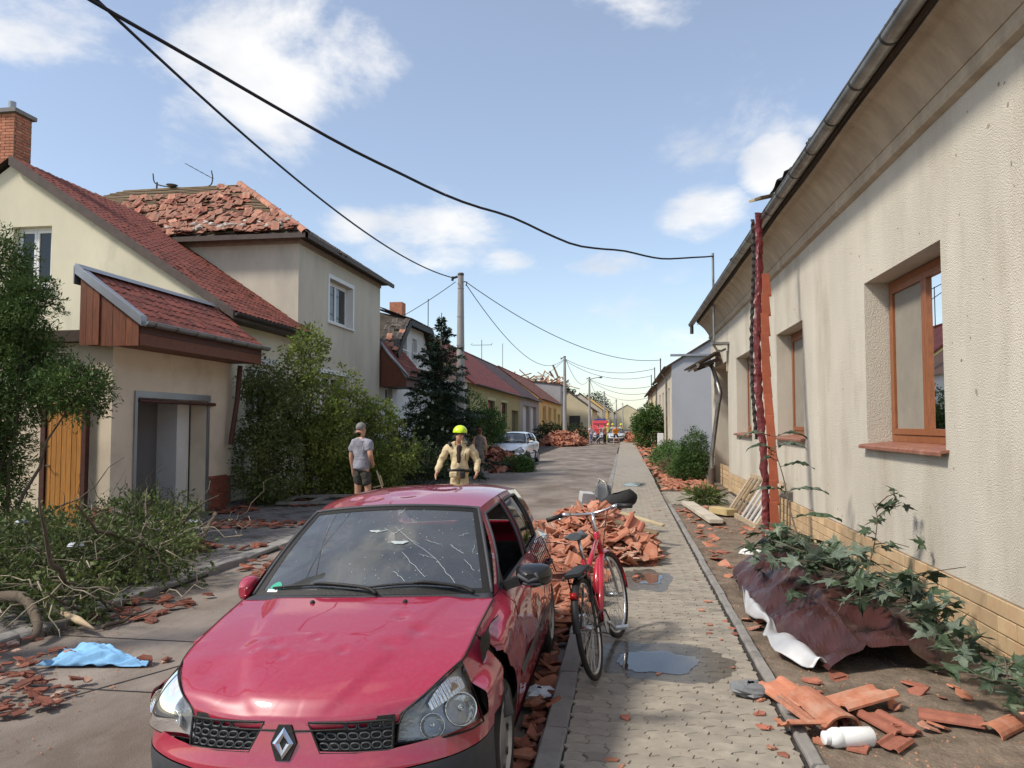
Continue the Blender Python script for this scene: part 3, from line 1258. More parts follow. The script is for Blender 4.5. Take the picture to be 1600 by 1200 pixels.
mb.box((XA - .85, 12.6, .5), (XA - .80, 14.75, 2.45))
mb.build('back_panel', m_greypanel, ga)
mb = MB()
mb.box((XA - .86, 12.6, .06), (XA - .78, 14.75, .497))
mb.build('low_wall', M('dark_block', (.085, .07, .06), .95, var=.3, bscale=30), ga)
mb = MB()
mb.box((XA - 1.2, 14.76, .06), (XA - .36, 15.2, 2.4))
mb.build('inner_post', m_whitewall, ga)
mb = MB()
mb.box((XA - .03, 12.80, 2.36), (XA + .04, 15.36, 2.48))
mb.box((XA - .03, 12.80, .06), (XA + .035, 12.875, 2.36))
mb.box((XA - .03, 15.26, .06), (XA + .035, 15.34, 2.36))
mb.build('door_frame', m_flash, ga)
mb = MB()
mb.tube([(XA + .03, 12.9, 2.30), (XA + .05, 15.5, 2.29)], .035, 10)
mb.build('roller_tube', m_fascia, ga, smooth=True, sharp=50)
# honey coloured board door in the side wall
od = thing('board_door', 'honey coloured vertical board door beside the garage, behind the conifer', 'door', (-9.64, 12.22, 0))
npl = 7
for k in range(npl):
    x0 = -9.98 + k * .68 / npl
    mb = MB()
    mb.box((x0 + .003, 12.13 + RND.uniform(-.003, .003), .09), (x0 + .68 / npl - .003, 12.165, 2.24))
    mb.build('board', m_honey, od, bevel=.004)
mb = MB()
mb.box((-10.08, 12.10, .06), (-9.99, 12.2, 2.33))
mb.build('frame_post', m_fascia, od)
mb = MB()
mb.box((-9.295, 12.10, .06), (-9.21, 12.2, 2.33))
mb.build('frame_post', m_fascia, od)
mb = MB()
mb.tube([(-9.93, 12.13, 1.15), (-9.93, 12.06, 1.15), (-9.85, 12.06, 1.15)], .012, 6)
mb.build('handle', m_blk, od)
# canopy
GX, GZ, TX, TZ = -8.02, 3.62, -9.2, 4.52
mb = MB()
mb.quad((GX - .04, 11.9, GZ - .06), (GX - .04, 16.3, GZ - .06), (TX, 16.3, TZ - .06), (TX, 11.9, TZ - .06))
mb.quad((TX, 11.9, TZ - .06), (TX, 16.3, TZ - .06), (TX, 16.3, 3.3), (TX, 11.9, 3.3))
croof = mb.build('canopy_roof', m_under, ga)
tile_field(croof, (GX - .02, 11.95, GZ - .03), (0, 1, 0), (TX - GX, 0, TZ - GZ), 20, 6, .215, .235, TA, .02, .0, name='roof_tile')
mb = MB()
mb.prism([(GX + .02, 11.78, GZ - .10), (GX + .02, 11.78, GZ + .075), (TX - .06, 11.78, TZ + .10), (TX - .06, 11.78, TZ - .08)], (0, 0, 0), (0, .16, 0))
mb.build('verge_flashing', m_flash, ga, fixn=True, bevel=.006)
mb = MB()
mb.prism([(TX + .09, 11.8, TZ + .0), (TX - .02, 11.8, TZ + .095), (TX - .10, 11.8, TZ + .06), (TX - .10, 11.8, TZ - .25), (TX - .08, 11.8, TZ - .25), (TX - .08, 11.8, TZ + .03)], (0, 0, 0), (0, 4.5, 0))
mb.build('ridge_flashing', m_flash, ga, fixn=True)
nb = 9
for k in range(nb):
    xa = -9.19 + k * (1.09 / nb)
    xb = xa + 1.09 / nb - .005
    zt = lambda x: GZ - .10 + (x - GX) / (TX - GX) * (TZ - GZ)
    mb = MB()
    o_ = RND.uniform(0, .006) + (.02 if k < 3 else 0)
    mb.prism([(xa, 11.87 - o_, 3.22 if k < 3 else 3.2), (xb, 11.87 - o_, 3.22 if k < 3 else 3.2), (xb, 11.87 - o_, zt(xb)), (xa, 11.87 - o_, zt(xa))], (0, 0, 0), (0, .025, 0))
    mb.build('cladding_board', m_cladding, ga, fixn=True)
mb = MB()
mb.box((GX - .10, 11.9, 3.42), (GX - .07, 16.3, 3.60))
mb.build('fascia', m_fascia, ga)
mb = MB()
mb.box((GX - .13, 11.9, 3.22), (GX - .075, 16.3, 3.415))
mb.build('fascia_board', m_cladding, ga)
mb = MB()
mb.quad((XA, 11.9, 3.235), (GX - .13, 11.9, 3.235), (GX - .13, 16.3, 3.235), (XA, 16.3, 3.235))
mb.quad((-9.2, 11.9, 3.236), (-9.2, 12.2, 3.236), (XA, 12.2, 3.236), (XA, 11.9, 3.236))
mb.build('soffit', m_cladding, ga)
gutter(ga, (GX + .05, 11.82, GZ - .02), (GX + .05, 16.35, GZ - .03), .075, m_flash, .75, mat2=m_zincd)
mb = MB()      # flat roof left of the canopy
mb.box((-13.5, 12.0, 3.302), (-9.31, 16.35, 3.50))
mb.build('flat_roof', m_darkwood, ga)
bp = thing('loose_brown_pipe', 'loose brown downpipe hanging beside the garage corner', 'pipe', (-8.62, 16.1, 1.4))
mb = MB()
mb.tube([(-8.55, 16.2, 3.18), (-8.58, 16.15, 2.4), (-8.64, 16.0, 1.42)], .055, 10)
mb.build('pipe', m_fascia, bp, smooth=True, sharp=50)
# red brick plinth at the corner
mb = MB()
mb.box((XA, 15.36, .0), (XA + .012, 16.33, .72))
pl = mb.build('plinth', m_mortar, ga)
BR1 = brick_mesh(.24, .068, .014, m_redbrick)
for r in range(9):
    for k in range(4):
        yb = 15.50 + k * .25 + (.12 if r % 2 else 0)
        if yb > 16.24:
            continue
        link('brick', BR1, pl, V(XA + .012, yb, .11 + r * .076) - BASE[pl.name], (0, 0, PI))
mb = MB()
mb.box((-9.2, 12.185, .0), (XA, 12.198, .42))
pl2 = mb.build('plinth', m_mortar, ga)
for r in range(5):
    for k in range(2):
        xb = -9.09 + k * .25 - (.06 if r % 2 else 0)
        link('brick', BR1, pl2, V(xb, 12.186, .09 + r * .076) - BASE[pl2.name], (0, 0, PI / 2))

# ---------------------------------------------- cream gabled house behind the garage
YG, XF = 16.4, -9.2
EX, EZ, RX, RZ = -8.78, 4.42, -14.6, 8.30
ha = thing('cream_house', 'cream gabled house with dark red tiled roof and brick chimney', 'house', (-12, YG, 0))
sA = (RZ - EZ) / (EX - RX)
zr = lambda x: EZ + (EX - x) * sA if x > RX else RZ - (RX - x) * sA
mb = MB()
# gable wall with a window opening
WX0, WX1, WZ0, WZ1 = -14.55, -13.52, 5.15, 6.62
gx = [-20.4, WX0, WX1, XF]
mb.add([(-20.4, YG, 0), (WX0, YG, 0), (WX0, YG, zr(WX0) - .12), (RX, YG, RZ - .12), (-20.4, YG, zr(-20.4) - .12)], [(0, 1, 2, 3, 4)])
mb.add([(WX0, YG, 0), (WX1, YG, 0), (WX1, YG, WZ0), (WX0, YG, WZ0)], [(0, 1, 2, 3)])
mb.add([(WX0, YG, WZ1), (WX1, YG, WZ1), (WX1, YG, zr(WX1) - .12), (WX0, YG, zr(WX0) - .12)], [(0, 1, 2, 3)])
mb.add([(WX1, YG, 0), (XF, YG, 0), (XF, YG, zr(XF) - .12), (WX1, YG, zr(WX1) - .12)], [(0, 1, 2, 3)])
for (a, b, c, d) in (((WX0, WZ0), (WX0, WZ1), 0, 0), ((WX1, WZ1), (WX1, WZ0), 0, 0), ((WX0, WZ1), (WX1, WZ1), 0, 0), ((WX1, WZ0), (WX0, WZ0), 0, 0)):
    mb.quad((a[0], YG, a[1]), (b[0], YG, b[1]), (b[0], YG + .2, b[1]), (a[0], YG + .2, a[1]))
wall_panel(mb, (XF, 0, 0), (0, 1, 0), (0, 0, 1), (1, 0, 0), YG, 20.72, 0, 4.65, [(17.75, 19.3, 1.9, 3.4, .2)], .2)
mb.build('wall', m_cream, ha)
window(ha, (WX0, YG + .16, WZ0), (1, 0, 0), (0, -1, 0), WX1 - WX0, WZ1 - WZ0, m_white, m_gl2, 2, .07, .06, curtain=m_curt)
mb = MB()
mb.box((WX0 - .08, YG - .10, WZ0 - .07), (WX1 + .06, YG + .1, WZ0 - .02))
mb.build('sill', m_white, ha)
window(ha, (XF - .15, 17.75, 1.9), (0, 1, 0), (1, 0, 0), 1.55, 1.5, m_white, m_gl2, 2, .07, .06, curtain=m_curt)
mb = MB()
mb.box((XF + .002, 17.6, 3.4), (XF + .03, 19.45, 3.58))
mb.build('lintel_band', m_whitewall, ha)
mb = MB()
mb.quad((EX, YG - .15, EZ), (EX, 20.72, EZ), (RX, 20.72, RZ), (RX, YG - .15, RZ))
mb.quad((RX, YG - .15, RZ), (RX, 20.72, RZ), (-20.9, 20.72, zr(-20.9)), (-20.9, YG - .15, zr(-20.9)))
aroof = mb.build('roof', m_under, ha)
slen = math.hypot(EX - RX, RZ - EZ)
tile_field(aroof, (EX, YG - .08, EZ), (0, 1, 0), (RX - EX, 0, RZ - EZ), 22, int(slen / .235), .2165, .235, TA, .02, .012, limit=298, jit=.006, rotj=.02, name='roof_tile', stuffmat=m_tileA)
mb = MB()
mb.prism([(EX + .02, YG - .17, EZ - .16), (EX + .02, YG - .17, EZ + .05), (RX, YG - .17, RZ + .05), (RX, YG - .17, RZ - .20)], (0, 0, 0), (0, .06, 0))
mb.build('bargeboard', m_verge, ha, fixn=True)
mb = MB()
mb.box((EX - .42, YG - .1, EZ - .16), (EX - .02, 20.7, EZ - .12))
mb.box((EX - .04, YG - .1, EZ - .15), (EX - .005, 20.7, EZ + .0))
mb.build('eaves', m_verge, ha)
gutter(ha, (EX + .05, YG - .15, EZ - .02), (EX + .05, 20.6, EZ - .03), .07, m_zincd, 1.0)
# chimney
cx0, cx1, cy0, cy1 = -15.8, -14.82, 16.62, 17.2
mb = MB()
mb.box((cx0 + .012, cy0 + .012, 7.6), (cx1 - .012, cy1 - .012, 9.56))
chm = mb.build('chimney', m_mortar, ha)
BC = brick_mesh(.24, .066, .014, m_orbrick)
BCh = brick_mesh(.115, .066, .014, m_orbrick)
for r in range(26):
    z = 7.68 + r * .0755
    if z > 9.53:
        break
    for k in range(5):
        xb = cx1 - .12 - k * .25 + (.0 if r % 2 else -.12)
        if xb < cx0 + .1:
            continue
        link('brick', BC, chm, V(xb, cy0 + .012, z) - BASE[chm.name], (0, 0, PI / 2))
    if r % 2 == 0:
        link('brick', BCh, chm, V(cx1 - .06, cy0 + .012, z) - BASE[chm.name], (0, 0, PI / 2))
    for k in range(2):
        yb = cy0 + .13 + k * .25 + (.06 if r % 2 else 0)
        link('brick', BC, chm, V(cx1 - .012, yb, z) - BASE[chm.name], (0, 0, PI))
mb = MB()
mb.box((cx0 - .07, cy0 - .07, 9.56), (cx1 + .07, cy1 + .07, 9.66))
mb.build('chimney_cap', M('cap_concrete', (.22, .21, .2), .9), chm)
mb = MB()
mb.tube([(-15.15, 16.9, 9.66), (-15.15, 16.9, 9.95)], .09, 12)
mb.build('flue', m_flash, chm, smooth=True, sharp=50)

# ---------------------------------------------- tall hip-roofed house
YB0, YB1 = 20.72, 28.15
hb = thing('hip_roofed_house', 'tall grey-beige house whose hip roof has lost tiles and shows battens', 'house', (-12, 24.5, 0))
mb = MB()
wall_panel(mb, (XF, 0, 0), (0, 1, 0), (0, 0, 1), (1, 0, 0), YB0, YB1, 0, 7.2, [(23.05, 25.15, 5.1, 6.5, .25), (22.5, 24.9, 2.15, 3.45, .25)], .25)
mb.quad((-19.5, YB0, 0), (XF, YB0, 0), (XF, YB0, 7.2), (-19.5, YB0, 7.2))
mb.quad((XF, YB1, 0), (-19.5, YB1, 0), (-19.5, YB1, 7.2), (XF, YB1, 7.2))
mb.build('wall', m_greybeige, hb)
mb = MB()
mb.box((XF + .002, YB0 + .0, 7.05), (XF + .04, YB1, 7.2))
mb.box((-19.5, YB0 - .04, 7.05), (XF + .04, YB0 - .002, 7.2))
mb.build('eaves_band', M('eaves_band', (.33, .26, .21), .9), hb)
for (a, b, c, d) in ((23.05, 25.15, 5.1, 6.5), (22.5, 24.9, 2.15, 3.45)):
    w_ = window(hb, (XF - .22, a, c), (0, 1, 0), (1, 0, 0), b - a, d - c, m_white, m_gl2, 2, .07, .06, curtain=m_curt, bars=0)
    t = .13
    mb = MB()
    for bx_ in (((XF + .002, a - t, c - .02), (XF + .02, a - .002, d + t)), ((XF + .002, b + .002, c - .02), (XF + .02, b + t, d + t)), ((XF + .002, a, d + .002), (XF + .02, b, d + t))):
        mb.box(*bx_)
    mb.box((XF - .215, b - .004, c + .01), (XF, b - .001, d - .01))
    mb.build('surround', m_white, w_)
    mb = MB()
    mb.box((XF - .2, a - .1, c - .06), (XF + .08, b + .1, c - .022))
    mb.build('sill', m_white, w_)
# roof planes
bex, bey0, bey1, bez = XF + .38, YB0 - .38, YB1 + .38, 7.22
rgx0, rgx1, rgy, rgz = -17.6, -13.05, 24.45, 10.05
mb = MB()
C0, C1, C2_, C3 = (bex, bey0, bez), (bex, bey1, bez), (-22.0, bey1, bez), (-22.0, bey0, bez)
R1, R0 = (rgx1, rgy, rgz), (rgx0, rgy, rgz)
mb.add([C3, C0, R1, R0], [(0, 1, 2, 3)])
mb.add([C0, C1, R1], [(0, 1, 2)])
mb.add([C1, C2_, R0, R1], [(0, 1, 2, 3)])
mb.add([C2_, C3, R0], [(0, 1, 2)])
mb.add([C3, C0, C1, C2_], [(3, 2, 1, 0)])
broof = mb.build('roof', m_under, hb)
mb = MB()
mb.box((-21.9, bey0 - .05, bez - .10), (bex + .05, bey0 + .01, bez + .04))
mb.box((bex - .01, bey0 - .05, bez - .10), (bex + .05, bey1 + .05, bez + .04))
mb.build('eaves_gutter', m_verge, hb)
# battens on the plane towards the camera
up = Vector((0, rgy - bey0, rgz - bez))
ul = up.length
upn = up / ul
nrm = Vector((1, 0, 0)).cross(upn).normalized()
nb = int(ul / .165)
for k in range(2, nb + 1):
    t = k / nb
    p = Vector((0, bey0, bez)) + up * t + nrm * .035
    xr = bex + (rgx1 - bex) * t
    xl = -22.0 + (rgx0 + 22.0) * t
    mb = MB()
    a_, b_ = V(xl + .2, p.y, p.z), V(xr - .06, p.y, p.z)
    seg = 5
    pts = [a_.lerp(b_, i_ / seg) + V(0, 0, RND.uniform(-.012, .012)) for i_ in range(seg + 1)]
    for i_ in range(seg):
        mb.beam(pts[i_], pts[i_ + 1], .06, .04, up=nrm)
    mb.build('batten', m_batten, broof)
# loose weathered tiles lying on them
TP = [flat_tile_mesh(.22, .36, .016, m_, wave=w) for w, m_ in ((.01, m_tile_pink), (.024, m_tile_pink), (.02, m_tile_old), (.03, M('rosy_tile', (.36, .125, .08), .85, var=.3, scale=8, rndv=.3)))]
BP = Matrix((Vector((1, 0, 0)), upn, nrm)).transposed()
nt_ = 0
tries = 0
bst = MB()
while nt_ < 640 and tries < 12000:
    tries += 1
    x = RND.uniform(-17.5, bex - .2)
    t = RND.uniform(0.0, .95)
    xr = bex + (rgx1 - bex) * t
    if x > xr - .15:
        continue
    keep = 0
    if t < .36 + .12 * mnoise.noise((x * .8, 3, 1)):
        keep = .95
    elif -16.4 < x < -11.9 and t < .76 + .1 * mnoise.noise((x, 7, 1)):
        keep = .8
    elif -12.0 < x < -11.2 and .38 < t < .5:
        keep = .5
    elif x > xr - .9 and t > .75:
        keep = .8
    if RND.random() > keep:
        continue
    p = Vector((x, bey0, bez)) + up * t + nrm * RND.uniform(.06, .17 if t < .3 else .11)
    R_ = BP @ Euler((RND.gauss(-.08, .14), RND.gauss(0, .14), RND.gauss(.25, .35))).to_matrix()
    me_ = TP[RND.randrange(4)]
    if nt_ < 260:
        link('roof_tile', me_, broof, p - BASE[broof.name], R_.to_euler())
    else:
        bst.add([R_ @ v.co + p for v in me_.vertices], [tuple(q_.vertices) for q_ in me_.polygons])
    nt_ += 1
bst.build('loose_tiles', m_tile_pink, broof)['kind'] = 'stuff'
# street-side slope still tiled, hip caps
sup = Vector((rgx1 - bex, 0, rgz - bez))
tile_field(broof, (bex, bey0, bez), (0, 1, 0), sup, int((bey1 - bey0) / .22), 9, .22, .3, [flat_tile_mesh(.225, .38, .016, m_tile_dark)], .03, .05, rotj=.04,
           skip=lambda u, v, i_, j: (u * (bey1 - bey0) < v * 2.7 * 1.5 + .1) or ((1 - u) * (bey1 - bey0) < v * 2.7 * 1.5 + .1), limit=0, name='street_tiles')


def halfround(p, q, r, mat, parent, n, name='ridge_tile'):
    p, q = Vector(p), Vector(q)
    d = (q - p).normalized()
    sd = d.cross(V(0, 0, 1)).normalized()
    u_ = sd.cross(d)
    ln = (q - p).length / n
    mb = MB()
    vs = []
    for (t, rr) in ((-.05, r * 1.08), (ln, r * .95)):
        for k in range(9):
            a = PI * k / 8
            vs.append((math.cos(a) * rr, t, math.sin(a) * rr))
    mb.add(vs, [(k, k + 1, 9 + k + 1, 9 + k) for k in range(8)])
    me = mb.mesh(name, mat, smooth=True)
    B_ = Matrix((sd, d, u_)).transposed()
    for k in range(n):
        o = link(name, me, parent, p + d * (k * ln) - BASE[parent.name], (B_ @ Euler((RND.gauss(.03, .01), RND.gauss(0, .03), RND.gauss(0, .03))).to_matrix()).to_euler())


halfround(V(*C0) + V(-.05, .05, .05), V(*R1) + V(0, 0, .06), .12, m_tile_pink, broof, 15)
for k in range(34):
    t = RND.uniform(.05, .20)
    x = RND.uniform(-13.5, bex - .8)
    p = Vector((x, bey0, bez)) + up * t + nrm * RND.uniform(.1, .18)
    mb = MB()
    r = RND.uniform(.05, .11)
    vs = []
    for i_ in range(6):
        for j_ in range(4):
            a = i_ * PI / 3
            b = -PI / 2 + PI * (j_ + .5) / 4
            vs.append(p + V(math.cos(a) * math.cos(b) * 1.5, math.sin(a) * math.cos(b), math.sin(b) * .7) * r * RND.uniform(.7, 1.2))
    fs = [(i_ * 4 + j_, ((i_ + 1) % 6) * 4 + j_, ((i_ + 1) % 6) * 4 + j_ + 1, i_ * 4 + j_ + 1) for i_ in range(6) for j_ in range(3)]
    fs += [tuple(i_ * 4 for i_ in range(5, -1, -1)), tuple(i_ * 4 + 3 for i_ in range(6))]
    mb.add(vs, fs)
    mb.build('mortar_lump', M('mortar_lump', (.48, .44, .38), .95, var=.2, rndv=.2), broof)
# bent TV aerial on the ridge
an = thing('bent_aerial', 'bent television aerial lying along the damaged ridge', 'aerial', (-15.6, rgy, rgz))
mb = MB()
q = [(-16.3, rgy, rgz + .6), (-16.2, rgy, rgz + .25), (-15.7, rgy, rgz + .1), (-15.0, rgy, rgz + .02), (-14.2, rgy, rgz + .05), (-14.05, rgy, rgz + .3), (-14.1, rgy, rgz + .6)]
mb.tube([crom(q, t / 24) for t in range(25)], .022, 8)
mb.build('bent_mast', m_zincd, an, smooth=True)
mb = MB()
mb.tube([(-16.15, rgy, rgz - .05), (-16.13, rgy, rgz + .28)], .03, 8)
mb.build('bracket', m_zincd, an)
mb = MB()
mb.tube([(-15.0, rgy - .1, rgz + .85), (-14.05, rgy, rgz + .32)], .012, 6)
for k in range(5):
    c_ = V(-15.0, rgy - .1, rgz + .85).lerp(V(-14.05, rgy, rgz + .32), .1 + k * .2)
    mb.tube([c_ + V(0, -.25, -.02), c_ + V(0, .25, .02)], .006, 5)
mb.build('boom', m_zincd, an)
mb = MB()
mb.lathe([(.0, .0), (.08, .01), (.15, .04), (.2, .08)], (-15.5, rgy - .1, rgz + .04), 14, 'z')
mb.build('dish', m_zinc, an, smooth=True)

# ---------------------------------------------- dormer house
hc = thing('dormer_house', 'white-dormered house with boarded canopy beyond the hip-roofed house', 'house', (-11, 34, 0))
YC0, YC1 = YB1 + .02, 45.5
XC = -9.35
mb = MB()
wall_panel(mb, (XC, 0, 0), (0, 1, 0), (0, 0, 1), (1, 0, 0), YC0, YC1, 0, 4.4, [(29.35, 30.3, 1.7, 3.4, .2), (36, 38, 1.5, 3.0, .2), (40, 42, 1.5, 3.0, .2)], .2)
mb.quad((XC, YC1, 0), (-18, YC1, 0), (-18, YC1, 4.4), (XC, YC1, 4.4))
mb.build('wall', m_whitewall, hc)
for (a, b, c, d) in ((29.35, 30.3, 1.7, 3.4), (36, 38, 1.5, 3.0), (40, 42, 1.5, 3.0)):
    window(hc, (XC - .18, a, c), (0, 1, 0), (1, 0, 0), b - a, d - c, m_white, m_gl2, 2, .07, .06, curtain=m_curt)
mb = MB()
mb.quad((XC + .3, 31.0, 4.3), (XC + .3, YC1, 4.3), (-14, YC1, 7.8), (-14, 31.0, 7.8))
mb.quad((-14, YC0, 7.8), (-14, YC1, 7.8), (-18.6, YC1, 4.3), (-18.6, YC0, 4.3))
mb.quad((XC, YC0, 4.4), (XC, 31, 4.4), (-14, 31.0, 7.8), (-14, YC0, 7.8))
mb.quad((XC, YC1, 4.3), (XC + .3, YC1, 4.3), (-14, YC1, 7.8), (-18.6, YC1, 4.3))
croof2 = mb.build('roof', M('brown_tile_far', (.14, .075, .05), .85, var=.4, scale=3, bump=.6, bscale=7, bdist=.05, stretch=(1, 3, 3)), hc)
# boarded canopy with red tiles
gx_, gz_, tx_, tz_ = -8.15, 3.72, -9.2, 4.98
cy0_, cy1_ = YB1 + .12, 31.0
mb = MB()
mb.quad((gx_, cy0_, gz_ - .05), (gx_, cy1_, gz_ - .05), (tx_, cy1_, tz_ - .05), (tx_, cy0_, tz_ - .05))
mb.quad((tx_, cy0_, tz_ - .05), (tx_, cy1_, tz_ - .05), (tx_, cy1_, 3.3), (tx_, cy0_, 3.3))
cr2 = mb.build('canopy_roof', m_under, hc)
tile_field(cr2, (gx_, cy0_, gz_ - .03), (0, 1, 0), (tx_ - gx_, 0, tz_ - gz_), 13, 7, .215, .235, TA, .02, .0, name='roof_tile')
mb = MB()
mb.prism([(gx_ - .03, cy0_, 3.3), (gx_ - .03, cy0_, gz_ - .1), (tx_, cy0_, tz_ - .12), (tx_, cy0_, 3.3)], (0, 0, 0), (0, .04, 0))
mb.build('cladding', m_cladding, hc, fixn=True)
mb = MB()
mb.tube([(gx_ + .05, cy0_ - .03, gz_ - .05), (tx_ + .3, cy0_ - .03, tz_ - .4), (tx_, cy0_ - .03, tz_)], .06, 8)
mb.build('verge_roll', m_flash, hc, smooth=True)
mb = MB()
mb.box((gx_ - .12, cy0_ + .05, 3.3), (gx_ - .06, cy1_, gz_ - .12))
mb.build('fascia', m_fascia, hc)
mb = MB()
mb.quad((XC, cy0_, 3.31), (gx_ - .1, cy0_, 3.31), (gx_ - .1, cy1_, 3.31), (XC, cy1_, 3.31))
mb.build('soffit', m_fascia, hc)
gutter(hc, (gx_ + .04, cy0_, gz_ - .08), (gx_ + .04, cy1_, gz_ - .09), .065, m_zincd, 1.0)
# dormer: half hipped white front, dark roof
dx = -9.1
mb = MB()
yA, yB, yC, yD = 28.95, 30.6, 34.2, 35.9
zb, zt_ = 4.35, 6.05
wall_ops = [(30.55, 31.35, 4.5, 5.55, .2), (32.1, 33.0, 4.5, 5.55, .2)]
wall_panel(mb, (dx, 0, 0), (0, 1, 0), (0, 0, 1), (1, 0, 0), yB, yC, zb, zt_, [(30.75, 31.5, 4.55, 5.6, .2), (32.3, 33.1, 4.55, 5.6, .2)], .2)
mb.add([(dx, yA + .2, zb), (dx, yB, zb), (dx, yB, zt_)], [(0, 1, 2)])
mb.add([(dx, yC, zb), (dx, yD - .1, zb), (dx, yC, zt_)], [(0, 1, 2)])
dm = mb.build('dormer', m_whitewall, hc)
for (a, b) in ((30.75, 31.5), (32.3, 33.1)):
    window(dm.parent, (dx - .16, a, 4.55), (0, 1, 0), (1, 0, 0), b - a, 1.05, m_white, m_gl2, 1, .07, .06)
    mb = MB()
    for k in range(5):
        mb.box((dx + .06, a - .05 + k * (b - a + .1) / 4 - .01, 4.45), (dx + .08, a - .05 + k * (b - a + .1) / 4 + .01, 4.95))
    mb.box((dx + .05, a - .1, 4.93), (dx + .09, b + .1, 4.97))
    mb.build('balustrade', m_white, dm)
mb = MB()
back = -13.2
mb.quad((dx + .45, yA - .1, zb + .3), (dx + .45, yB, zt_ + .12), (back, yB + .6, zt_ + 1.3), (back, yA - .1, zb + .3))
mb.quad((dx + .45, yB, zt_ + .12), (dx + .45, yC, zt_ + .12), (back + 1.5, yC - .8, zt_ + 1.25), (back + 1.5, yB + .8, zt_ + 1.25))
mb.quad((dx + .45, yC, zt_ + .12), (dx + .45, yD + .1, zb + .3), (back, yD + .1, zb + .3), (back, yC - .6, zt_ + 1.3))
droof = mb.build('dormer_roof', m_under, hc)
B1 = V(dx + .42, yB, zt_ + .16)
for fld in (((dx + .4, yA - .1, zb + .33), (back - dx - .45, 0, 0), (0, yB - yA + .1, zt_ - zb - .18), 15, 7),):
    tile_field(droof, V(back, yA - .1, zb + .34), (1, 0, 0), fld[2], 20, 9, .225, .24, [flat_tile_mesh(.235, .34, .02, m_tile_dark, wave=.03), flat_tile_mesh(.235, .34, .02, m_tile_pink, wave=.03), flat_tile_mesh(.235, .34, .02, m_tile_dark, wave=.03), flat_tile_mesh(.235, .34, .02, m_tile_dark, wave=.03)], .04, .12, rotj=.12, name='roof_tile')
tile_field(droof, (dx + .48, yB - .1, zt_ + .1), (0, 1, 0), (back + 1.05 - dx, 0, 1.13), 17, 5, .225, .3, [TD], .04, .08, rotj=.06, limit=0, name='front_tiles')
mb = MB()
for (p, q) in (((dx + .42, yA - .15, zb + .18), (dx + .42, yB, zt_ + .02)), ((dx + .42, yB, zt_ + .02), (dx + .42, yC, zt_ + .02)), ((dx + .42, yC, zt_ + .02), (dx + .42, yD + .15, zb + .18))):
    mb.beam(p, q, .07, .24, up=(0, 0, 1))
mb.build('bargeboard', m_blk, hc)
mb = MB()
mb.box((-12.6, 40.2, 6.5), (-11.9, 40.9, 8.5))
mb.build('chimney', m_orbrick, hc)

# ================================================================== houses further along the street
def roof_mat(name, col, rows=2.9):
    m = M(name, col, .8, var=.35, scale=2.2, bump=.0, rndv=.1, col2=tuple(c * .55 for c in col[:3]), c2scale=1.4, c2thr=(.5, .7))
    nt = m.node_tree
    N, L = nt.nodes, nt.links
    b = N['Principled BSDF']
    tc = N.new('ShaderNodeTexCoord')
    wv = N.new('ShaderNodeTexWave')
    wv.wave_type = 'BANDS'
    wv.bands_direction = 'Z'
    wv.wave_profile = 'SAW'
    wv.inputs['Scale'].default_value = rows
    wv.inputs['Distortion'].default_value = .25
    L.new(tc.outputs['Object'], wv.inputs['Vector'])
    bp_ = N.new('ShaderNodeBump')
    bp_.inputs['Distance'].default_value = .05
    L.new(wv.outputs['Fac'], bp_.inputs['Height'])
    L.new(bp_.outputs[0], b.inputs['Normal'])
    return m


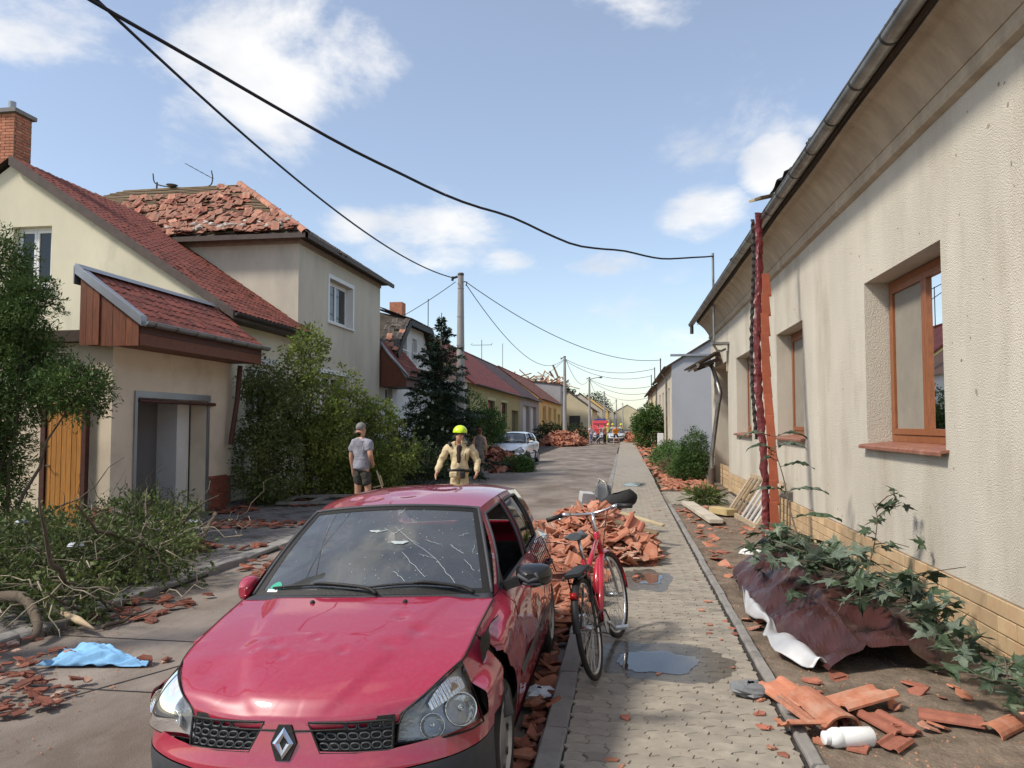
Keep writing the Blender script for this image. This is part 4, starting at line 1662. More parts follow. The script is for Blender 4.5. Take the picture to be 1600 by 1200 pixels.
def rowhouse(name, label, cat, x, side, y0, y1, ez, wallm, roofm, opens=(), doors=(), depth=9.0, slope=.74, framem=None, gable=None, group=None, over=.35, band=None, trim=None, plinthm=None, panelm=None):
    """side=-1: stands left of the street, facade faces +X at x ; side=+1: right of the street"""
    h = thing(name, label, cat, (x + side * depth / 2, (y0 + y1) / 2, 0), group)
    n = V(-side, 0, 0)
    mb = MB()
    ops = [(a, b, c, d, .18) for (a, b, c, d) in opens] + [(a, b, .0, d, .4) for (a, b, d) in doors]
    wall_panel(mb, (x, 0, 0), (0, 1, 0), (0, 0, 1), n, y0, y1, 0, ez, ops, .18)
    xb = x + side * depth
    rz = ez + depth / 2 * slope
    xm = x + side * depth / 2
    for yy in (y0, y1):
        mb.add([(x, yy, 0), (xb, yy, 0), (xb, yy, ez), (xm, yy, rz - .05), (x, yy, ez)], [(0, 1, 2, 3, 4)])
    mb.build('wall', [wallm] if gable is None else [wallm], h)
    if gable is not None:
        g_ = MB()
        g_.add([(x + side * .02, y0 - .02, 0), (xb, y0 - .02, 0), (xb, y0 - .02, ez), (xm, y0 - .02, rz - .05), (x + side * .02, y0 - .02, ez)], [(0, 1, 2, 3, 4)])
        g_.build('gable', gable, h)
    rf = MB()
    ex = x - side * over
    ez2 = ez - over * slope + .12
    rf.prism([(ex, y0 - .12, ez2), (xm, y0 - .12, rz + .12), (xb + side * over, y0 - .12, ez2), (xb + side * over, y0 - .12, ez2 - .12), (xm, y0 - .12, rz), (ex, y0 - .12, ez2 - .12)], (0, 0, 0), (0, y1 - y0 + .2, 0))
    rf = rf.build('roof', roofm, h, fixn=True)
    cr_ = MB()
    cr_.tube([(xm, y0 - .12, rz + .13), (xm, y1 + .08, rz + .13)], .11, 8)
    cr_.build('ridge', roofm, rf, smooth=True)
    gt_ = MB()
    gt_.tube([(ex - side * .04, y0, ez2 - .04), (ex - side * .04, y1, ez2 - .05)], .07, 8)
    gt_.build('gutter', m_zincd, h, smooth=True)
    for (a, b, c, d) in opens:
        pc = V(x + side * .16, a if side < 0 else a, c)
        w_ = window(h, pc, (0, 1, 0), n, b - a, d - c, framem or m_white, m_gl2, 2 if b - a < 3 else 3, .08, .06)
        if trim is not None:
            t = .22
            tm = MB()
            f_ = x - side * .03
            f0 = x - side * .002
            for (q0, q1) in (((a - t, c - .12), (a - .01, d + t)), ((b + .01, c - .12), (b + t, d + t)), ((a - .01, d + .01), (b + .01, d + t)), ((a - .01, c - .16), (b + .01, c - .01))):
                tm.box((min(f0, f_), q0[0], q0[1]), (max(f0, f_), q1[0], q1[1]))
            tm.build('surround', trim, w_)
    for (a, b, d) in doors:
        dm_ = MB()
        f0 = x + side * .38
        dm_.box((min(f0, f0 - side * .06), a + .02, .05), (max(f0, f0 - side * .06), b - .02, d - .02))
        dm_.build('door', panelm or m_darkwood, h)
    if plinthm is not None:
        pm = MB()
        f0, f1 = x - side * .002, x - side * .05
        ys_ = [y0] + [q for (a, b, d) in doors for q in (a, b)] + [y1]
        for k in range(0, len(ys_), 2):
            pm.box((min(f0, f1), ys_[k], -.1), (max(f0, f1), ys_[k + 1], .7))
        pm.build('plinth', plinthm, h)
    return h


m_olive = M('olive_plaster', (0.36, 0.33, 0.16), .9, var=.08, scale=.6)
m_olive_t = M('olive_trim', (0.48, 0.45, 0.27), .9, var=.06)
m_greyw = M('grey_plaster', (0.33, 0.32, 0.32), .9, var=.1, scale=.7)
m_yell = M('yellow_plaster', (0.72, 0.50, 0.19), .9, var=.08, scale=.7)
m_yellt = M('yellow_trim', (0.66, 0.5, 0.26), .9, var=.06)
m_plg = M('grey_plinth', (0.14, 0.135, 0.13), .9, var=.2)
m_crm = M('far_cream', (0.58, 0.50, 0.33), .9, var=.08, scale=.5)
m_bluegrey = M('bluegrey_render', (0.36, 0.365, 0.39), .9, var=.05, scale=.5, bump=.15)
m_beige2 = M('far_beige', (0.50, 0.45, 0.36), .9, var=.1, scale=.6)
rf_red = roof_mat('far_red_tile', (.30, .075, .055))
rf_dred = roof_mat('far_dark_tile', (.15, .085, .075))
rf_or = roof_mat('far_orange_tile', (.34, .12, .07))
rf_br = roof_mat('far_brown_tile', (.17, .105, .075))

h_ol = rowhouse('olive_house', 'olive green row house with pale window surrounds and red tiled roof', 'house', -9.2, -1, 45.6, 67.9, 4.45, m_olive, rf_red,
                [(51.6, 54.6, 1.9, 3.5), (57.4, 60.4, 1.7, 3.5)], [(63.0, 67.0, 3.0)], slope=.78, framem=m_darkwood, trim=m_olive_t, panelm=M('olive_door', (.10, .095, .05), .7))
h_gr = rowhouse('grey_house', 'narrow grey row house with tall white garage panels', 'house', -9.2, -1, 68.0, 83.5, 4.45, m_greyw, rf_dred,
                [], [(70.2, 75.0, 3.6), (76.0, 81.0, 3.6)], slope=.78, panelm=M('white_panel', (.6, .6, .6), .6, var=.05))
h_ye = rowhouse('yellow_house', 'ochre yellow row house with a row of tall windows', 'house', -9.2, -1, 83.6, 113.5, 4.75, m_yell, rf_or,
                [(87.6, 91.2, 2.0, 3.9), (94.2, 97.8, 2.0, 3.9), (101.5, 105.0, 2.0, 3.9)], [(108, 111.5, 3.2)], slope=.74, trim=m_yellt, framem=m_yellt, plinthm=m_plg)
h_tw = rowhouse('wrecked_house', 'grey two-storey house with its roof torn open down to broken battens', 'house', -9.3, -1, 113.7, 126, 7.6, m_greyw, m_under, [(116, 119, 5.2, 6.8)], [], depth=10, slope=.12, over=.1)
mb = MB()
for k in range(70):
    p = V(RND.uniform(-19, -9.4), RND.uniform(113.8, 125), 7.6 + RND.uniform(.1, 1.6))
    q = p + V(RND.gauss(0, 1.4), RND.gauss(0, 1.0), RND.gauss(0, .8))
    mb.beam(p, q, RND.uniform(.1, .3), RND.uniform(.08, .2))
mb.build('broken_battens', M('broken_wood', (.32, .21, .13), .9, var=.4, scale=1), h_tw)['kind'] = 'stuff'
mb = MB()
for k in range(240):
    c = V(RND.uniform(-19, -9.4), RND.uniform(113.8, 125), 7.55 + RND.uniform(.1, 1.1))
    mb.box((-.2, -.2, -.03), (.2, .2, .03), Matrix.Translation(c) @ Euler((RND.uniform(-1, 1), RND.uniform(-1, 1), RND.uniform(0, 6))).to_matrix().to_4x4())
mb.build('loose_tiles', m_tile_pink, h_tw)['kind'] = 'stuff'
h_cr = rowhouse('gabled_cottage', 'cream cottage turning its gable with a dark door towards the road', 'house', -5.2, -1, 128, 152, 4.3, m_crm, rf_br, [], [], depth=8.0, slope=.72, framem=m_darkwood)
mb = MB()
mb.box((-9.0, 127.93, .3), (-7.2, 127.985, 3.2))
mb.build('gable_door', M('dark_door', (.06, .05, .045), .8), h_cr)
rowhouse('brown_roofed_house', 'far house with sagging brown roof behind the second pole', 'house', -4.2, -1, 153, 172, 4.6, m_beige2, rf_br, [(158, 161, 1.6, 3.4)], [], slope=.72)
rowhouse('ochre_far_house', 'far ochre gabled house near the end of the street', 'house', -3.6, -1, 174, 196, 4.8, m_yell, rf_dred, [(178, 182, 1.6, 3.6)], [], slope=.76)
rowhouse('dark_roofed_house', 'small far house with dark roof closing the left row', 'house', -2.6, -1, 198, 226, 4.8, m_beige2, rf_dred, [(205, 209, 1.6, 3.6)], [], slope=.7)
rowhouse('closing_house', 'pale distant house across the end of the street', 'house', 7.5, -1, 245, 262, 4.2, m_crm, rf_br, [(247, 250, 1.5, 3.2)], [], depth=13, slope=.55)

# right side beyond the garden gap
h_r2 = rowhouse('grey_gabled_house', 'house with a plain blue-grey gable wall beyond the garden gap', 'house', 2.8, 1, 46.2, 66, 5.35, m_beige2, rf_br,
                [(48.3, 49.8, 1.6, 4.1), (51.4, 53.0, 1.6, 4.1), (55.5, 57.2, 1.6, 4.1), (60.2, 62.0, 1.6, 4.1)], [], depth=10, slope=.62, gable=m_bluegrey, framem=m_brown)
mb = MB()
mb.box((2.74, 46.0, 5.86), (7.8, 46.3, 5.98))
mb.build('gable_flashing', m_flash, h_r2)
h_r3 = rowhouse('beige_row_house', 'beige row house with downpipes behind the roadside tree', 'house', 2.8, 1, 66.2, 92, 5.2, m_crm, rf_dred,
                [(69, 71, 1.6, 3.9), (75, 77, 1.6, 3.9), (82, 84, 1.6, 3.9)], [], depth=10, slope=.7)
rowhouse('white_row_house', 'pale distant row house at the right end of the street', 'house', 3.6, 1, 92.2, 120, 5.0, m_beige2, rf_br, [(96, 99, 1.6, 3.8)], [], depth=10)
rowhouse('last_row_house', 'last small house visible on the right of the street', 'house', 5.2, 1, 121, 160, 4.6, m_crm, rf_red, [(126, 130, 1.6, 3.8)], [], depth=10)
for (yy, hh, par, off) in ((66.1, 5.3, h_r3, .0), (50.5, 5.2, h_r2, 0), (76.5, 5.1, h_r3, 0)):
    mb = MB()
    mb.tube([(2.45, yy, hh), (2.6, yy, hh - .3), (2.72, yy, hh - .5), (2.72, yy, .1)], .055, 8)
    mb.build('downpipe', m_zinc, par, smooth=True)

# ================================================================== poles and wires
m_wire = M('black_cable', (.012, .011, .016), .55, var=.1, bump=0)
POLES = [(-6.2, 5.0, 7.85), (-6.2, 28.84, 7.7), (-5.33, 70, 8.05), (-4.5, 102, 8.05), (-3.7, 148, 8.05), (-1.87, 195, 8.0), (-.33, 232, 8.0), (2.96, 286, 8.0)]
plab = ['tapered concrete pole just outside the left edge, carrying the two near cables', 'tall tapered concrete pole rising behind the spruce', 'concrete pole standing in the tile heap by the ochre house',
        'third concrete pole, with a small lamp arm', 'fourth concrete pole, before the ochre far house', 'thin distant pole behind the helmeted men', 'very distant pole left of the street end', 'farthest pole at the street end']
for k, (px_, py_, pz_) in enumerate(POLES):
    p = thing('concrete_pole', plab[k], 'pole', (px_, py_, 0), 'concrete poles along the street')
    mb = MB()
    prof = [(.21 - .10 * t, -.1 + (pz_ + .1) * t) for t in [i_ / 16 for i_ in range(17)]] + [(.0, pz_)]
    mb.lathe(prof, (0, 0, 0), 20)
    mb.build('shaft', m_concrete, p, smooth=True, sharp=60, local=True)
    mb = MB()
    mb.lathe([(.118, pz_ - .10), (.124, pz_ - .10), (.124, pz_ - .03), (.118, pz_ - .03)], (0, 0, 0), 16)
    mb.build('top_band', m_zincd, p, local=True)
    mb = MB()
    mb.beam((-.12, 0, pz_ - .14), (-.30, -.03, pz_ - .2), .05, .08)
    mb.tube([(-.30, -.03, pz_ - .14), (-.33, -.03, pz_ - .30)], .05, 8)
    mb.build('insulator', m_blk, p, local=True)
    mb = MB()
    mb.tube([(.12, 0, pz_ - .34), (.24, .02, pz_ - .36), (.20, .02, pz_ - .5)], .025, 6)
    mb.build('cable_clamp', m_blk, p, local=True)
    if 0 < k < 4:
        for q in range(3):
            mb = MB()
            zz = pz_ - .62 - q * 1.1
            mb.lathe([(.125 + .012 * q, zz), (.131 + .013 * q, zz), (.131 + .013 * q, zz + .025), (.125 + .012 * q, zz + .025)], (0, 0, 0), 14)
            mb.build('steel_band', m_flash, p, local=True)
    if k == 3:
        mb = MB()
        mb.tube([(0, 0, pz_ - .3), (.9, 0, pz_ - .1), (1.3, 0, pz_ - .05)], .05, 8)
        mb.lathe([(0, -.12), (.2, -.1), (.25, 0), (.1, .12), (0, .12)], (1.5, 0, pz_ - .05), 10)
        mb.build('lamp_arm', m_zinc, p, local=True)


def wire(label, p, q, sag, r, group='overhead cables', kink=0):
    p, q = Vector(p), Vector(q)
    pts = []
    n = 40
    for i_ in range(n + 1):
        t = i_ / n
        c = p.lerp(q, t)
        c.z -= sag * 4 * t * (1 - t)
        if kink:
            c.z += kink * mnoise.noise((t * 9, 1, p.x)) * math.sin(PI * t)
        pts.append(c)
    mb = MB()
    mb.tube(pts, r, 7)
    o = mb.build('overhead_cable', m_wire, smooth=True, origin=tuple(p))
    return tag(o, label, 'cable', group)


wire('thick black cable from the upper left to the first concrete pole', (-6.2, 5.0, 7.3), (-6.45, 28.8, 7.5), .78, .021)
wire('thick black cable sagging across the sky to the steel mast on the stucco house', (-6.2, 5.0, 6.55), (2.42, 21.2, 6.42), 1.08, .021, kink=.10)
wire('cable from the first pole left to the dormer house roof', (-6.4, 28.8, 7.35), (-9.5, 32, 6.5), .05, .014)
wire('lower cable sagging from the first pole to the second pole', (-6.0, 28.9, 7.25), (-5.45, 70, 7.75), 1.6, .016)
wire('upper cable from the first pole to the first mast on the grey gabled house', (-6.0, 28.9, 7.35), (2.3, 48, 5.8), .95, .016)
wire('cable from the second pole to the second mast on the right roofs', (-5.2, 70, 7.75), (2.25, 57, 5.9), .7, .018)
wire('lowest cable from the second pole to the third mast on the right roofs', (-5.2, 70, 7.6), (2.2, 64, 5.8), .8, .018)
wire('sagging cable between the second and the third pole', (-5.2, 70, 7.7), (-4.6, 102, 7.7), 1.3, .02)
wire('cable from the second pole back to the yellow house roof', (-5.4, 70, 7.7), (-10.2, 88, 7.0), .3, .018)
wire('cable from the third pole to the right row houses', (-4.3, 102, 7.7), (2.6, 78, 5.6), .6, .022)
wire('second cable from the third pole to the right row houses', (-4.3, 102, 7.6), (2.6, 84, 5.2), .8, .022)
wire('far sagging cable between the third and fourth pole', (-4.4, 102, 7.6), (-3.7, 148, 7.7), 1.5, .025)
wire('distant cable between the fourth and fifth pole', (-3.7, 148, 7.7), (-1.87, 195, 7.7), 1.4, .03)
wire('distant cable from the fourth pole to the last right house', (-3.7, 148, 7.7), (3.8, 100, 5.4), .9, .025)
for k, (yy, zz, lb) in enumerate([(48.0, 5.9, 'first'), (57.0, 6.0, 'second'), (64.0, 5.9, 'third')]):
    mb = MB()
    mb.tube([(2.25, yy, 4.9), (2.25, yy, zz)], .035, 8)
    tag(mb.build('roof_mast', m_zincd, smooth=True, sharp=50, origin=(2.25, yy, 4.9)), lb + ' thin cable mast on the right roofs beyond the garden gap', 'mast', 'cable masts on the right roofs')
for k, (x, y, z0, z1, lb) in enumerate([(-13.5, 52, 7.9, 10.6, 'tall thin whip aerial above the olive house roof'), (-13.5, 56, 7.9, 10.2, 'second thin aerial above the olive house roof'),
                                        (-13.6, 73, 7.9, 10.0, 'cross-shaped aerial above the grey house roof'), (-13.6, 86, 8.0, 11.0, 'single whip aerial above the ochre house')]):
    mb = MB()
    mb.tube([(x, y, z0), (x, y, z1)], .03, 6)
    if k == 2:
        mb.tube([(x - 1.0, y, z1 - .5), (x + 1.0, y, z1 - .5)], .025, 6)
        mb.tube([(x - 1.0, y - .4, z1 - .5), (x - 1.0, y + .4, z1 - .3)], .02, 6)
        mb.tube([(x + 1.0, y - .4, z1 - .5), (x + 1.0, y + .4, z1 - .3)], .02, 6)
    tag(mb.build('roof_aerial', m_zincd, origin=(x, y, z0)), lb, 'aerial', 'aerials on the left roofs')

# ================================================================== vegetation
def leafM(name, c, c2=None, rv=.0, trans=.25, rough=.6):
    return M(name, c, rough, var=.45, scale=2.2, bump=0, col2=c2, c2scale=1.3, c2thr=(.5, .66), trans=trans, spec=.25)


m_bark = M('bark', (0.11, 0.085, 0.06), .95, var=.3, scale=8, bump=.6, bscale=40)
m_twig = M('pale_twig', (0.30, 0.25, 0.18), .9, var=.3, scale=8, bump=.3)
NPR = np.random.default_rng(11)


def leaf_mesh(name, P_, size, mat, aspect=.45, upb=.4, seed=0, szvar=.4, dirs=None, fold=.25):
    """one diamond leaf (two triangles folded on the midrib) at each point"""
    rng = np.random.default_rng(seed)
    n = len(P_)
    d = rng.normal(size=(n, 3))
    if dirs is not None:
        d = dirs + .45 * d
    d[:, 2] += upb * rng.normal(size=n) * .2
    d /= np.linalg.norm(d, axis=1)[:, None] + 1e-9
    u = rng.normal(size=(n, 3))
    u[:, 2] += upb * 2
    s = np.cross(d, u)
    s /= np.linalg.norm(s, axis=1)[:, None] + 1e-9
    nn = np.cross(s, d)
    L_ = size * (1 + szvar * (rng.random(n) * 2 - 1))[:, None]
    Wd = L_ * aspect
    a = P_
    t = P_ + d * L_
    m_ = P_ + d * L_ * .5
    l = m_ + s * Wd / 2 + nn * L_ * fold * .3
    r = m_ - s * Wd / 2 + nn * L_ * fold * .3
    verts = np.stack([a, r, t, l], 1).reshape(-1, 3)
    idx = np.arange(n)[:, None] * 4
    f = np.concatenate([idx + [[0, 1, 2]], idx + [[0, 2, 3]]], 0)
    return npmesh(name, verts, f, mat)


def blob_points(blobs, n, seed, gap=.0, gscale=1.6, shell=.55, zmin=.02):
    """points in ellipsoids, denser near the skin, thinned by noise so that gaps and clumps form"""
    rng = np.random.default_rng(seed)
    vol = np.array([b[1][0] * b[1][1] * b[1][2] for b in blobs]) ** .75
    pr = vol / vol.sum()
    out, dirs = [], []
    while len(out) < n:
        k = rng.choice(len(blobs), p=pr)
        c, r = np.array(blobs[k][0]), np.array(blobs[k][1])
        v = rng.normal(size=3)
        v /= np.linalg.norm(v)
        rad = shell + (1 - shell) * rng.random() if rng.random() < .8 else rng.random()
        lump = 1 + .22 * mnoise.noise(tuple(v * 2.3 + c))
        p = c + v * r * rad * lump
        if p[2] < zmin:
            continue
        if gap and mnoise.noise(tuple(p * gscale)) < gap - .5 * rng.random() - .05:
            continue
        out.append(p)
        dirs.append(v)
    return np.array(out), np.array(dirs)


def sprays(P_, D, k, size, seed):
    """turn every point into a little spray of k points along a drooping twig"""
    rng = np.random.default_rng(seed)
    n = len(P_)
    d = D + .6 * rng.normal(size=D.shape)
    d /= np.linalg.norm(d, axis=1)[:, None]
    out, dd = [], []
    for i_ in range(k):
        t = (i_ + 1) / k
        q = P_ + d * size * t + rng.normal(size=P_.shape) * size * .12
        q[:, 2] -= size * .25 * t * t
        out.append(q)
        dd.append(d + .5 * rng.normal(size=d.shape))
    return np.concatenate(out), np.concatenate(dd)


def limbs(parent, base, tips, r0, mat, seed=0, name='trunk'):
    r = random.Random(seed)
    mb = MB()
    for tp in tips:
        b_, t_ = Vector(base) + V(r.gauss(0, .06), r.gauss(0, .06), 0), Vector(tp)
        pts = []
        for i_ in range(7):
            t = i_ / 6
            c = b_.lerp(t_, t)
            c += V(r.gauss(0, .05), r.gauss(0, .05), 0) * math.sin(PI * t)
            pts.append(c)
        mb.tube(pts, [r0 * (1 - .8 * i_ / 6) for i_ in range(7)], 6)
    return mb.build(name, mat, parent, smooth=True)


def shrub(name, label, cat, base, blobs, n, size, mat, seed, aspect=.5, spray=1, gap=.12, gscale=1.6, tips=None, r0=.05, group=None, upb=.4, bark=None, shell=.55, ssize=None, szvar=.4):
    t = thing(name, label, cat, base, group)
    blobs = [((c[0] + base[0], c[1] + base[1], c[2] + base[2]), r) for (c, r) in blobs]
    P_, D = blob_points(blobs, n, seed, gap, gscale, shell)
    if spray > 1:
        P_, D = sprays(P_, D, spray, ssize or size * 2, seed + 1)
    P_ = P_ - np.array(base)
    o = link('crown', leaf_mesh('crown', P_, size, mat, aspect, upb, seed, dirs=D, szvar=szvar), t)
    tips = tips or [b[0] for b in blobs]
    limbs(t, base, tips, r0, bark or m_bark, seed)
    return t


# conifer at the left edge
m_thuja = leafM('thuja_green', (0.070, 0.118, 0.030), (.125, .175, .045), trans=.15)
m_thuja_d = leafM('thuja_dark', (0.036, 0.062, 0.018), (.06, .085, .024), trans=.15)
shrub('thuja_tree', 'big ragged green conifer hiding part of the cream house at the left edge', 'tree', (-9.3, 10.4, .05),
      [((-.55, 0, 1.2), (.85, .9, 1.2)), ((.1, .1, 2.6), (.8, .8, .8)), ((-.4, .1, 3.5), (.85, .8, .8)), ((-.2, -.1, 4.35), (.55, .5, .55)), ((.45, -.1, 3.6), (.4, .45, .45)), ((1.15, 0, 2.35), (.60, .5, .42)), ((-1.0, 0, 2.2), (.8, .8, 1.6))],
      13000, .066, m_thuja, 3, aspect=.30, spray=8, gap=.10, gscale=1.9, ssize=.15, r0=.035, shell=.35)
# bright sunlit shrubs in front of the tall house
m_yg = leafM('yellowgreen_leaf', (0.155, 0.20, 0.045), (.28, .31, .07), trans=.3)
m_midg = leafM('mid_leaf', (0.12, 0.155, 0.05), (.20, .23, .07), trans=.25)
shrub('tall_shrub', 'tallest yellow-green shrub, pointed top before the grey-beige facade', 'shrub', (-7.5, 17.6, .05),
      [((-.1, 0, 1.1), (.9, .8, 1.1)), ((0, 0, 2.3), (.75, .7, .8)), ((-.15, 0, 3.2), (.5, .5, .7)), ((.0, 0, 3.75), (.32, .3, .45)), ((.55, 0, 1.6), (.6, .6, .8))],
      3600, .085, m_yg, 21, aspect=.5, spray=4, gap=.14, ssize=.2, group='shrubs in the front garden of the tall house')
shrub('grey_green_shrub', 'dull green leftmost shrub beside the brick plinth of the garage', 'shrub', (-8.3, 16.7, .05),
      [((.1, 0, .9), (.65, .6, .9)), ((-.1, .1, 2.0), (.65, .55, .8)), ((-.05, .1, 2.85), (.4, .4, .55)), ((.6, .1, 2.1), (.5, .5, .7)), ((.5, -.3, .9), (.6, .5, .9))],
      3600, .075, m_midg, 22, aspect=.5, spray=4, gap=.2, ssize=.19, group='shrubs in the front garden of the tall house')
shrub('leafy_shrub', 'mid-height shrub behind the man in the grey shirt', 'shrub', (-6.6, 18.6, .05),
      [((-.2, 0, .9), (.9, .8, 1.0)), ((-.25, 0, 2.0), (.6, .6, .7)), ((-.3, 0, 2.9), (.28, .3, .5)), ((.45, .1, 1.9), (.55, .5, .5)), ((.9, .1, 1.1), (.6, .6, .8))],
      3400, .085, m_yg, 23, aspect=.5, spray=4, gap=.2, ssize=.19, group='shrubs in the front garden of the tall house')
m_dkg = leafM('dark_leaf', (0.042, 0.062, 0.026), (.075, .10, .035), trans=.2)
shrub('low_dark_hedge', 'low dark green hedge between the shrub and the spruce', 'hedge', (-6.9, 21.6, .05),
      [((-.9, -.6, .7), (1.0, .9, .75)), ((.0, 0, .7), (1.2, .9, .75)), ((.9, .4, .6), (.9, .8, .7)), ((-.3, .8, 1.1), (.8, .7, .8))], 3600, .085, m_dkg, 24, spray=4, gap=.2, ssize=.2)
# spruce
m_spruce = leafM('spruce_needle', (0.030, 0.050, 0.030), (.05, .075, .045), trans=.05)


def spruce(name, label, base, H, rmax, seed, mat, lean=.0):
    t = thing(name, label, 'tree', base)
    r = random.Random(seed)
    mb = MB()
    mb.tube([(0, 0, 0), (.03, 0, H * .5), (lean, 0, H)], [.10, .07, .012], 7)
    mb.build('trunk', m_bark, t, local=True, smooth=True)
    pts, dirs = [], []
    nlev = 34
    for k in range(nlev):
        f = k / (nlev - 1)
        z = H * (.02 + .96 * f)
        R_ = rmax * ((1 - f) ** .8) * (1 + .35 * r.uniform(-1, 1)) + .08
        nbr = int(9 - 5 * f)
        for b in range(nbr):
            a = r.uniform(0, 2 * PI)
            ln = R_ * r.uniform(.6, 1.15)
            up_ = .10 + .35 * f - .25 * (1 - f)
            ns = max(4, int(ln / .05))
            for s_ in range(ns):
                tt = (s_ + .6) / ns
                rad = ln * tt
                p = (rad * math.cos(a) + lean * f, rad * math.sin(a), z + rad * up_ - .18 * tt * tt * ln + .06 * math.sin(tt * 7 + b))
                wd = .05 + .16 * (1 - tt) * ln
                for q in range(9):
                    off = r.uniform(-1, 1) * wd
                    pts.append((p[0] - math.sin(a) * off, p[1] + math.cos(a) * off, p[2] - abs(off) * .25 + r.uniform(-.03, .03)))
                    sg = 1 if off > 0 else -1
                    dirs.append((math.cos(a) * .8 - math.sin(a) * sg * .7, math.sin(a) * .8 + math.cos(a) * sg * .7, -.15))
    P_, D = np.array(pts), np.array(dirs)
    link('crown', leaf_mesh('crown', P_, .13, mat, .28, .3, seed, dirs=D), t)
    return t


spruce('spruce_tree', 'dark slim spruce in front of the first concrete pole', (-6.35, 26.3, .05), 5.6, 1.9, 5, m_spruce)
shrub('white_flowered_bush', 'dark bush with whitish blooms at the foot of the spruce', 'shrub', (-6.7, 25.2, .05),
      [((-.4, 0, .9), (1.0, .8, .9)), ((.4, .2, 1.2), (.8, .8, 1.0)), ((.1, .3, 2.1), (.7, .7, .9))], 2600, .08, m_dkg, 31, spray=4, gap=.15, ssize=.18)
fl = MB()
for k in range(70):
    a, b = RND.uniform(0, 2 * PI), RND.uniform(-.2, 1.3)
    c = V(-6.75 + .95 * math.cos(a) * math.cos(b), 25.0 + .85 * math.sin(a) * math.cos(b), 1.3 + 1.5 * math.sin(b))
    fl.box((-.035, -.035, -.02), (.035, .035, .02), Matrix.Translation(c) @ Euler((RND.uniform(0, 3), RND.uniform(0, 3), 0)).to_matrix().to_4x4())
_b = [o for o in COL.objects if o.name.startswith('white_flowered_bush')][0]
fl.build('blossom', M('pale_bloom', (.30, .32, .28), .8), _b)['kind'] = 'stuff'
m_fresh = leafM('fresh_leaf', (0.065, 0.12, 0.03), (.105, .18, .04), trans=.3)
shrub('leafy_tree', 'small leafy green tree before the olive house', 'tree', (-7.0, 35.5, .05),
      [((0, 0, 1.3), (1.3, 1.0, 1.2)), ((-.3, 0, 2.6), (.9, .9, .8)), ((.8, 0, 1.7), (.7, .8, .8))], 3000, .10, m_fresh, 33, spray=4, gap=.2, ssize=.24, r0=.08)
# right side
m_rg = leafM('juniper_green', (0.060, 0.115, 0.028), (.10, .17, .04), trans=.15)
shrub('round_juniper', 'round dense green bush beside the dented downpipe', 'shrub', (2.08, 24.2, .1),
      [((0, 0, .6), (.55, .55, .6)), ((.05, 0, 1.1), (.42, .42, .5)), ((-.15, .1, .35), (.6, .5, .4))], 3400, .06, m_rg, 41, spray=5, gap=.05, ssize=.13, aspect=.35)
shrub('roadside_tree', 'rounded broadleaf tree in front of the beige row house', 'tree', (1.75, 56, .1),
      [((0, 0, 1.3), (1.1, 1.1, 1.2)), ((.2, 0, 2.2), (1.0, 1.0, .9)), ((-.4, 0, 2.0), (.7, .8, .8))], 3200, .15, m_fresh, 42, spray=3, gap=.1, ssize=.3, r0=.08)
shrub('spiky_plant', 'small grey-green tuft at the end of the soil strip', 'plant', (1.75, 17.4, .1), [((0, 0, .15), (.42, .35, .2))], 700, .2, m_midg, 43, aspect=.12, gap=0, r0=.01, shell=.1)
shrub('flower_bed_plants', 'low green plants in the garden bed before the grey gable', 'plant', (2.0, 36, .08), [((0, 0, .25), (.7, 5.5, .4)), ((-.2, -4, .3), (.6, 1.5, .45)), ((.2, 3, .4), (.5, 1.8, .5))], 3000, .13, m_rg, 44, spray=2, gap=.15, aspect=.3, r0=.015)
shrub('brown_heather', 'brownish low plants left of the round bush', 'plant', (1.75, 27.0, .08), [((0, 0, .25), (.55, 1.6, .3))], 1300, .09, leafM('heather', (.13, .115, .05), (.09, .11, .04)), 45, spray=3, aspect=.25, r0=.01)
shrub('dark_street_bush', 'dark bush around the foot of the second pole', 'shrub', (-5.9, 71.5, .05), [((-.9, 0, .8), (1.6, 1.2, 1.0)), ((1.2, 0, .8), (1.3, 1.1, 1.0))], 1500, .2, m_dkg, 46, spray=3, ssize=.35, r0=.06)
shrub('debris_bush', 'torn green branch lying by the crashed white car', 'branch', (-4.15, 29.8, .02), [((0, 0, .25), (.5, .5, .3)), ((.25, -.1, .2), (.4, .4, .25))], 900, .09, m_fresh, 47, spray=3, ssize=.2, r0=.02)
for k, (x, y, r, z, lb) in enumerate([(-14, 168, 2.6, 8.5, 'dark distant tree crown behind the brown roofs'), (-9, 240, 4, 8, 'dark far tree crown at the end of the left row'), (12, 250, 5, 7, 'far tree crown behind the street end')]):
    shrub('distant_tree', lb, 'tree', (x, y, 0), [((0, 0, z), (r, r, r * .8)), ((r * .6, 0, z - r * .5), (r * .7, r * .7, r * .6))], 1500, .5, m_dkg, 50 + k, spray=2, r0=.25, tips=[(x, y, z)])

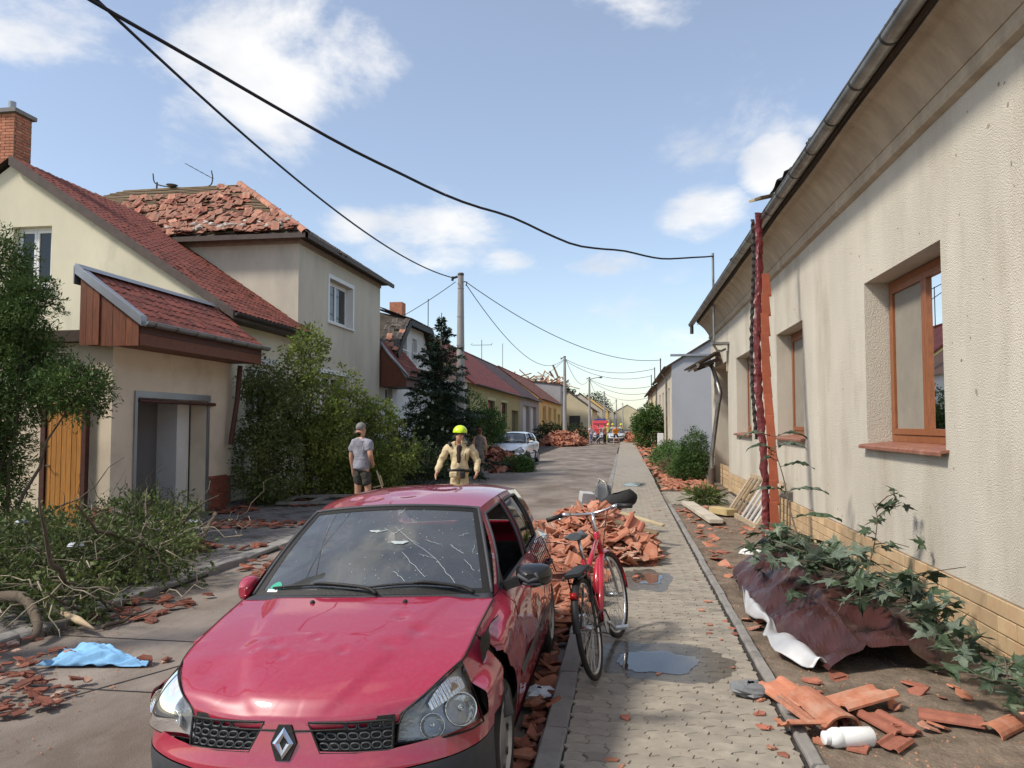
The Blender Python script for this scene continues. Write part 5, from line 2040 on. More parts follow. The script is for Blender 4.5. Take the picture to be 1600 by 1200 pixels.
# ================================================================== cars (hatchback builder)
def paintM(name, c, rough=.38, dust=.12):
    m = M(name, c, rough, var=.04, scale=30, bump=.0, coat=1.0, spec=.5)
    nt = m.node_tree
    N, L = nt.nodes, nt.links
    b = N['Principled BSDF']
    b.inputs['Coat IOR'].default_value = 1.65
    # dust film: dulls coat and base in patches
    tc = N.new('ShaderNodeTexCoord')
    nz = N.new('ShaderNodeTexNoise')
    nz.inputs['Scale'].default_value = 45
    nz.inputs['Detail'].default_value = 8
    nz.inputs['Roughness'].default_value = .7
    L.new(tc.outputs['Object'], nz.inputs['Vector'])
    mr = N.new('ShaderNodeMapRange')
    mr.inputs['From Min'].default_value = .45
    mr.inputs['From Max'].default_value = .8
    mr.inputs['To Max'].default_value = dust * 2
    L.new(nz.outputs['Fac'], mr.inputs['Value'])
    src = b.inputs['Base Color'].links[0].from_socket
    mx = N.new('ShaderNodeMixRGB')
    L.new(mr.outputs[0], mx.inputs['Fac'])
    L.new(src, mx.inputs['Color1'])
    mx.inputs['Color2'].default_value = (.32, .27, .22, 1)
    L.new(mx.outputs[0], b.inputs['Base Color'])
    mr2 = N.new('ShaderNodeMapRange')
    mr2.inputs['From Min'].default_value = .4
    mr2.inputs['From Max'].default_value = .8
    mr2.inputs['To Min'].default_value = .0
    mr2.inputs['To Max'].default_value = .07
    L.new(nz.outputs['Fac'], mr2.inputs['Value'])
    L.new(mr2.outputs[0], b.inputs['Coat Roughness'])
    # faint panel waviness
    n3 = N.new('ShaderNodeTexNoise')
    n3.inputs['Scale'].default_value = 4.0
    n3.inputs['Detail'].default_value = 2
    L.new(tc.outputs['Object'], n3.inputs['Vector'])
    bp_ = N.new('ShaderNodeBump')
    bp_.inputs['Strength'].default_value = .05
    bp_.inputs['Distance'].default_value = .012
    L.new(n3.outputs['Fac'], bp_.inputs['Height'])
    L.new(bp_.outputs[0], b.inputs['Coat Normal'])
    return m


m_plastic = M('grey_plastic', (.045, .046, .052), .55, var=.12, scale=20, bump=.15, bscale=200)
m_rubber = M('tyre_rubber', (.022, .021, .02), .8, var=.25, scale=12, bump=.4, bscale=60)
m_chrome = M('chrome', (.75, .76, .78), .12, metal=1.0, var=.05, bump=0)
m_alloy = M('wheel_grey', (.33, .33, .34), .4, metal=.7, var=.1)
m_cabin = M('cabin_dark', (.03, .031, .034), .75, var=.2, scale=10)
m_seat = M('seat_cloth', (.05, .052, .058), .9, var=.25, scale=30)
m_lens = glassM('lamp_lens', (.96, .96, .95), 1.45)
m_wsg = glassM('windscreen_glass', (.62, .70, .70), 2.1, opac=.12, film=(.45, .47, .46))
m_sideg = glassM('side_glass', (.30, .34, .33), 1.7)
m_crack = M('glass_crack', (.38, .42, .42), .4, var=.1, bump=0)
m_amber = M('amber_lamp', (.50, .33, .22), .25, var=.1, bump=0)
m_reflector = M('lamp_reflector', (.78, .78, .76), .16, metal=1.0, var=.1, scale=20, bump=.6, bscale=45, bdist=.006)
m_housing = M('lamp_housing', (.34, .35, .37), .3, metal=.6, var=.1)


def prof_x(y, z, top):
    """half width of the body side at station y and height z ; top = (x, z) of the upper edge"""
    xt, zt = top
    pts = [(.20, .785), (.36, .813), (.52, .826), (.66, .824), (max(.70, zt - .085), max(.815, xt + .05) if zt > .86 else xt + .075), (zt - .03, xt + .032), (zt, xt)]
    zs = [p[0] for p in pts]
    xs = [p[1] for p in pts]
    # smooth interpolation
    i_ = max(0, min(len(zs) - 2, int(np.searchsorted(zs, z) - 1)))
    t = (z - zs[i_]) / (zs[i_ + 1] - zs[i_])
    t = min(max(t, 0), 1)
    m0 = (xs[i_ + 1] - xs[i_ - 1]) / (zs[i_ + 1] - zs[i_ - 1]) if i_ > 0 else (xs[1] - xs[0]) / (zs[1] - zs[0])
    m1 = (xs[i_ + 2] - xs[i_]) / (zs[i_ + 2] - zs[i_]) if i_ + 2 < len(zs) else (xs[-1] - xs[-2]) / (zs[-1] - zs[-2])
    h = zs[i_ + 1] - zs[i_]
    x = (2 * t ** 3 - 3 * t * t + 1) * xs[i_] + (t ** 3 - 2 * t * t + t) * h * m0 + (-2 * t ** 3 + 3 * t * t) * xs[i_ + 1] + (t ** 3 - t * t) * h * m1
    x += interp(y, [.30, .42, .6, .9, 3.0, 3.4, 3.74], [-.030, -.014, -.004, 0, 0, -.03, -.12])
    return x


SEAM = [(.46, .13, .640), (.57, .215, .712), (.675, .40, .785), (.700, .72, .862), (.716, 1.06, .918)]
CEN = [(0, .035, .640), (0, .13, .716), (0, .38, .812), (0, .70, .885), (0, .98, .932)]
TOPY = [.40, .72, 1.06, 1.25, 2.0, 2.8, 3.3, 3.74]
TOPX = [.675, .700, .716, .730, .745, .742, .705, .60]
TOPZ = [.785, .862, .918, .930, .955, .985, 1.0, 1.0]


def topedge(y):
    return (interp(y, TOPY, TOPX), interp(y, TOPY, TOPZ))


def arch(y, cy, r=.335, cz=.29):
    d = r * r - (y - cy) ** 2
    return cz + math.sqrt(d) if d > 0 else 0


def make_car(name, label, cat, loc, paint, rot=(0, 0, 0), q=1.0, hero=False, group=None, scale=None, mirror_caps=None, bumperm=None, plate=False):
    root = thing(name, label, cat, loc, group)
    root.rotation_euler = rot
    if scale:
        root.scale = scale

    def N_(n):
        return max(4, int(n * q))
    B = lambda mb, nm, mat, par=root, **k: mb.build(nm, mat, par, local=True, **k)
    # ---------------- bonnet
    dents = [(-.33, .42, .035, .010), (-.16, .36, .03, .010), (-.24, .46, .05, .009), (-.05, .52, .03, .008), (.33, .47, .05, .012), (.42, .62, .045, .012), (.12, .40, .03, .009), (-.48, .30, .09, .016), (-.3, .24, .12, .014), (.30, .74, .04, .008)] if hero else []

    def hood(u, v):
        s = u * 2 - 1
        a = abs(s)
        c, e = crom(CEN, v), crom(SEAM, v)
        x = e.x * s
        y = c.y + (e.y - c.y) * a ** 2.0
        z = c.z + (e.z - c.z) * a ** 2.4
        sr = .30 + .42 * v
        z += .013 * (1 / (1 + math.exp((a - sr) * 42))) * min(1, v * 5)
        z -= .030 * max(0, 1 - v / .045) ** 2
        for (dx, dy, dr, dz) in dents:
            d2 = ((x - dx) ** 2 + (y - dy) ** 2) / (dr * dr)
            if d2 < 6:
                z -= dz * math.exp(-d2) - dz * .35 * math.exp(-d2 / 3)
        if hero and y < .55:
            z += .006 * mnoise.noise((x * 5, y * 7, 1)) * (1 if x < .05 else .3)
        return V(x, y, z)
    mb = MB()
    mb.grid(hood, N_(110), N_(80))
    bonnet = B(mb, 'bonnet', paint, smooth=True, thick=.004)
    if hero:
        gp_ = MB()
        gp_.tube([hood(0, 1 - k / 40) + V(-.003, 0, -.003) for k in range(41)] + [hood(k / 40, 0) + V(0, -.004, -.004) for k in range(1, 40)] + [hood(1, k / 40) + V(.003, 0, -.003) for k in range(41)], .0042, 5)
        B(gp_, 'panel_gap', m_blk, bonnet, smooth=True)
    # ---------------- wings, doors, quarters
    holes = []
    hole_poly = [(.64, .84), (.69, .78), (.72, .73), (.80, .70), (.87, .62), (.84, .56), (.76, .53), (.70, .50), (.62, .475), (.60, .52), (.64, .565), (.63, .62), (.68, .67), (.655, .74), (.625, .79)]

    def inside(y, z):
        r_ = False
        n = len(hole_poly)
        for i_ in range(n):
            (y0, z0), (y1, z1) = hole_poly[i_], hole_poly[(i_ + 1) % n]
            if (z0 > z) != (z1 > z) and y < (y1 - y0) * (z - z0) / (z1 - z0) + y0:
                r_ = not r_
        return r_
    for sgn in (-1, 1):
        def wing(u, v):
            # v 0 bottom 1 top
            y_ = .33 + u * (1.215 - .33)
            tp = topedge(max(y_, .40))
            zb_ = interp(y_, [.33, .56], [.545, .533]) if y_ < .56 else (max(arch(y_, .80), .22) if y_ < 1.135 else .22)
            z = zb_ + (tp[1] - zb_) * v
            yf = interp(z, [.545, .65, .785], [.33, .345, .405])
            y2 = yf + (1.215 - yf) * u
            tp2 = topedge(max(y2, .40))
            zb2 = interp(y2, [.33, .56], [.545, .533]) if y2 < .56 else (max(arch(y2, .80), .22) if y2 < 1.135 else .22)
            z2 = zb2 + (tp2[1] - zb2) * v
            x = prof_x(y2, z2, tp2)
            if hero and sgn > 0:
                x += .012 * mnoise.noise((y2 * 6, z2 * 6, 4)) * math.sin(PI * v)
            return V(sgn * x, y2, z2)
        mb = MB()
        nu, nv = N_(90), N_(44)
        sk = None
        if hero and sgn > 0:
            def sk(u, v):
                p = wing(u, v)
                return inside(p.y, p.z)
        mb.grid(wing, nu, nv, skip=sk)
        w_ = B(mb, 'wing', paint, smooth=True)
        if hero and sgn > 0:
            w_['label'] = 'torn red front wing with a black ragged hole'
            ln = MB()
            ln.grid(lambda u, v: V(.75 - .04 * mnoise.noise((u * 4, v * 4, 2)), .52 + u * .45, .44 + v * .42), 10, 10)
            B(ln, 'wheel_arch_liner', m_blk, w_, smooth=True)
            # curled torn lip
            lp = MB()

            def lip(u, v):
                yy, zz = .60 + .13 * v, .56 - .10 * u
                return V(prof_x(yy, zz, topedge(yy)) + .012 + .035 * math.sin(v * PI) * u, yy, zz)
            lp.grid(lip, 8, 8)
            B(lp, 'torn_liner', m_plastic, w_, smooth=True, thick=.004)

        def panel(y0, y1, zlo=.22, zfun=None):
            def f_(u, v):
                y_ = y0 + (y1 - y0) * u
                tp = topedge(y_)
                zb_ = max(zlo, zfun(y_)) if zfun else zlo
                z = zb_ + (tp[1] - zb_) * v
                x = prof_x(y_, z, tp)
                if hero and sgn > 0:
                    x += .010 * mnoise.noise((y_ * 4, z * 5, 8)) * math.sin(PI * v)
                return V(sgn * x, y_, z)
            return f_
        for (nm, y0, y1, zf) in (('front_door', 1.221, 2.185, None), ('rear_door', 2.191, 3.0, lambda y_: arch(y_, 3.27)), ('rear_quarter', 3.006, 3.74, lambda y_: arch(y_, 3.27))):
            mb = MB()
            mb.grid(panel(y0, y1, zfun=zf), N_(40), N_(30))
            d_ = B(mb, nm, paint, smooth=True)
            if nm != 'rear_quarter':
                # rubbing strip and handle
                st = MB()

                def strip(u, v):
                    y_ = y0 + .01 + (y1 - y0 - .02) * u
                    if zf and arch(y_, 3.27) > .42:
                        y_ = 2.93
                    a = v * PI
                    z = .47 + .045 * (v - .5)
                    return V(sgn * (prof_x(y_, z, topedge(y_)) + .002 + .012 * math.sin(a)), y_, z)
                st.grid(strip, 20, 6)
                B(st, 'rubbing_strip', m_plastic, d_, smooth=True)
                hd = MB()
                yy = y1 - .17
                hd.tube([(sgn * (prof_x(yy, .80, topedge(yy)) + .004), yy - .08, .80), (sgn * (prof_x(yy, .80, topedge(yy)) + .03), yy - .05, .80), (sgn * (prof_x(yy, .80, topedge(yy)) + .03), yy + .05, .80), (sgn * (prof_x(yy, .80, topedge(yy)) + .004), yy + .08, .80)], .013, 8)
                B(hd, 'handle', m_plastic, d_, smooth=True)
        # sill
        mb = MB()
        mb.grid(lambda u, v: V(sgn * (.80 - .05 * (1 - v)), 1.14 + 1.80 * u, .14 + .085 * v), 10, 4)
        B(mb, 'sill', m_plastic, smooth=True)

        # ---------------- side glass area
        def rail(y):
            return V(interp(y, [1.70, 2.1, 2.6, 3.2, 3.52], [.532, .566, .572, .553, .51]), y, interp(y, [1.70, 2.1, 2.6, 3.2, 3.52], [1.332, 1.368, 1.368, 1.325, 1.27]))

        def belt(y):
            tp = topedge(y)
            return V(tp[0] - .004, y, tp[1] + .002)

        def strip_patch(l0, l1, t0, t1, inset=0.0):
            def f_(u, v):
                t = t0 + (t1 - t0) * v
                y0_ = l0[0] + (l1[0] - l0[0]) * u
                y1_ = l0[1] + (l1[1] - l0[1]) * u
                p = belt(y0_).lerp(rail(y1_), t)
                p.x += .028 * math.sin(PI * t) - inset
                p.x *= sgn
                return p
            return f_
        A0, A1, B0, B1, B2, Cc, C1, Rr = (1.10, 1.70), (1.20, 1.765), (2.10, 2.10), (2.17, 2.16), (2.23, 2.22), (2.86, 2.80), (2.93, 2.86), (3.74, 3.52)
        for (nm, l0, l1, t0, t1, mt, ins) in (('a_pillar', A0, A1, 0, 1.0, paint, 0), ('door_frame', A1, B0, .90, 1.0, paint, 0), ('b_pillar', B0, B2, 0, 1.0, m_blk if not hero else paint, .003),
                                              ('rear_door_frame', B2, C1, .90, 1.0, paint, 0), ('c_pillar', C1, Rr, 0, 1.0, paint, 0)):
            mb = MB()
            mb.grid(strip_patch(l0, l1, t0, t1, ins), 12, 14)
            B(mb, nm, paint if nm != 'b_pillar' else mt, smooth=True)
        gm = []
        if not (hero and sgn > 0):
            gm.append(('front_side_window', A1, B0))
        gm.append(('rear_side_window', B2, Cc))
        gm.append(('quarter_window', Cc, C1))
        for (nm, l0, l1) in gm:
            mb = MB()
            mb.grid(strip_patch(l0, l1, .02, .90, .012), 10, 10)
            B(mb, nm, m_sideg if nm != 'quarter_window' else m_blk, smooth=True)
        # window seals
        sl_ = MB()
        for (l0, l1) in ((A1, B0), (B2, Cc)):
            f_ = strip_patch(l0, l1, .0, .90, -.002)
            loop = [f_(k / 10, 0) for k in range(11)] + [f_(1, k / 10) for k in range(1, 11)] + [f_(1 - k / 10, 1) for k in range(1, 11)] + [f_(0, 1 - k / 10) for k in range(1, 10)]
            sl_.tube(loop, .010, 6, closed=True)
        B(sl_, 'window_seal', m_plastic, smooth=True)['kind'] = 'stuff'
        # door mirror
        mr_ = MB()
        cx_, cy_, cz_ = (sgn * .905, 1.30, .985) if not (hero and sgn < 0) else (-.80, 1.27, .93)
        n1, n2 = 14, 12

        def shell(u, v):
            a = u * 2 * PI
            t = v
            rx_, rz_ = (.105, .062) if not (hero and sgn < 0) else (.055, .075)
            k = math.sin(PI * (.12 + .88 * (1 - t)) / 2) ** .6
            ca, sa = math.cos(a), math.sin(a)
            ex = lambda w: math.copysign(abs(w) ** .62, w)
            return V(cx_ + ex(ca) * rx_ * k, cy_ + .05 - .11 * t, cz_ + ex(sa) * rz_ * k)
        mr_.grid(shell, 20, 8)
        vs = [shell(k / 20, 1) for k in range(20)]
        mr_.add(vs, [tuple(range(20))])
        vs = [shell(k / 20, 0) for k in range(20)]
        mr_.add(vs, [tuple(range(19, -1, -1))])
        mcol = (m_blk if sgn > 0 else paint) if hero else paint
        mo = B(mr_, 'mirror', mcol if not hero or sgn < 0 else M('mirror_black', (.012, .012, .013), .3, var=.2, coat=.3), smooth=True, sharp=50)
        if hero and sgn > 0:
            mo['label'] = 'black door mirror with its cap torn off'
            ck = MB()
            ck.tube([(cx_ - .08, cy_ - .062, cz_ + .02), (cx_ - .02, cy_ - .066, cz_ - .02), (cx_ + .04, cy_ - .066, cz_ + .0), (cx_ + .02, cy_ - .066, cz_ + .03)], .012, 6)
            ck.tube([(cx_ - .05, cy_ - .062, cz_ - .03), (cx_ + .05, cy_ - .066, cz_ - .035)], .009, 6)
            B(ck, 'broken_bracket', m_plastic, mo, smooth=True)
        am = MB()
        am.beam((sgn * .74, 1.30, .935), (sgn * .83, 1.30, .965), .07, .05)
        B(am, 'mirror_arm', m_blk, mo)
        tr = MB()
        tr.add([strip_patch(A1, B0, 0, .9)(0, 0), strip_patch(A1, B0, 0, .9)(.17, 0), strip_patch(A1, B0, 0, .9)(0, .42)], [(0, 1, 2)])
        B(tr, 'mirror_triangle', m_blk, thick=.01)
    # ---------------- roof, rear
    RC = [(0, 1.64, 1.366), (0, 2.05, 1.418), (0, 2.6, 1.422), (0, 3.15, 1.378), (0, 3.52, 1.315)]
    RS = [(.532, 1.70, 1.332), (.566, 2.1, 1.368), (.572, 2.6, 1.368), (.553, 3.2, 1.325), (.51, 3.52, 1.27)]

    def roof(u, v):
        s = u * 2 - 1
        a = abs(s)
        c, e = crom(RC, v), crom(RS, v)
        z = c.z + (e.z - c.z) * a ** 3.2
        y = c.y + (e.y - c.y) * a ** 2
        if hero:
            for (dx, dy, dr, dz) in ((-.2, 1.85, .05, .01), (.0, 1.95, .1, .012), (-.33, 1.9, .05, .012), (.2, 2.2, .08, .008)):
                d2 = ((e.x * s - dx) ** 2 + (y - dy) ** 2) / (dr * dr)
                z -= dz * math.exp(-d2) if d2 < 8 else 0
        return V(e.x * s, y, z)
    mb = MB()
    mb.grid(roof, N_(60), N_(50))
    B(mb, 'roof', paint, smooth=True)
    for (nm, c0, c1, s0, s1, mt) in (('rear_window', (0, 3.53, 1.31), (0, 3.74, 1.02), (.50, 3.525, 1.262), (.585, 3.735, 1.005), m_sideg), ('tailgate', (0, 3.75, 1.015), (0, 3.80, .55), (.59, 3.74, 1.0), (.70, 3.72, .55), paint), ('rear_bumper', (0, 3.82, .56), (0, 3.80, .2), (.71, 3.735, .56), (.68, 3.70, .2), paint)):
        mb = MB()

        def f_(u, v):
            s = u * 2 - 1
            c, e = V(*c0).lerp(V(*c1), v), V(*s0).lerp(V(*s1), v)
            return V(e.x * s, c.y + (e.y - c.y) * s * s, c.z + (e.z - c.z) * s * s)
        mb.grid(f_, 16, 8)
        B(mb, nm, mt, smooth=True)
    for sgn in (-1, 1):
        mb = MB()
        mb.grid(lambda u, v: V(sgn * (.55 + .10 * u), 3.765 - .03 * u, .66 + .30 * v), 6, 6)
        B(mb, 'tail_lamp', M('tail_red', (.35, .01, .01), .2, var=.05, bump=0), smooth=True)

    # ---------------- windscreen
    def ws(u, v, off=0.0):
        s = u * 2 - 1
        a = abs(s)
        bt = V(.695 * s, 1.025 + .125 * a ** 2.2, .945 - .022 * a ** 2)
        tp = V(.528 * s, 1.635 + .07 * a ** 2.2, 1.364 - .035 * a ** 2)
        p = bt.lerp(tp, v)
        n = V(s * .15, -.58, .80)
        return p + n * (.022 * math.sin(PI * v) + off)
    mb = MB()
    mb.grid(ws, N_(40), N_(24))
    wsc = B(mb, 'windscreen', m_wsg, smooth=True)
    fr = MB()
    fb, ft = .05, .055
    for (u0, u1, v0, v1) in ((0, 1, 0, fb), (0, 1, 1 - ft, 1), (0, .035, fb, 1 - ft), (.965, 1, fb, 1 - ft)):
        fr.grid(lambda u, v: ws(u0 + (u1 - u0) * u, v0 + (v1 - v0) * v, .003), 24, 6)
    B(fr, 'windscreen_band', m_blk, wsc, smooth=True)
    se = MB()
    loop = [ws(0, k / 12, .004) for k in range(13)] + [ws(k / 20, 1, .004) for k in range(1, 21)] + [ws(1, 1 - k / 12, .004) for k in range(1, 13)]
    se.tube(loop, .011, 6)
    B(se, 'windscreen_seal', m_plastic, wsc, smooth=True)
    if hero:
        rc = random.Random(3)

        def crackline(pts, w, nm='crack'):
            mb = MB()
            for k in range(len(pts) - 1):
                (u0, v0), (u1, v1) = pts[k], pts[k + 1]
                a, b = ws(u0, v0, .0045), ws(u1, v1, .0045)
                d = (b - a).normalized()
                n = V(0, -.58, .8)
                sd = d.cross(n).normalized() * w
                wa = (1 if k else .3)
                mb.quad(a - sd * wa, b - sd, b + sd, a + sd * wa)
            return mb.build(nm, m_crack, wsc, local=True)

        def wander(u0, v0, u1, v1, n=7, j=.005):
            return [(u0 + (u1 - u0) * k / n + rc.uniform(-j, j) * (0 < k < n), v0 + (v1 - v0) * k / n + rc.uniform(-j, j) * (0 < k < n)) for k in range(n + 1)]
        for (u0, v0, u1, v1, w) in ((.55, .72, .78, .34, .0016), (.78, .34, .86, .10, .0022), (.62, .42, .74, .16, .0020), (.60, .22, .66, .12, .0022), (.72, .55, .80, .50, .0016), (.84, .50, .90, .40, .0022), (.90, .34, .94, .22, .0018),
                                    (.55, .86, .58, .96, .0016), (.56, .62, .60, .70, .0020), (.46, .64, .52, .68, .0035), (.70, .40, .78, .34, .0012), (.88, .60, .93, .64, .0014), (.94, .40, .95, .5, .0012), (.50, .70, .56, .62, .0010), (.64, .56, .70, .50, .0010)):
            crackline(wander(u0, v0, u1, v1), w * .62)
        sp = MB()
        for k in range(110):
            u, v = min(.96, max(.05, rc.gauss(.66, .2))), rc.uniform(.06, .94)
            c = ws(u, v, .0042)
            r = rc.uniform(.001, .0033)
            n = V(0, -.58, .8)
            a, b = V(1, 0, 0), V(0, .8, .58)
            sp.add([c + a * r * math.cos(t) * rc.uniform(.5, 1.4) + b * r * math.sin(t) * rc.uniform(.5, 1.4) for t in [0, 1.1, 2.2, 3.3, 4.4, 5.4]], [tuple(range(6))])
        sp.build('chips', m_crack, wsc, local=True)['kind'] = 'stuff'
        for (u, v, r) in ((.60, .52, .034), (.455, .66, .022)):
            sm = MB()
            c = ws(u, v, .0044)
            pts = [c + V(1, 0, 0) * r * math.cos(t) * (1.3 + .5 * math.sin(3 * t)) + V(0, .8, .58) * r * math.sin(t) * (.6 + .3 * math.cos(2 * t)) for t in [k * 2 * PI / 14 for k in range(14)]]
            sm.add(pts, [tuple(range(14))])
            sm.build('plaster_splash', m_crack, wsc, local=True)
        sk_ = MB()
        sk_.grid(lambda u, v: ws(.065 + .06 * u, .055 + .075 * v * math.sin(PI * (.15 + .75 * u)), .0046), 8, 6)
        sk_.build('sticker', M('green_sticker', (.02, .30, .19), .5, var=.1), wsc, local=True)
        sk_ = MB()
        sk_.grid(lambda u, v: ws(.06 + .05 * u, .03 + .03 * v, .0046), 4, 3)
        sk_.build('sticker', M('white_sticker', (.7, .72, .72), .5, var=.1), wsc, local=True)
        rvm = MB()
        c = ws(.5, .80, -.06)
        rvm.box((c.x - .09, c.y, c.z - .03), (c.x + .09, c.y + .02, c.z + .03))
        rvm.build('rear_view_mirror', m_cabin, wsc, local=True, bevel=.01)
    # cowl
    mb = MB()

    def cowl(u, v):
        s = u * 2 - 1
        a = abs(s)
        f0 = crom(CEN, 1.0)
        e0 = crom(SEAM, 1.0)
        p0 = V(e0.x * s, f0.y + (e0.y - f0.y) * a ** 2 - .01, f0.z + (e0.z - f0.z) * a ** 2.4 - .008)
        p1 = ws(u, .0, .0) + V(0, 0, .002)
        p1 = V(p0.x * .98, p1.y + .01, p1.z + .002)
        return p0.lerp(p1, v)
    mb.grid(cowl, N_(30), 5)
    cw = B(mb, 'cowl', m_plastic, smooth=True, thick=.01)
    if hero:
        for (u0, u1) in ((.30, .43), (.56, .80)):
            lv = MB()
            for k in range(14):
                u = u0 + (u1 - u0) * k / 13
                p = cowl(u, .45)
                lv.box((p.x - .004, p.y - .022, p.z - .002), (p.x + .004, p.y + .018, p.z + .005))
            lv.build('vent_slots', m_blk, cw, local=True)['kind'] = 'stuff'
        for x in (-.24, .27):
            nzl = MB()
            p = hood((x / .71 + 1) / 2, .93)
            nzl.lathe([(.014, -.002), (.013, .008), (.008, .014), (0, .015)], (p.x, p.y, p.z), 10)
            nzl.build('washer_jet', m_blk, bonnet, local=True, smooth=True)
    # wipers
    for (u0, u1, ua) in ((.09, .47, .56), (.52, .88, .93)):
        mb = MB()
        bl = [ws(u0 + (u1 - u0) * k / 10, .055 + .03 * math.sin(PI * k / 10), .016) for k in range(11)]
        mb.tube(bl, .007, 6)
        ar = [cowl(ua, .5) + V(0, -.0, .02), ws(ua - .05, .03, .035), ws((u0 + u1) / 2 + .05, .075, .035), ws((u0 + u1) / 2, .085, .022)]
        mb.tube([crom(ar, k / 12) for k in range(13)], [.012 - .005 * k / 12 for k in range(13)], 6)
        B(mb, 'wiper', m_blk, smooth=True)
    # ---------------- bumper / nose
    PX = [0, .3, .5, .66, .745, .785, .80]
    PY = [0, .016, .072, .165, .26, .36, .50]
    ctl = [(x, y) for x, y in zip(PX, PY)]

    def plan(a):
        return crom([(x, y, 0) for x, y in ctl], a)

    def ztop(x):
        return interp(abs(x), [0, .092, .150, .44, .46, .785, .80], [.640, .636, .530, .524, .530, .560, .552])

    def zsplit(x):
        return interp(abs(x), [0, .2, .45, .7, .8], [.40, .425, .452, .468, .475])

    def bump_pt(s, z):
        p = plan(abs(s))
        y = p.y + max(0, z - .47) * .24 + max(0, .40 - z) * .12 - .012 * math.exp(-((z - .44) / .05) ** 2)
        return V(math.copysign(p.x, s) if s else 0, y, z)
    mb = MB()
    mb.grid(lambda u, v: (lambda s: (lambda x: bump_pt(s, zsplit(x) + (ztop(x) - zsplit(x)) * v))(plan(abs(s)).x))(u * 2 - 1), N_(150), 12)
    bmp = B(mb, 'front_bumper', paint, smooth=True)
    mb = MB()
    mb.grid(lambda u, v: (lambda s: (lambda x: bump_pt(s, .17 + (zsplit(x) - .004 - .17) * v) + V(0, -.012 * math.sin(PI * v) - .004, 0))(plan(abs(s)).x))(u * 2 - 1), N_(60), 10)
    B(mb, 'lower_bumper', bumperm or m_plastic, bmp, smooth=True)
    for sgn in (-1, 1):
        # grille backing and rings
        mb = MB()

        def gp(u, v, off=.022):
            x0 = .155 - .058 * v
            x = x0 + (.448 - x0) * u
            z = ztop(x) if False else .522 + .112 * v
            aa = np.interp(x, PX, np.linspace(0, 1, len(PX)))
            p = plan(aa)
            return V(sgn * x, p.y + max(0, z - .47) * .24 + off, z)
        mb.grid(lambda u, v: gp(u, v * 1.14 - .04, .03), 16, 6)
        gr = B(mb, 'grille', m_blk, smooth=True)
        if hero:
            rows = 3
            cols = 7
            for r in range(rows):
                mbr = MB()
                for c in range(cols):
                    uc = (c + .5) / cols
                    vc = (r + .5) / rows + .0
                    ring = [gp(min(1, max(0, uc + .062 * math.copysign(abs(math.cos(t)) ** .7, math.cos(t)))), vc + .105 * math.sin(t), .018) for t in [k * 2 * PI / 14 for k in range(14)]]
                    mbr.tube(ring, .0042, 6, closed=True)
                mbr.tube([gp(k / 12, (r + .5) / rows - .16, .03) for k in range(13)], .005, 6)
                mbr.build('grille_bar', M('grille_grey', (.055, .057, .06), .45, metal=.2, var=.1), gr, local=True, smooth=True)
            eg = MB()
            eg.tube([gp(0, k / 6, .004) for k in range(7)] + [gp(k / 10, 1, .004) for k in range(1, 11)] + [gp(1, 1 - k / 6, .004) for k in range(1, 7)] + [gp(1 - k / 10, 0, .004) for k in range(1, 10)], .006, 6, closed=True)
            eg.build('grille_rim', m_blk, gr, local=True, smooth=True)
        # headlamp: lens patch with four corners
        A_, B_, C_, D_ = V(.452, .118, .527), V(.786, .325, .548), V(.676, .402, .785), V(.465, .135, .642)

        def hl(u, v, dep=0.0):
            bot = crom([A_, V(.62, .175, .530), V(.735, .245, .540), B_], u)
            top = crom([D_, V(.545, .195, .695), V(.625, .295, .755), C_], u)
            p = bot.lerp(top, v)
            n = V(.45, -.80, .42)
            out = math.sin(PI * min(1, u * 1.0)) * .030 * math.sin(PI * (v * .8 + .1)) + .012 * math.sin(PI * u)
            out += .02 * math.exp(-((u - .9) / .2) ** 2) * math.sin(PI * v)
            q_ = p + n * (out - dep)
            return V(sgn * q_.x, q_.y, q_.z)
        mb = MB()
        mb.grid(lambda u, v: hl(u, v), 24, 20)
        hd = B(mb, 'headlamp', m_lens, smooth=True)
        mb = MB()
        mb.grid(lambda u, v: hl(u, v, .030 + .035 * math.sin(PI * u) * math.sin(PI * v)), 20, 14)
        B(mb, 'housing', m_housing, hd, smooth=True)
        mb = MB()
        rim = [hl(k / 14, 0, .004) for k in range(15)] + [hl(1, k / 10, .004) for k in range(1, 11)] + [hl(1 - k / 14, 1, .004) for k in range(1, 15)] + [hl(0, 1 - k / 10, .004) for k in range(1, 10)]
        mb.tube(rim, .0045, 5, closed=True)
        B(mb, 'lamp_rim', m_blk, hd, smooth=True)
        for (u, v, r, dd) in ((.68, .37, .066, .016), (.32, .31, .050, .012)):
            mb = MB()
            c = hl(u, v, dd + .024)
            ax = V(sgn * .30, -.92, .20).normalized()
            e1 = ax.cross(V(0, 0, 1)).normalized()
            e2 = e1.cross(ax)
            prof = [(1.05, .014), (1.0, .016), (.96, .006), (.8, -.012), (.5, -.028), (.22, -.034), (.2, -.012), (.0, -.008)]
            vs, fs = [], []
            sg_ = 22
            for (rr, hh) in prof:
                for k in range(sg_):
                    t = 2 * PI * k / sg_
                    vs.append(c + e1 * (r * rr * math.cos(t)) + e2 * (r * rr * math.sin(t)) + ax * hh)
            for i_ in range(len(prof) - 1):
                for k in range(sg_):
                    k2 = (k + 1) % sg_
                    fs.append((i_ * sg_ + k, i_ * sg_ + k2, (i_ + 1) * sg_ + k2, (i_ + 1) * sg_ + k))
            mb.add(vs, fs)
            B(mb, 'reflector', m_reflector, hd, smooth=True)
        mb = MB()
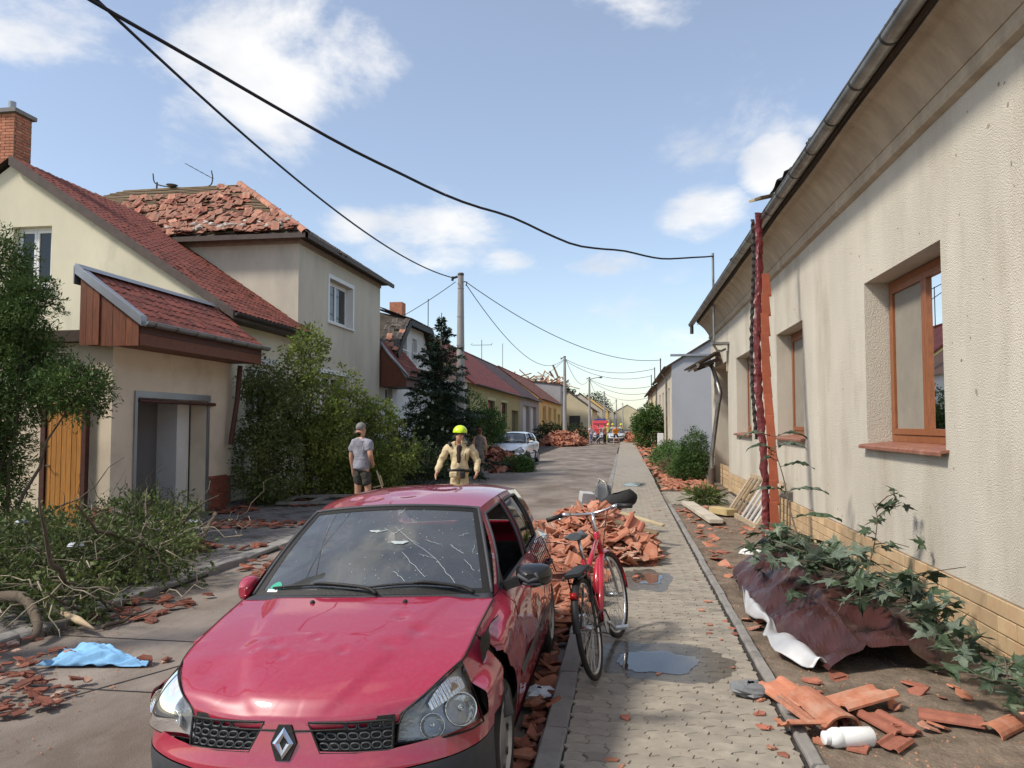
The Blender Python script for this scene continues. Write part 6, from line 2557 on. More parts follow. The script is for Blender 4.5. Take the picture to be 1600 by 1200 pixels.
        mb.grid(lambda u, v: hl(.36 + .52 * u, .62 + .30 * v * math.sin(PI * (.1 + .8 * u)) ** .5, .024 + .003 * math.sin(u * 80)), 60, 6)
        B(mb, 'indicator', m_reflector, hd, smooth=True)
        mb = MB()
        mb.grid(lambda u, v: hl(.64 + .13 * u, .70 + .12 * v * math.sin(PI * u), .021), 8, 5)
        B(mb, 'indicator_bulb', m_amber if sgn > 0 or not hero else m_reflector, hd, smooth=True)
    # emblem: a standing rhombus of two chrome bands
    if hero:
        eb = MB()
        cyb = .006
        c = V(0, bump_pt(0, .565).y - .004, .563)

        def rh_(w, h, dy):
            return [c + V(0, dy + .24 * h, h), c + V(w, dy, 0), c + V(0, dy - .24 * h, -h), c + V(-w, dy, 0)]
        o1 = rh_(.062, .078, -.004)
        bk = MB()
        hexa = [c + V(x, -.005 + .24 * z, z) for (x, z) in ((-.028, .066), (.028, .066), (.056, .0), (.028, -.066), (-.028, -.066), (-.056, 0))]
        bk.prism(hexa, (0, 0, 0), (0, .012, 0))
        emb = B(bk, 'emblem', m_blk, fixn=True)
        a, b = rh_(.046, .060, -.008), rh_(.015, .026, -.008)
        m2 = [c + (p - c) * 1.0 for p in a]
        vs = a + [(a[k] + b[k]) / 2 + V(0, -.010, 0) for k in range(4)] + b
        fs = []
        for k in range(4):
            j = (k + 1) % 4
            fs += [(k, j, 4 + j, 4 + k), (4 + k, 4 + j, 8 + j, 8 + k)]
        eb.add(vs, fs)
        B(eb, 'rhombus', m_chrome, emb)
    # ---------------- cabin
    mb = MB()
    mb.box((-.70, 1.0, .16), (.70, 3.5, .30))
    mb.box((-.50, .20, .18), (.50, 1.05, .60))
    B(mb, 'floor_pan', m_cabin)
    for sx in (-1, 1):
        mb = MB()
        mb.grid(lambda u, v: V(sx * (.70 - .02 * v), 1.15 + 2.4 * u, .28 + .64 * v), 10, 4)
        B(mb, 'door_card', m_cabin, smooth=True)
    mb = MB()
    mb.grid(lambda u, v: (lambda p: V(p.x * .97, p.y, p.z - .025))(roof(u, .03 + .94 * v)), 14, 12)
    B(mb, 'headliner', M('headliner', (.22, .22, .21), .9), smooth=True)
    mb = MB()
    mb.grid(lambda u, v: V((u * 2 - 1) * .69, 1.03 + .42 * v + .1 * (u * 2 - 1) ** 2, .90 - .10 * v ** 3 + .03 * math.exp(-((u - .74) / .12) ** 2) * v), 20, 8)
    B(mb, 'dashboard', M('dash', (.06, .065, .07), .7, var=.2), smooth=True)
    mb = MB()
    ring = [V(.36 + .185 * math.cos(t), 1.50 - .07 * math.sin(t), .86 + .165 * math.sin(t)) for t in [k * 2 * PI / 28 for k in range(28)]]
    mb.tube(ring, .015, 8, closed=True)
    mb.tube([V(.19, 1.5, .86), V(.36, 1.47, .85), V(.53, 1.5, .86)], .02, 8)
    B(mb, 'steering_wheel', M('wheel_grey_rim', (.09, .095, .10), .6, var=.1), smooth=True)
    for x in (-.36, .36):
        mb = MB()

        def seat(u, v):
            a = u * 2 * PI
            ex = lambda w: math.copysign(abs(w) ** .5, w)
            hw = .23 - .05 * v
            return V(x + ex(math.cos(a)) * hw, 1.93 + .22 * v + ex(math.sin(a)) * .07, .45 + .55 * v)
        mb.grid(seat, 18, 8)
        mb.add([seat(k / 18, 1) for k in range(18)], [tuple(range(18))])

        def hr(u, v):
            a = u * 2 * PI
            ex = lambda w: math.copysign(abs(w) ** .5, w)
            k = math.sin(PI * (.08 + .84 * v)) ** .5
            return V(x + ex(math.cos(a)) * .13 * k, 2.19 + ex(math.sin(a)) * .05 * k, 1.03 + .18 * v)
        mb.grid(hr, 16, 8)
        mb.box((x - .22, 1.5, .32), (x + .22, 1.98, .50))
        B(mb, 'seat', m_seat, smooth=True, sharp=60)
    mb = MB()
    mb.box((-.62, 2.75, .3), (.62, 2.95, .95))
    B(mb, 'rear_bench', m_seat, bevel=.04)
    # ---------------- wheels
    for (x, y) in ((-.715, .80), (.715, .80), (-.71, 3.27), (.71, 3.27)):
        sg = 1 if x > 0 else -1
        mb = MB()
        R_ = .287
        prof = [(.19, -.085), (.255, -.088), (.278, -.07), (R_, -.045), (R_, .045), (.278, .07), (.255, .088), (.19, .085)]
        mb.lathe(prof, (x, y, R_), 36, 'x')
        wl = B(mb, 'wheel', m_rubber, smooth=True, sharp=50)
        mb = MB()
        prof = [(.192, sg * .084), (.18, sg * .088), (.165, sg * .070), (.12, sg * .064), (.06, sg * .078), (.0, sg * .08)]
        mb.lathe(prof, (x, y, R_), 36, 'x')
        rm = B(mb, 'rim', m_alloy, wl, smooth=True, sharp=40)
        mb = MB()
        for k in range(8):
            a = k * PI / 4
            c = V(x + sg * .074, y + .145 * math.cos(a), R_ + .145 * math.sin(a))
            mb.lathe([(.0, sg * .0), (.022, sg * .0)], tuple(c), 10, 'x')
        B(mb, 'wheel_slots', m_blk, wl)['kind'] = 'stuff'
        mb = MB()
        for k in range(24):
            t = PI * k / 23
        mb.grid(lambda u, v: V(x + sg * (-.10 + .16 * v), y + .345 * math.cos(PI * u * 1.15 - .2), .29 + .345 * math.sin(PI * u * 1.15 - .2)), 18, 2)
        B(mb, 'wheel_well', m_blk, smooth=True)
    return root


m_red = paintM('crimson_paint', (.33, .006, .035), dust=.05)
CAR_LOC = (-1.38, 3.06, 0.0)
make_car('parked_hatchback', 'dented crimson hatchback with cracked windscreen parked at the near kerb', 'car', CAR_LOC, m_red, rot=(0, -.040, 0), hero=True)

# ================================================================== other vehicles
m_wht = paintM('white_paint_car', (.78, .79, .80), dust=.1)
m_slv = paintM('silver_paint_car', (.48, .50, .53), dust=.1)
wcar = make_car('crashed_white_car', 'white hatchback with smashed front end standing before the olive house', 'car', (-5.40, 34.5, 0.0), m_wht, rot=(0, 0, -.11), q=.35, scale=(1.05, 1.05, 1.05))
make_car('oncoming_silver_car', 'silver-white car in the middle of the road far down the street', 'car', (-.75, 76, 0), m_slv, rot=(0, 0, .02), q=.3, scale=(1.04, 1.04, 1.04))
make_car('pale_parked_car', 'pale car half hidden behind the people with the bicycle', 'car', (-2.6, 83, 0), m_slv, rot=(0, 0, -.05), q=.3)
van = thing('fire_van', 'red fire van behind the far parked cars', 'van', (-2.75, 90, 0))
m_vred = paintM('fire_red', (.45, .012, .014))
mb = MB()
W2 = .95
prof = [(0, .35), (0, 1.0), (.25, 1.15), (.95, 1.95), (1.2, 2.25), (5.0, 2.3), (5.1, .35)]
mb.prism([(-W2, y_, z_) for (y_, z_) in prof], (0, 0, 0), (2 * W2, 0, 0))
mb.build('body', m_vred, van, local=True, fixn=True, bevel=.06)
mb = MB()
mb.quad((-.85, .27, 1.13), (.85, .27, 1.13), (.80, .90, 1.90), (-.80, .90, 1.90))
mb.build('windscreen', m_sideg, van, local=True, thick=.02)
mb = MB()
mb.box((-.9, -.06, .3), (.9, .0, .62))
mb.build('bumper', m_wht, van, local=True, bevel=.03)
mb = MB()
mb.box((-.7, 1.2, 2.28), (.7, 1.5, 2.42))
mb.build('light_bar', M('blue_lamp', (.03, .06, .35), .2), van, local=True, bevel=.03)
for sx in (-1, 1):
    mb = MB()
    mb.box((sx * .72 - .14, -.03, .72), (sx * .72 + .14, .02, .95))
    mb.build('headlamp', m_reflector, van, local=True, bevel=.02)
    for yy in (.95, 4.1):
        mb = MB()
        mb.lathe([(.2, -.1), (.33, -.1), (.35, -.06), (.35, .06), (.33, .1), (.2, .1)], (sx * .85, yy, .35), 18, 'x')
        mb.build('wheel', m_rubber, van, local=True, smooth=True)

# ================================================================== bicycle
bk = thing('bicycle', 'red city bicycle leaning on its stand beside the parked car', 'bicycle', (-.19, 5.42, SZ + .004))
bk.rotation_euler = (0, -.19, -.135)
WR = .345
BLEN = 1.10
m_bred = M('bike_red', (.42, .012, .03), .3, var=.05, coat=.8, bump=0)
m_balu = M('bike_alloy', (.62, .62, .62), .3, metal=.9, var=.1, bump=0)
m_bblk = M('bike_black', (.018, .018, .018), .55, var=.2, bump=.1)
m_spoke = M('spoke_steel', (.5, .5, .5), .35, metal=.9, bump=0)


def bike_wheel(y, steer=0.0, nm='wheel'):
    c = V(0, y, WR)
    rot = Matrix.Rotation(steer, 4, 'Z')

    def T(p):
        return c + (rot @ (Vector(p) - c))
    circ = lambda r, x=0, n=48: [T(c + V(x, r * math.cos(t), r * math.sin(t))) for t in [k * 2 * PI / n for k in range(n)]]
    mb = MB()
    mb.tube(circ(WR - .019), .019, 10, closed=True)
    w = mb.build(nm, m_rubber, bk, local=True, smooth=True)
    mb = MB()
    mb.tube(circ(WR - .043), .011, 8, closed=True)
    mb.build('rim', m_balu, w, local=True, smooth=True)
    mb = MB()
    mb.tube([T(c + V(-.05, 0, 0)), T(c + V(.05, 0, 0))], .018, 10)
    mb.build('hub', m_balu, w, local=True, smooth=True)
    mb = MB()
    for k in range(32):
        a = k * 2 * PI / 32
        b = a + (.35 if k % 4 < 2 else -.35)
        xx = .03 if k % 2 else -.03
        mb.tube([T(c + V(xx, .016 * math.cos(b), .016 * math.sin(b))), T(c + V(0, (WR - .045) * math.cos(a), (WR - .045) * math.sin(a)))], .0016, 4, cap=False)
    mb.build('spokes', m_spoke, w, local=True)['kind'] = 'stuff'
    return w, T


wr, TR = bike_wheel(0)
ST = -.16
wf, TF = bike_wheel(BLEN, ST)


def btube(nm, pts, r, mat, par=bk, n=1, seg=10):
    mb = MB()
    p = [Vector(q_) for q_ in pts]
    if len(p) > 2 and n > 1:
        p = [crom(p, k / n) for k in range(n + 1)]
    mb.tube(p, r, seg)
    return mb.build(nm, mat, par, local=True, smooth=True)


BB = V(0, .43, .28)
SEAT = V(0, .26, .78)
HT, HB = V(0, .92, .86), V(0, .965, .70)
btube('down_tube', [BB, HB], .024, m_bred)
btube('top_tube', [SEAT + V(0, .03, -.10), HT + V(0, .0, -.02)], .019, m_bred)
btube('seat_tube', [BB, SEAT], .018, m_bred)
btube('head_tube', [HT + V(0, -.01, .03), HB + V(0, .01, -.02)], .025, m_bred)
for sx in (-1, 1):
    btube('chain_stay', [BB + V(sx * .03, 0, 0), V(sx * .055, .0, WR)], .010, m_bblk)
    btube('seat_stay', [SEAT + V(sx * .02, 0, -.12), V(sx * .055, 0, WR)], .008, m_bblk)
    btube('fork_blade', [HB + V(sx * .035, .01, -.03), V(sx * .05, BLEN - .05, .5), V(sx * .05, BLEN, WR)], .012, m_balu, n=8)
btube('stem', [HB, HT + V(0, -.02, .12), HT + V(0, .02, .18)], .015, m_balu)
hbp = [V(-.33, .74, 1.06), V(-.22, .80, 1.075), V(-.10, .90, 1.05), V(0, .94, 1.04), V(.10, .93, 1.05), V(.22, .87, 1.075), V(.33, .83, 1.06)]
hbar = btube('handlebar', hbp, .012, m_balu, n=24)
for sx in (-1, 1):
    e = hbp[0] if sx < 0 else hbp[-1]
    i_ = hbp[1] if sx < 0 else hbp[-2]
    btube('grip', [e + (e - i_) * .1, e.lerp(i_, .95)], .019, m_bblk, hbar)
    btube('brake_lever', [i_ + V(0, .03, -.02), e.lerp(i_, .4) + V(0, .06, -.03)], .007, m_balu, hbar)
    btube('brake_clamp', [i_ + V(0, 0, 0), i_.lerp(hbp[3], .25)], .018, m_balu, hbar)
    btube('brake_cable', [i_ + V(0, .03, 0), V(sx * .10, 1.08, 1.03), V(sx * .04, 1.06, .85), HB + V(0, .02, 0)], .004, m_bblk, hbar, n=14, seg=6)
btube('seat_post', [SEAT + V(0, .01, -.04), SEAT + V(0, -.035, .14)], .013, m_balu)
sd = MB()


def saddle(u, v):
    a = u * 2 * PI
    t = v
    w_ = interp(t, [0, .12, .3, .55, .85, 1], [.05, .085, .085, .042, .026, .012])
    return V(w_ * math.cos(a), .10 + .27 * t, .955 + .028 * math.sin(a) + .012 * math.cos(t * 5))


sd.grid(saddle, 16, 14)
sd.add([saddle(k / 16, 0) for k in range(16)], [tuple(range(15, -1, -1))])
sd.add([saddle(k / 16, 1) for k in range(16)], [tuple(range(16))])
sd.build('saddle', M('saddle_grey', (.10, .11, .12), .5, var=.15), bk, local=True, smooth=True)
# rear rack with wire basket
rk = MB()
for sx in (-1, 1):
    rk.tube([(sx * .06, .20, .725), (sx * .07, -.20, .725), (sx * .05, -.24, .725)], .006, 6)
    rk.tube([(sx * .055, 0, WR + .01), (sx * .068, -.05, .72)], .006, 6)
for k in range(4):
    rk.tube([(-.065, .15 - .11 * k, .727), (.065, .15 - .11 * k, .727)], .005, 6)
rk.box((-.055, -.19, .732), (.055, .17, .752))
rk.build('rear_rack', m_bblk, bk, local=True, smooth=False)
bs = MB()
for k in range(9):
    y_ = -.18 + k * .045
    bs.tube([(-.07, y_, .72), (-.20, y_ - .01, .73), (-.26, y_ - .015, 1.0)], .0028, 5)
for z_ in (.8, .9, 1.0):
    xx = -.20 - .06 * (z_ - .73) / .27
    bs.tube([(xx, -.19, z_), (xx, .19, z_)], .003, 5)
for yy in (-.19, .19):
    bs.tube([(-.07, yy, .72), (-.20, yy, .73), (-.26, yy, 1.0), (-.06, yy, .98)], .003, 5)
bs.build('wire_basket', m_bblk, bk, local=True)
# mudguards
for (nm, T, y, a0, a1, mt) in (('rear_mudguard', TR, 0, .15, 2.7, m_bblk), ('front_mudguard', TF, BLEN, .35, 3.3, m_bred)):
    mb = MB()
    c = V(0, y, WR)

    def mg(u, v):
        a = a0 + (a1 - a0) * u if nm[0] == 'r' else (PI - a1) + (a1 - a0) * u - .1
        x = (v - .5) * .052
        r_ = WR + .022 - 1.6 * x * x * 10
        yy = -r_ * math.cos(PI - a) if nm[0] == 'r' else r_ * math.cos(a)
        return T(c + V(x, -r_ * math.cos(a) if nm[0] == 'r' else r_ * math.cos(a + .2), r_ * math.sin(a if nm[0] == 'r' else a + .2)))
    mb.grid(mg, 26, 5)
    mb.build(nm, mt, bk, local=True, smooth=True)
# drive
mb = MB()
mb.lathe([(.085, .045), (.085, .051), (.06, .052), (.0, .052)], tuple(BB), 28, 'x')
mb.build('chainring', m_balu, bk, local=True, smooth=False)
cg = MB()
cg.tube([V(.052, .43, .28 + .09), V(.052, .2, .36 + .04), V(.052, .0, WR + .04), V(.052, -.04, WR), V(.052, 0, WR - .04), V(.052, .2, .26), V(.052, .43, .19), V(.052, .515, .28)], .006, 6, closed=True)
cg.build('chain', m_zincd, bk, local=True)
for sx, a in ((1, -.55), (-1, -.55 + PI)):
    e = BB + V(sx * .075, .17 * math.cos(a), .17 * math.sin(a))
    btube('crank', [BB + V(sx * .06, 0, 0), e], .009, m_balu)
    mb = MB()
    mb.box((e.x + (0 if sx > 0 else -.10), e.y - .035, e.z - .012), (e.x + (.10 if sx > 0 else 0), e.y + .035, e.z + .012))
    mb.build('pedal', m_balu, bk, local=True, bevel=.005)
btube('kickstand', [V(-.03, .25, .30), V(-.14, .17, .045)], .009, m_bblk)
btube('rear_reflector', [V(-.02, -.26, .62), V(.02, -.26, .62)], .022, M('red_reflector', (.4, .01, .01), .2, bump=0))

# ================================================================== people
m_skin = M('skin', (.50, .27, .18), .55, var=.1, scale=8, bump=.1, spec=.4)
SKEL = dict(pelvis=(0, 0, .94), waist=(0, -.005, 1.08), chest=(0, .0, 1.27), upper=(0, .015, 1.40), neck=(0, .012, 1.49), jaw=(0, -.010, 1.575), skull=(0, .004, 1.665),
            shL=(.165, .015, 1.405), elL=(.225, .03, 1.13), wrL=(.235, -.05, .89), paL=(.237, -.075, .83),
            shR=(-.165, .015, 1.405), elR=(-.225, .03, 1.13), wrR=(-.235, -.05, .89), paR=(-.237, -.075, .83),
            hiL=(.088, 0, .90), knL=(.098, -.015, .49), anL=(.10, .03, .085), toL=(.115, -.13, .03),
            hiR=(-.088, 0, .90), knR=(-.098, -.015, .49), anR=(-.10, .03, .085), toR=(-.115, -.13, .03))
RAD = dict(pelvis=(.15, .115), waist=(.138, .105), chest=(.155, .115), upper=(.12, .085), neck=.064, jaw=(.078, .098), skull=(.092, .116), shL=.068, elL=.049, wrL=.034, paL=(.024, .040), hiL=.095, knL=.063, anL=.043, toL=.034)
for _k in list(RAD):
    if _k.endswith('L'):
        RAD[_k[:-1] + 'R'] = RAD[_k]
EDG = [('pelvis', 'waist'), ('waist', 'chest'), ('chest', 'upper'), ('upper', 'neck'), ('neck', 'jaw'), ('jaw', 'skull')]
for s_ in 'LR':
    EDG += [('upper', 'sh' + s_), ('sh' + s_, 'el' + s_), ('el' + s_, 'wr' + s_), ('wr' + s_, 'pa' + s_), ('pelvis', 'hi' + s_), ('hi' + s_, 'kn' + s_), ('kn' + s_, 'an' + s_), ('an' + s_, 'to' + s_)]


def skin_mesh(name, J, edges, rad, mat, root_name, sub=2, extra=None, wr=0.0):
    names = []
    for e in edges:
        for k in e:
            if k not in names:
                names.append(k)
    vs = [J[k] for k in names]
    es = [(names.index(a), names.index(b)) for a, b in edges]
    rr = [rad[k] if isinstance(rad[k], tuple) else (rad[k], rad[k]) for k in names]
    if extra:
        for (p0, chain) in extra:
            pi = names.index(p0)
            for (co, r) in chain:
                vs.append(co)
                rr.append((r, r))
                es.append((pi, len(vs) - 1))
                pi = len(vs) - 1
    me = bpy.data.meshes.new(name)
    me.from_pydata([tuple(v) for v in vs], es, [])
    o = bpy.data.objects.new(name, me)
    COL.objects.link(o)
    md = o.modifiers.new('Skin', 'SKIN')
    md.branch_smoothing = .4
    sv = me.skin_vertices[0].data
    for i_, r in enumerate(rr):
        sv[i_].radius = r
        sv[i_].use_root = False
    sv[names.index(root_name)].use_root = True
    ss = o.modifiers.new('Subdivision', 'SUBSURF')
    ss.levels = sub
    ss.render_levels = sub
    dg = bpy.context.evaluated_depsgraph_get()
    m2 = bpy.data.meshes.new_from_object(o.evaluated_get(dg))
    m2.materials.clear()
    m2.materials.append(mat)
    m2.polygons.foreach_set('use_smooth', [True] * len(m2.polygons))
    bpy.data.objects.remove(o)
    bpy.data.meshes.remove(me)
    m2.name = name
    if wr:
        for v in m2.vertices:
            n_ = v.normal.copy()
            v.co += n_ * wr * (mnoise.noise(v.co * 9) + .6 * abs(mnoise.noise(v.co * 17)))
    return m2


def person(label, loc, rotz, pose=None, top=None, sleeve='short', bottom=None, legs='short', hair=(.04, .025, .015), hairkind='short', h=1.0, group=None, topgrow=.018, shoes=(.03, .03, .03), skin=None, face=True, fingers=True, dress=False):
    sk = skin or m_skin
    J = {k: Vector(v) for k, v in SKEL.items()}
    for k, v in (pose or {}).items():
        J[k] = Vector(v)
    t = thing('person', label, 'person', loc, group, rotz)
    t.scale = (h, h, h)
    ex = []
    if fingers:
        for s_, sg in (('L', 1), ('R', -1)):
            d = (J['pa' + s_] - J['wr' + s_]).normalized()
            side = V(0, 1, 0) - d * d.y
            side.normalize()
            inn = d.cross(side)
            for q in range(4):
                b = J['pa' + s_] + side * ((q - 1.5) * .019)
                ln = (.032, .038, .041, .036)[q]
                curl = inn * (-.010 * sg)
                ex.append(('pa' + s_, [(b + d * .03, .0088), (b + d * (.03 + ln * .5) + curl, .0082), (b + d * (.03 + ln) + curl * 2.6, .0072)]))
            b = J['wr' + s_].lerp(J['pa' + s_], .5)
            ex.append(('wr' + s_, [(b - side * .035, .010), (b - side * .045 + d * .035, .0085)]))
    body = link('body', skin_mesh('body', J, EDG, RAD, sk, 'pelvis', extra=ex), t)
    g = topgrow
    tr = {k: (tuple(a + g for a in v) if isinstance(v, tuple) else v + g) for k, v in RAD.items()}
    if top is not None:
        Jt = dict(J)
        E_ = [('pelvis', 'waist'), ('waist', 'chest'), ('chest', 'upper'), ('upper', 'nk')]
        Jt['nk'] = J['upper'].lerp(J['neck'], .95)
        tr['nk'] = .064 + g * .3
        if not dress:
            Jt['hm'] = J['pelvis'] + V(0, 0, -.09)
            tr['hm'] = (.160 + g, .128 + g)
            E_.append(('pelvis', 'hm'))
        for s_ in 'LR':
            E_.append(('upper', 'sh' + s_))
            if sleeve == 'long':
                E_ += [('sh' + s_, 'el' + s_), ('el' + s_, 'cu' + s_)]
                Jt['cu' + s_] = J['el' + s_].lerp(J['wr' + s_], .96)
                tr['cu' + s_] = .034 + g * .6
                tr['el' + s_] = .046 + g * .6
            elif sleeve == 'short':
                E_.append(('sh' + s_, 'se' + s_))
                Jt['se' + s_] = J['sh' + s_].lerp(J['el' + s_], .72)
                tr['se' + s_] = .056 + g
        if dress:
            Jt['hem'] = J['pelvis'].lerp((J['knL'] + J['knR']) / 2, .55)
            tr['hem'] = (.20, .15)
            E_.append(('pelvis', 'hem'))
        link('jacket' if sleeve == 'long' else 'shirt', skin_mesh('shirt', Jt, E_, tr, top, 'chest', 3 if fingers else 2, wr=.022), t)
    if bottom is not None:
        Jb = dict(J)
        E_ = [('wb', 'pelvis')]
        Jb['wb'] = J['pelvis'].lerp(J['waist'], .9)
        br = dict(tr)
        br['wb'] = (.140, .108)
        br['pelvis'] = (.158, .125)
        for s_ in 'LR':
            E_.append(('pelvis', 'hi' + s_))
            br['hi' + s_] = .106
            if legs == 'long':
                E_ += [('hi' + s_, 'kn' + s_), ('kn' + s_, 'an' + s_)]
                br['kn' + s_] = .074
                br['an' + s_] = .062
            else:
                E_.append(('hi' + s_, 'sh_' + s_))
                Jb['sh_' + s_] = J['hi' + s_].lerp(J['kn' + s_], .86)
                br['sh_' + s_] = .092
        link('trousers' if legs == 'long' else 'shorts', skin_mesh('trousers', Jb, E_, br, bottom, 'pelvis', 3 if fingers else 2, wr=.02), t)
    ms_ = M('shoe_%d' % int(shoes[0] * 1000), shoes, .6)
    for s_ in 'LR':
        mb = MB()
        a, b = J['an' + s_], J['to' + s_]
        d = (b - a)
        d.z = 0
        d.normalize()
        sd_ = V(-d.y, d.x, 0)

        def shoe(u, v):
            ang = u * 2 * PI
            c = V(a.x, a.y, b.z - .03) - d * .06 + d * (.29 * v)
            w_ = interp(v, [0, .1, .5, .75, 1], [.02, .042, .042, .05, .018])
            hh = interp(v, [0, .1, .35, .7, 1], [.05, .095, .085, .05, .03])
            return c + sd_ * (w_ * math.cos(ang)) + V(0, 0, max(0, hh * (.45 + .55 * math.sin(ang))))
        mb.grid(shoe, 12, 8)
        mb.build('shoe', ms_, t, local=True, smooth=True)
    # head: hair cap, face
    H = J['skull']
    f = V(0, -1, 0)
    hm = M('hair_%d_%d' % (int(hair[0] * 1000), int(hair[1] * 1000)), hair, .7, var=.3, scale=30, bump=.6, bscale=60)
    if hairkind in ('short', 'long'):
        mb = MB()

        def cap(u, v):
            a = u * 2 * PI
            th = v * (PI * .60)
            fr = -math.sin(a)
            rr = 1.0 + .02 * mnoise.noise((a * 3, th * 4, 2))
            thx = th * (1 - .42 * max(0, fr) ** 1.2)
            return H + V(.088 * math.sin(thx) * math.cos(a), .108 * math.sin(thx) * math.sin(a) + .006, .005 + .098 * math.cos(thx)) * rr
        mb.grid(cap, 22, 12)
        if hairkind == 'long':
            def tail(u, v):
                a = u * 2 * PI
                return H + V(.075 * math.cos(a) * (1 - .3 * v), .05 + .05 * math.sin(a), .02 - .17 * v)
            mb.grid(tail, 12, 6)
        mb.build('hair', hm, t, local=True, smooth=True)
    if face:
        mb = MB()
        mb.tube([H + V(0, -.090, .0), H + V(0, -.113, -.045), H + V(0, -.092, -.055)], [.010, .016, .010], 8)
        mb.build('nose', sk, t, local=True, smooth=True)
        for sx in (-1, 1):
            mb = MB()
            mb.lathe([(0, -.008), (.011, -.004), (.011, .004), (0, .008)], tuple(H + V(sx * .032, -.089, -.008)), 10, 'y')
            mb.build('eye', M('eye_dark', (.03, .025, .02), .3, bump=0), t, local=True, smooth=True)
            mb = MB()
            mb.tube([H + V(sx * .014, -.094, .010), H + V(sx * .033, -.094, .014), H + V(sx * .05, -.083, .008)], .005, 6)
            mb.build('eyebrow', hm, t, local=True, smooth=True)
            mb = MB()
            mb.lathe([(0, -.006), (.022, -.004), (.024, .004), (0, .008)], tuple(H + V(sx * .083, .01, -.03)), 10, 'x')
            mb.build('ear', sk, t, local=True, smooth=True)
        mb = MB()
        mb.tube([H + V(-.026, -.082, -.087), H + V(0, -.092, -.085), H + V(.026, -.082, -.087)], .006, 6)
        mb.build('mouth', M('lips', (.30, .10, .085), .5, bump=0), t, local=True, smooth=True)
    return t, J


# man in a grey shirt, seen from behind, head turned left, looking at the garden
m_gshirt = M('grey_lilac_shirt', (.27, .265, .31), .85, var=.12, scale=9, bump=.3, bscale=25, bdist=.02)
m_olsh = M('dark_olive_shorts', (.055, .052, .042), .9, var=.2, scale=9, bump=.3, bscale=25, bdist=.02)
man, J1 = person('grey-haired man in a grey shirt and dark shorts beside the shrubs', (-5.12, 14.6, .06), 2.75,
                 dict(elL=(.235, .03, 1.12), wrL=(.235, -.02, .88), paL=(.235, -.03, .81), elR=(-.28, .07, 1.14), wrR=(-.20, -.09, .97), paR=(-.155, -.13, .945), knR=(-.12, -.06, .5), skull=(.03, -.012, 1.665), jaw=(.03, -.02, 1.575)),
                 m_gshirt, 'short', m_olsh, 'short', hair=(.20, .19, .18), h=1.045, topgrow=.03)
mb = MB()
mb.tube([(-4.86, 14.75, .95), (-4.74, 14.8, .55), (-4.62, 14.85, .08)], .016, 8)
mb.tube([(-4.92, 14.7, .62), (-4.74, 14.8, .66), (-4.80, 14.78, .86)], .013, 8)
tag(mb.build('wooden_crutch', M('pale_wood', (.50, .40, .24), .7), smooth=True, origin=(-4.7, 14.8, .1)), 'pale wooden stick held behind the man in the grey shirt', 'stick')
# firefighter
m_tan = M('tan_jacket', (.60, .48, .29), .9, var=.16, scale=7, bump=.7, bscale=12, bdist=.03)
ff, J2 = person('firefighter in tan jacket and neon yellow helmet behind the crimson car', (-3.02, 14.0, .02), .10,
                dict(shL=(.20, .01, 1.40), shR=(-.20, .01, 1.40), elL=(.32, .03, 1.15), wrL=(.33, -.14, .94), paL=(.32, -.20, .90), elR=(-.34, .04, 1.16), wrR=(-.40, -.12, .94), paR=(-.41, -.17, .89), skull=(.01, -.03, 1.645), jaw=(.01, -.05, 1.555)),
                m_tan, 'long', m_tan, 'long', hair=(.03, .02, .015), hairkind='none', h=1.02, topgrow=.030)
H = J2['skull']
mb = MB()
m_neon = M('neon_helmet', (.62, .86, .02), .35, var=.04, bump=0, coat=.5)


def helm(u, v):
    a = u * 2 * PI
    th = v * PI * .53
    w_ = 1 + .03 * math.cos(6 * a) * math.sin(th)
    return H + V(.118 * math.sin(th) * math.cos(a) * w_, .138 * math.sin(th) * math.sin(a) * w_, .030 + .112 * math.cos(th))


mb.grid(helm, 28, 12)
hel = mb.build('helmet', m_neon, ff, local=True, smooth=True, thick=.01)
mb = MB()
mb.tube([H + V(.120 * math.cos(a), 0 + .140 * math.sin(a), .022) for a in [k * 2 * PI / 24 for k in range(24)]], .010, 6, closed=True)
mb.build('rim', m_neon, hel, local=True, smooth=True)
mb = MB()
mb.tube([H + V(-.10, -.02, -.01), H + V(-.075, -.05, -.08), H + V(0, -.065, -.135), H + V(.075, -.05, -.08), H + V(.10, -.02, -.01)], .008, 6)
mb.build('chin_strap', m_blk, hel, local=True, smooth=True)
# dark open front, collar, harness belt, shoulder straps
mb = MB()
mb.grid(lambda u, v: V((u - .5) * (.05 + .11 * v), -.158 + .035 * v + .2 * (u - .5) ** 2 * (.2 + v), 1.12 + .32 * v), 6, 8)
mb.build('undershirt', M('dark_brown_shirt', (.03, .018, .016), .9), ff, local=True, smooth=True, thick=.02)
for sx in (-1, 1):
    mb = MB()
    mb.grid(lambda u, v: V(sx * (.055 + .09 * u), -.10 + .14 * u - .03 * v, 1.44 + .075 * v - .03 * u), 6, 4)
    mb.build('collar', m_tan, ff, local=True, smooth=True, thick=.02)
    mb = MB()
    mb.tube([(sx * .15, -.10, 1.43), (sx * .19, -.03, 1.475), (sx * .20, .06, 1.46)], .028, 8)
    mb.build('shoulder_strap', m_blk, ff, local=True, smooth=True)
    mb = MB()
    mb.beam((sx * .13, -.165, 1.16), (sx * .12, -.160, 1.30), .012, .006)
    mb.build('pocket_zip', m_blk, ff, local=True)
mb = MB()
mb.tube([(.20 * math.cos(a), .165 * math.sin(a), .985 + .012 * math.sin(3 * a)) for a in [k * 2 * PI / 28 for k in range(28)]], .026, 8, closed=True)
mb.build('belt', m_blk, ff, local=True, smooth=True)
mb = MB()
mb.box((-.16, -.22, .86), (-.02, -.15, .965))
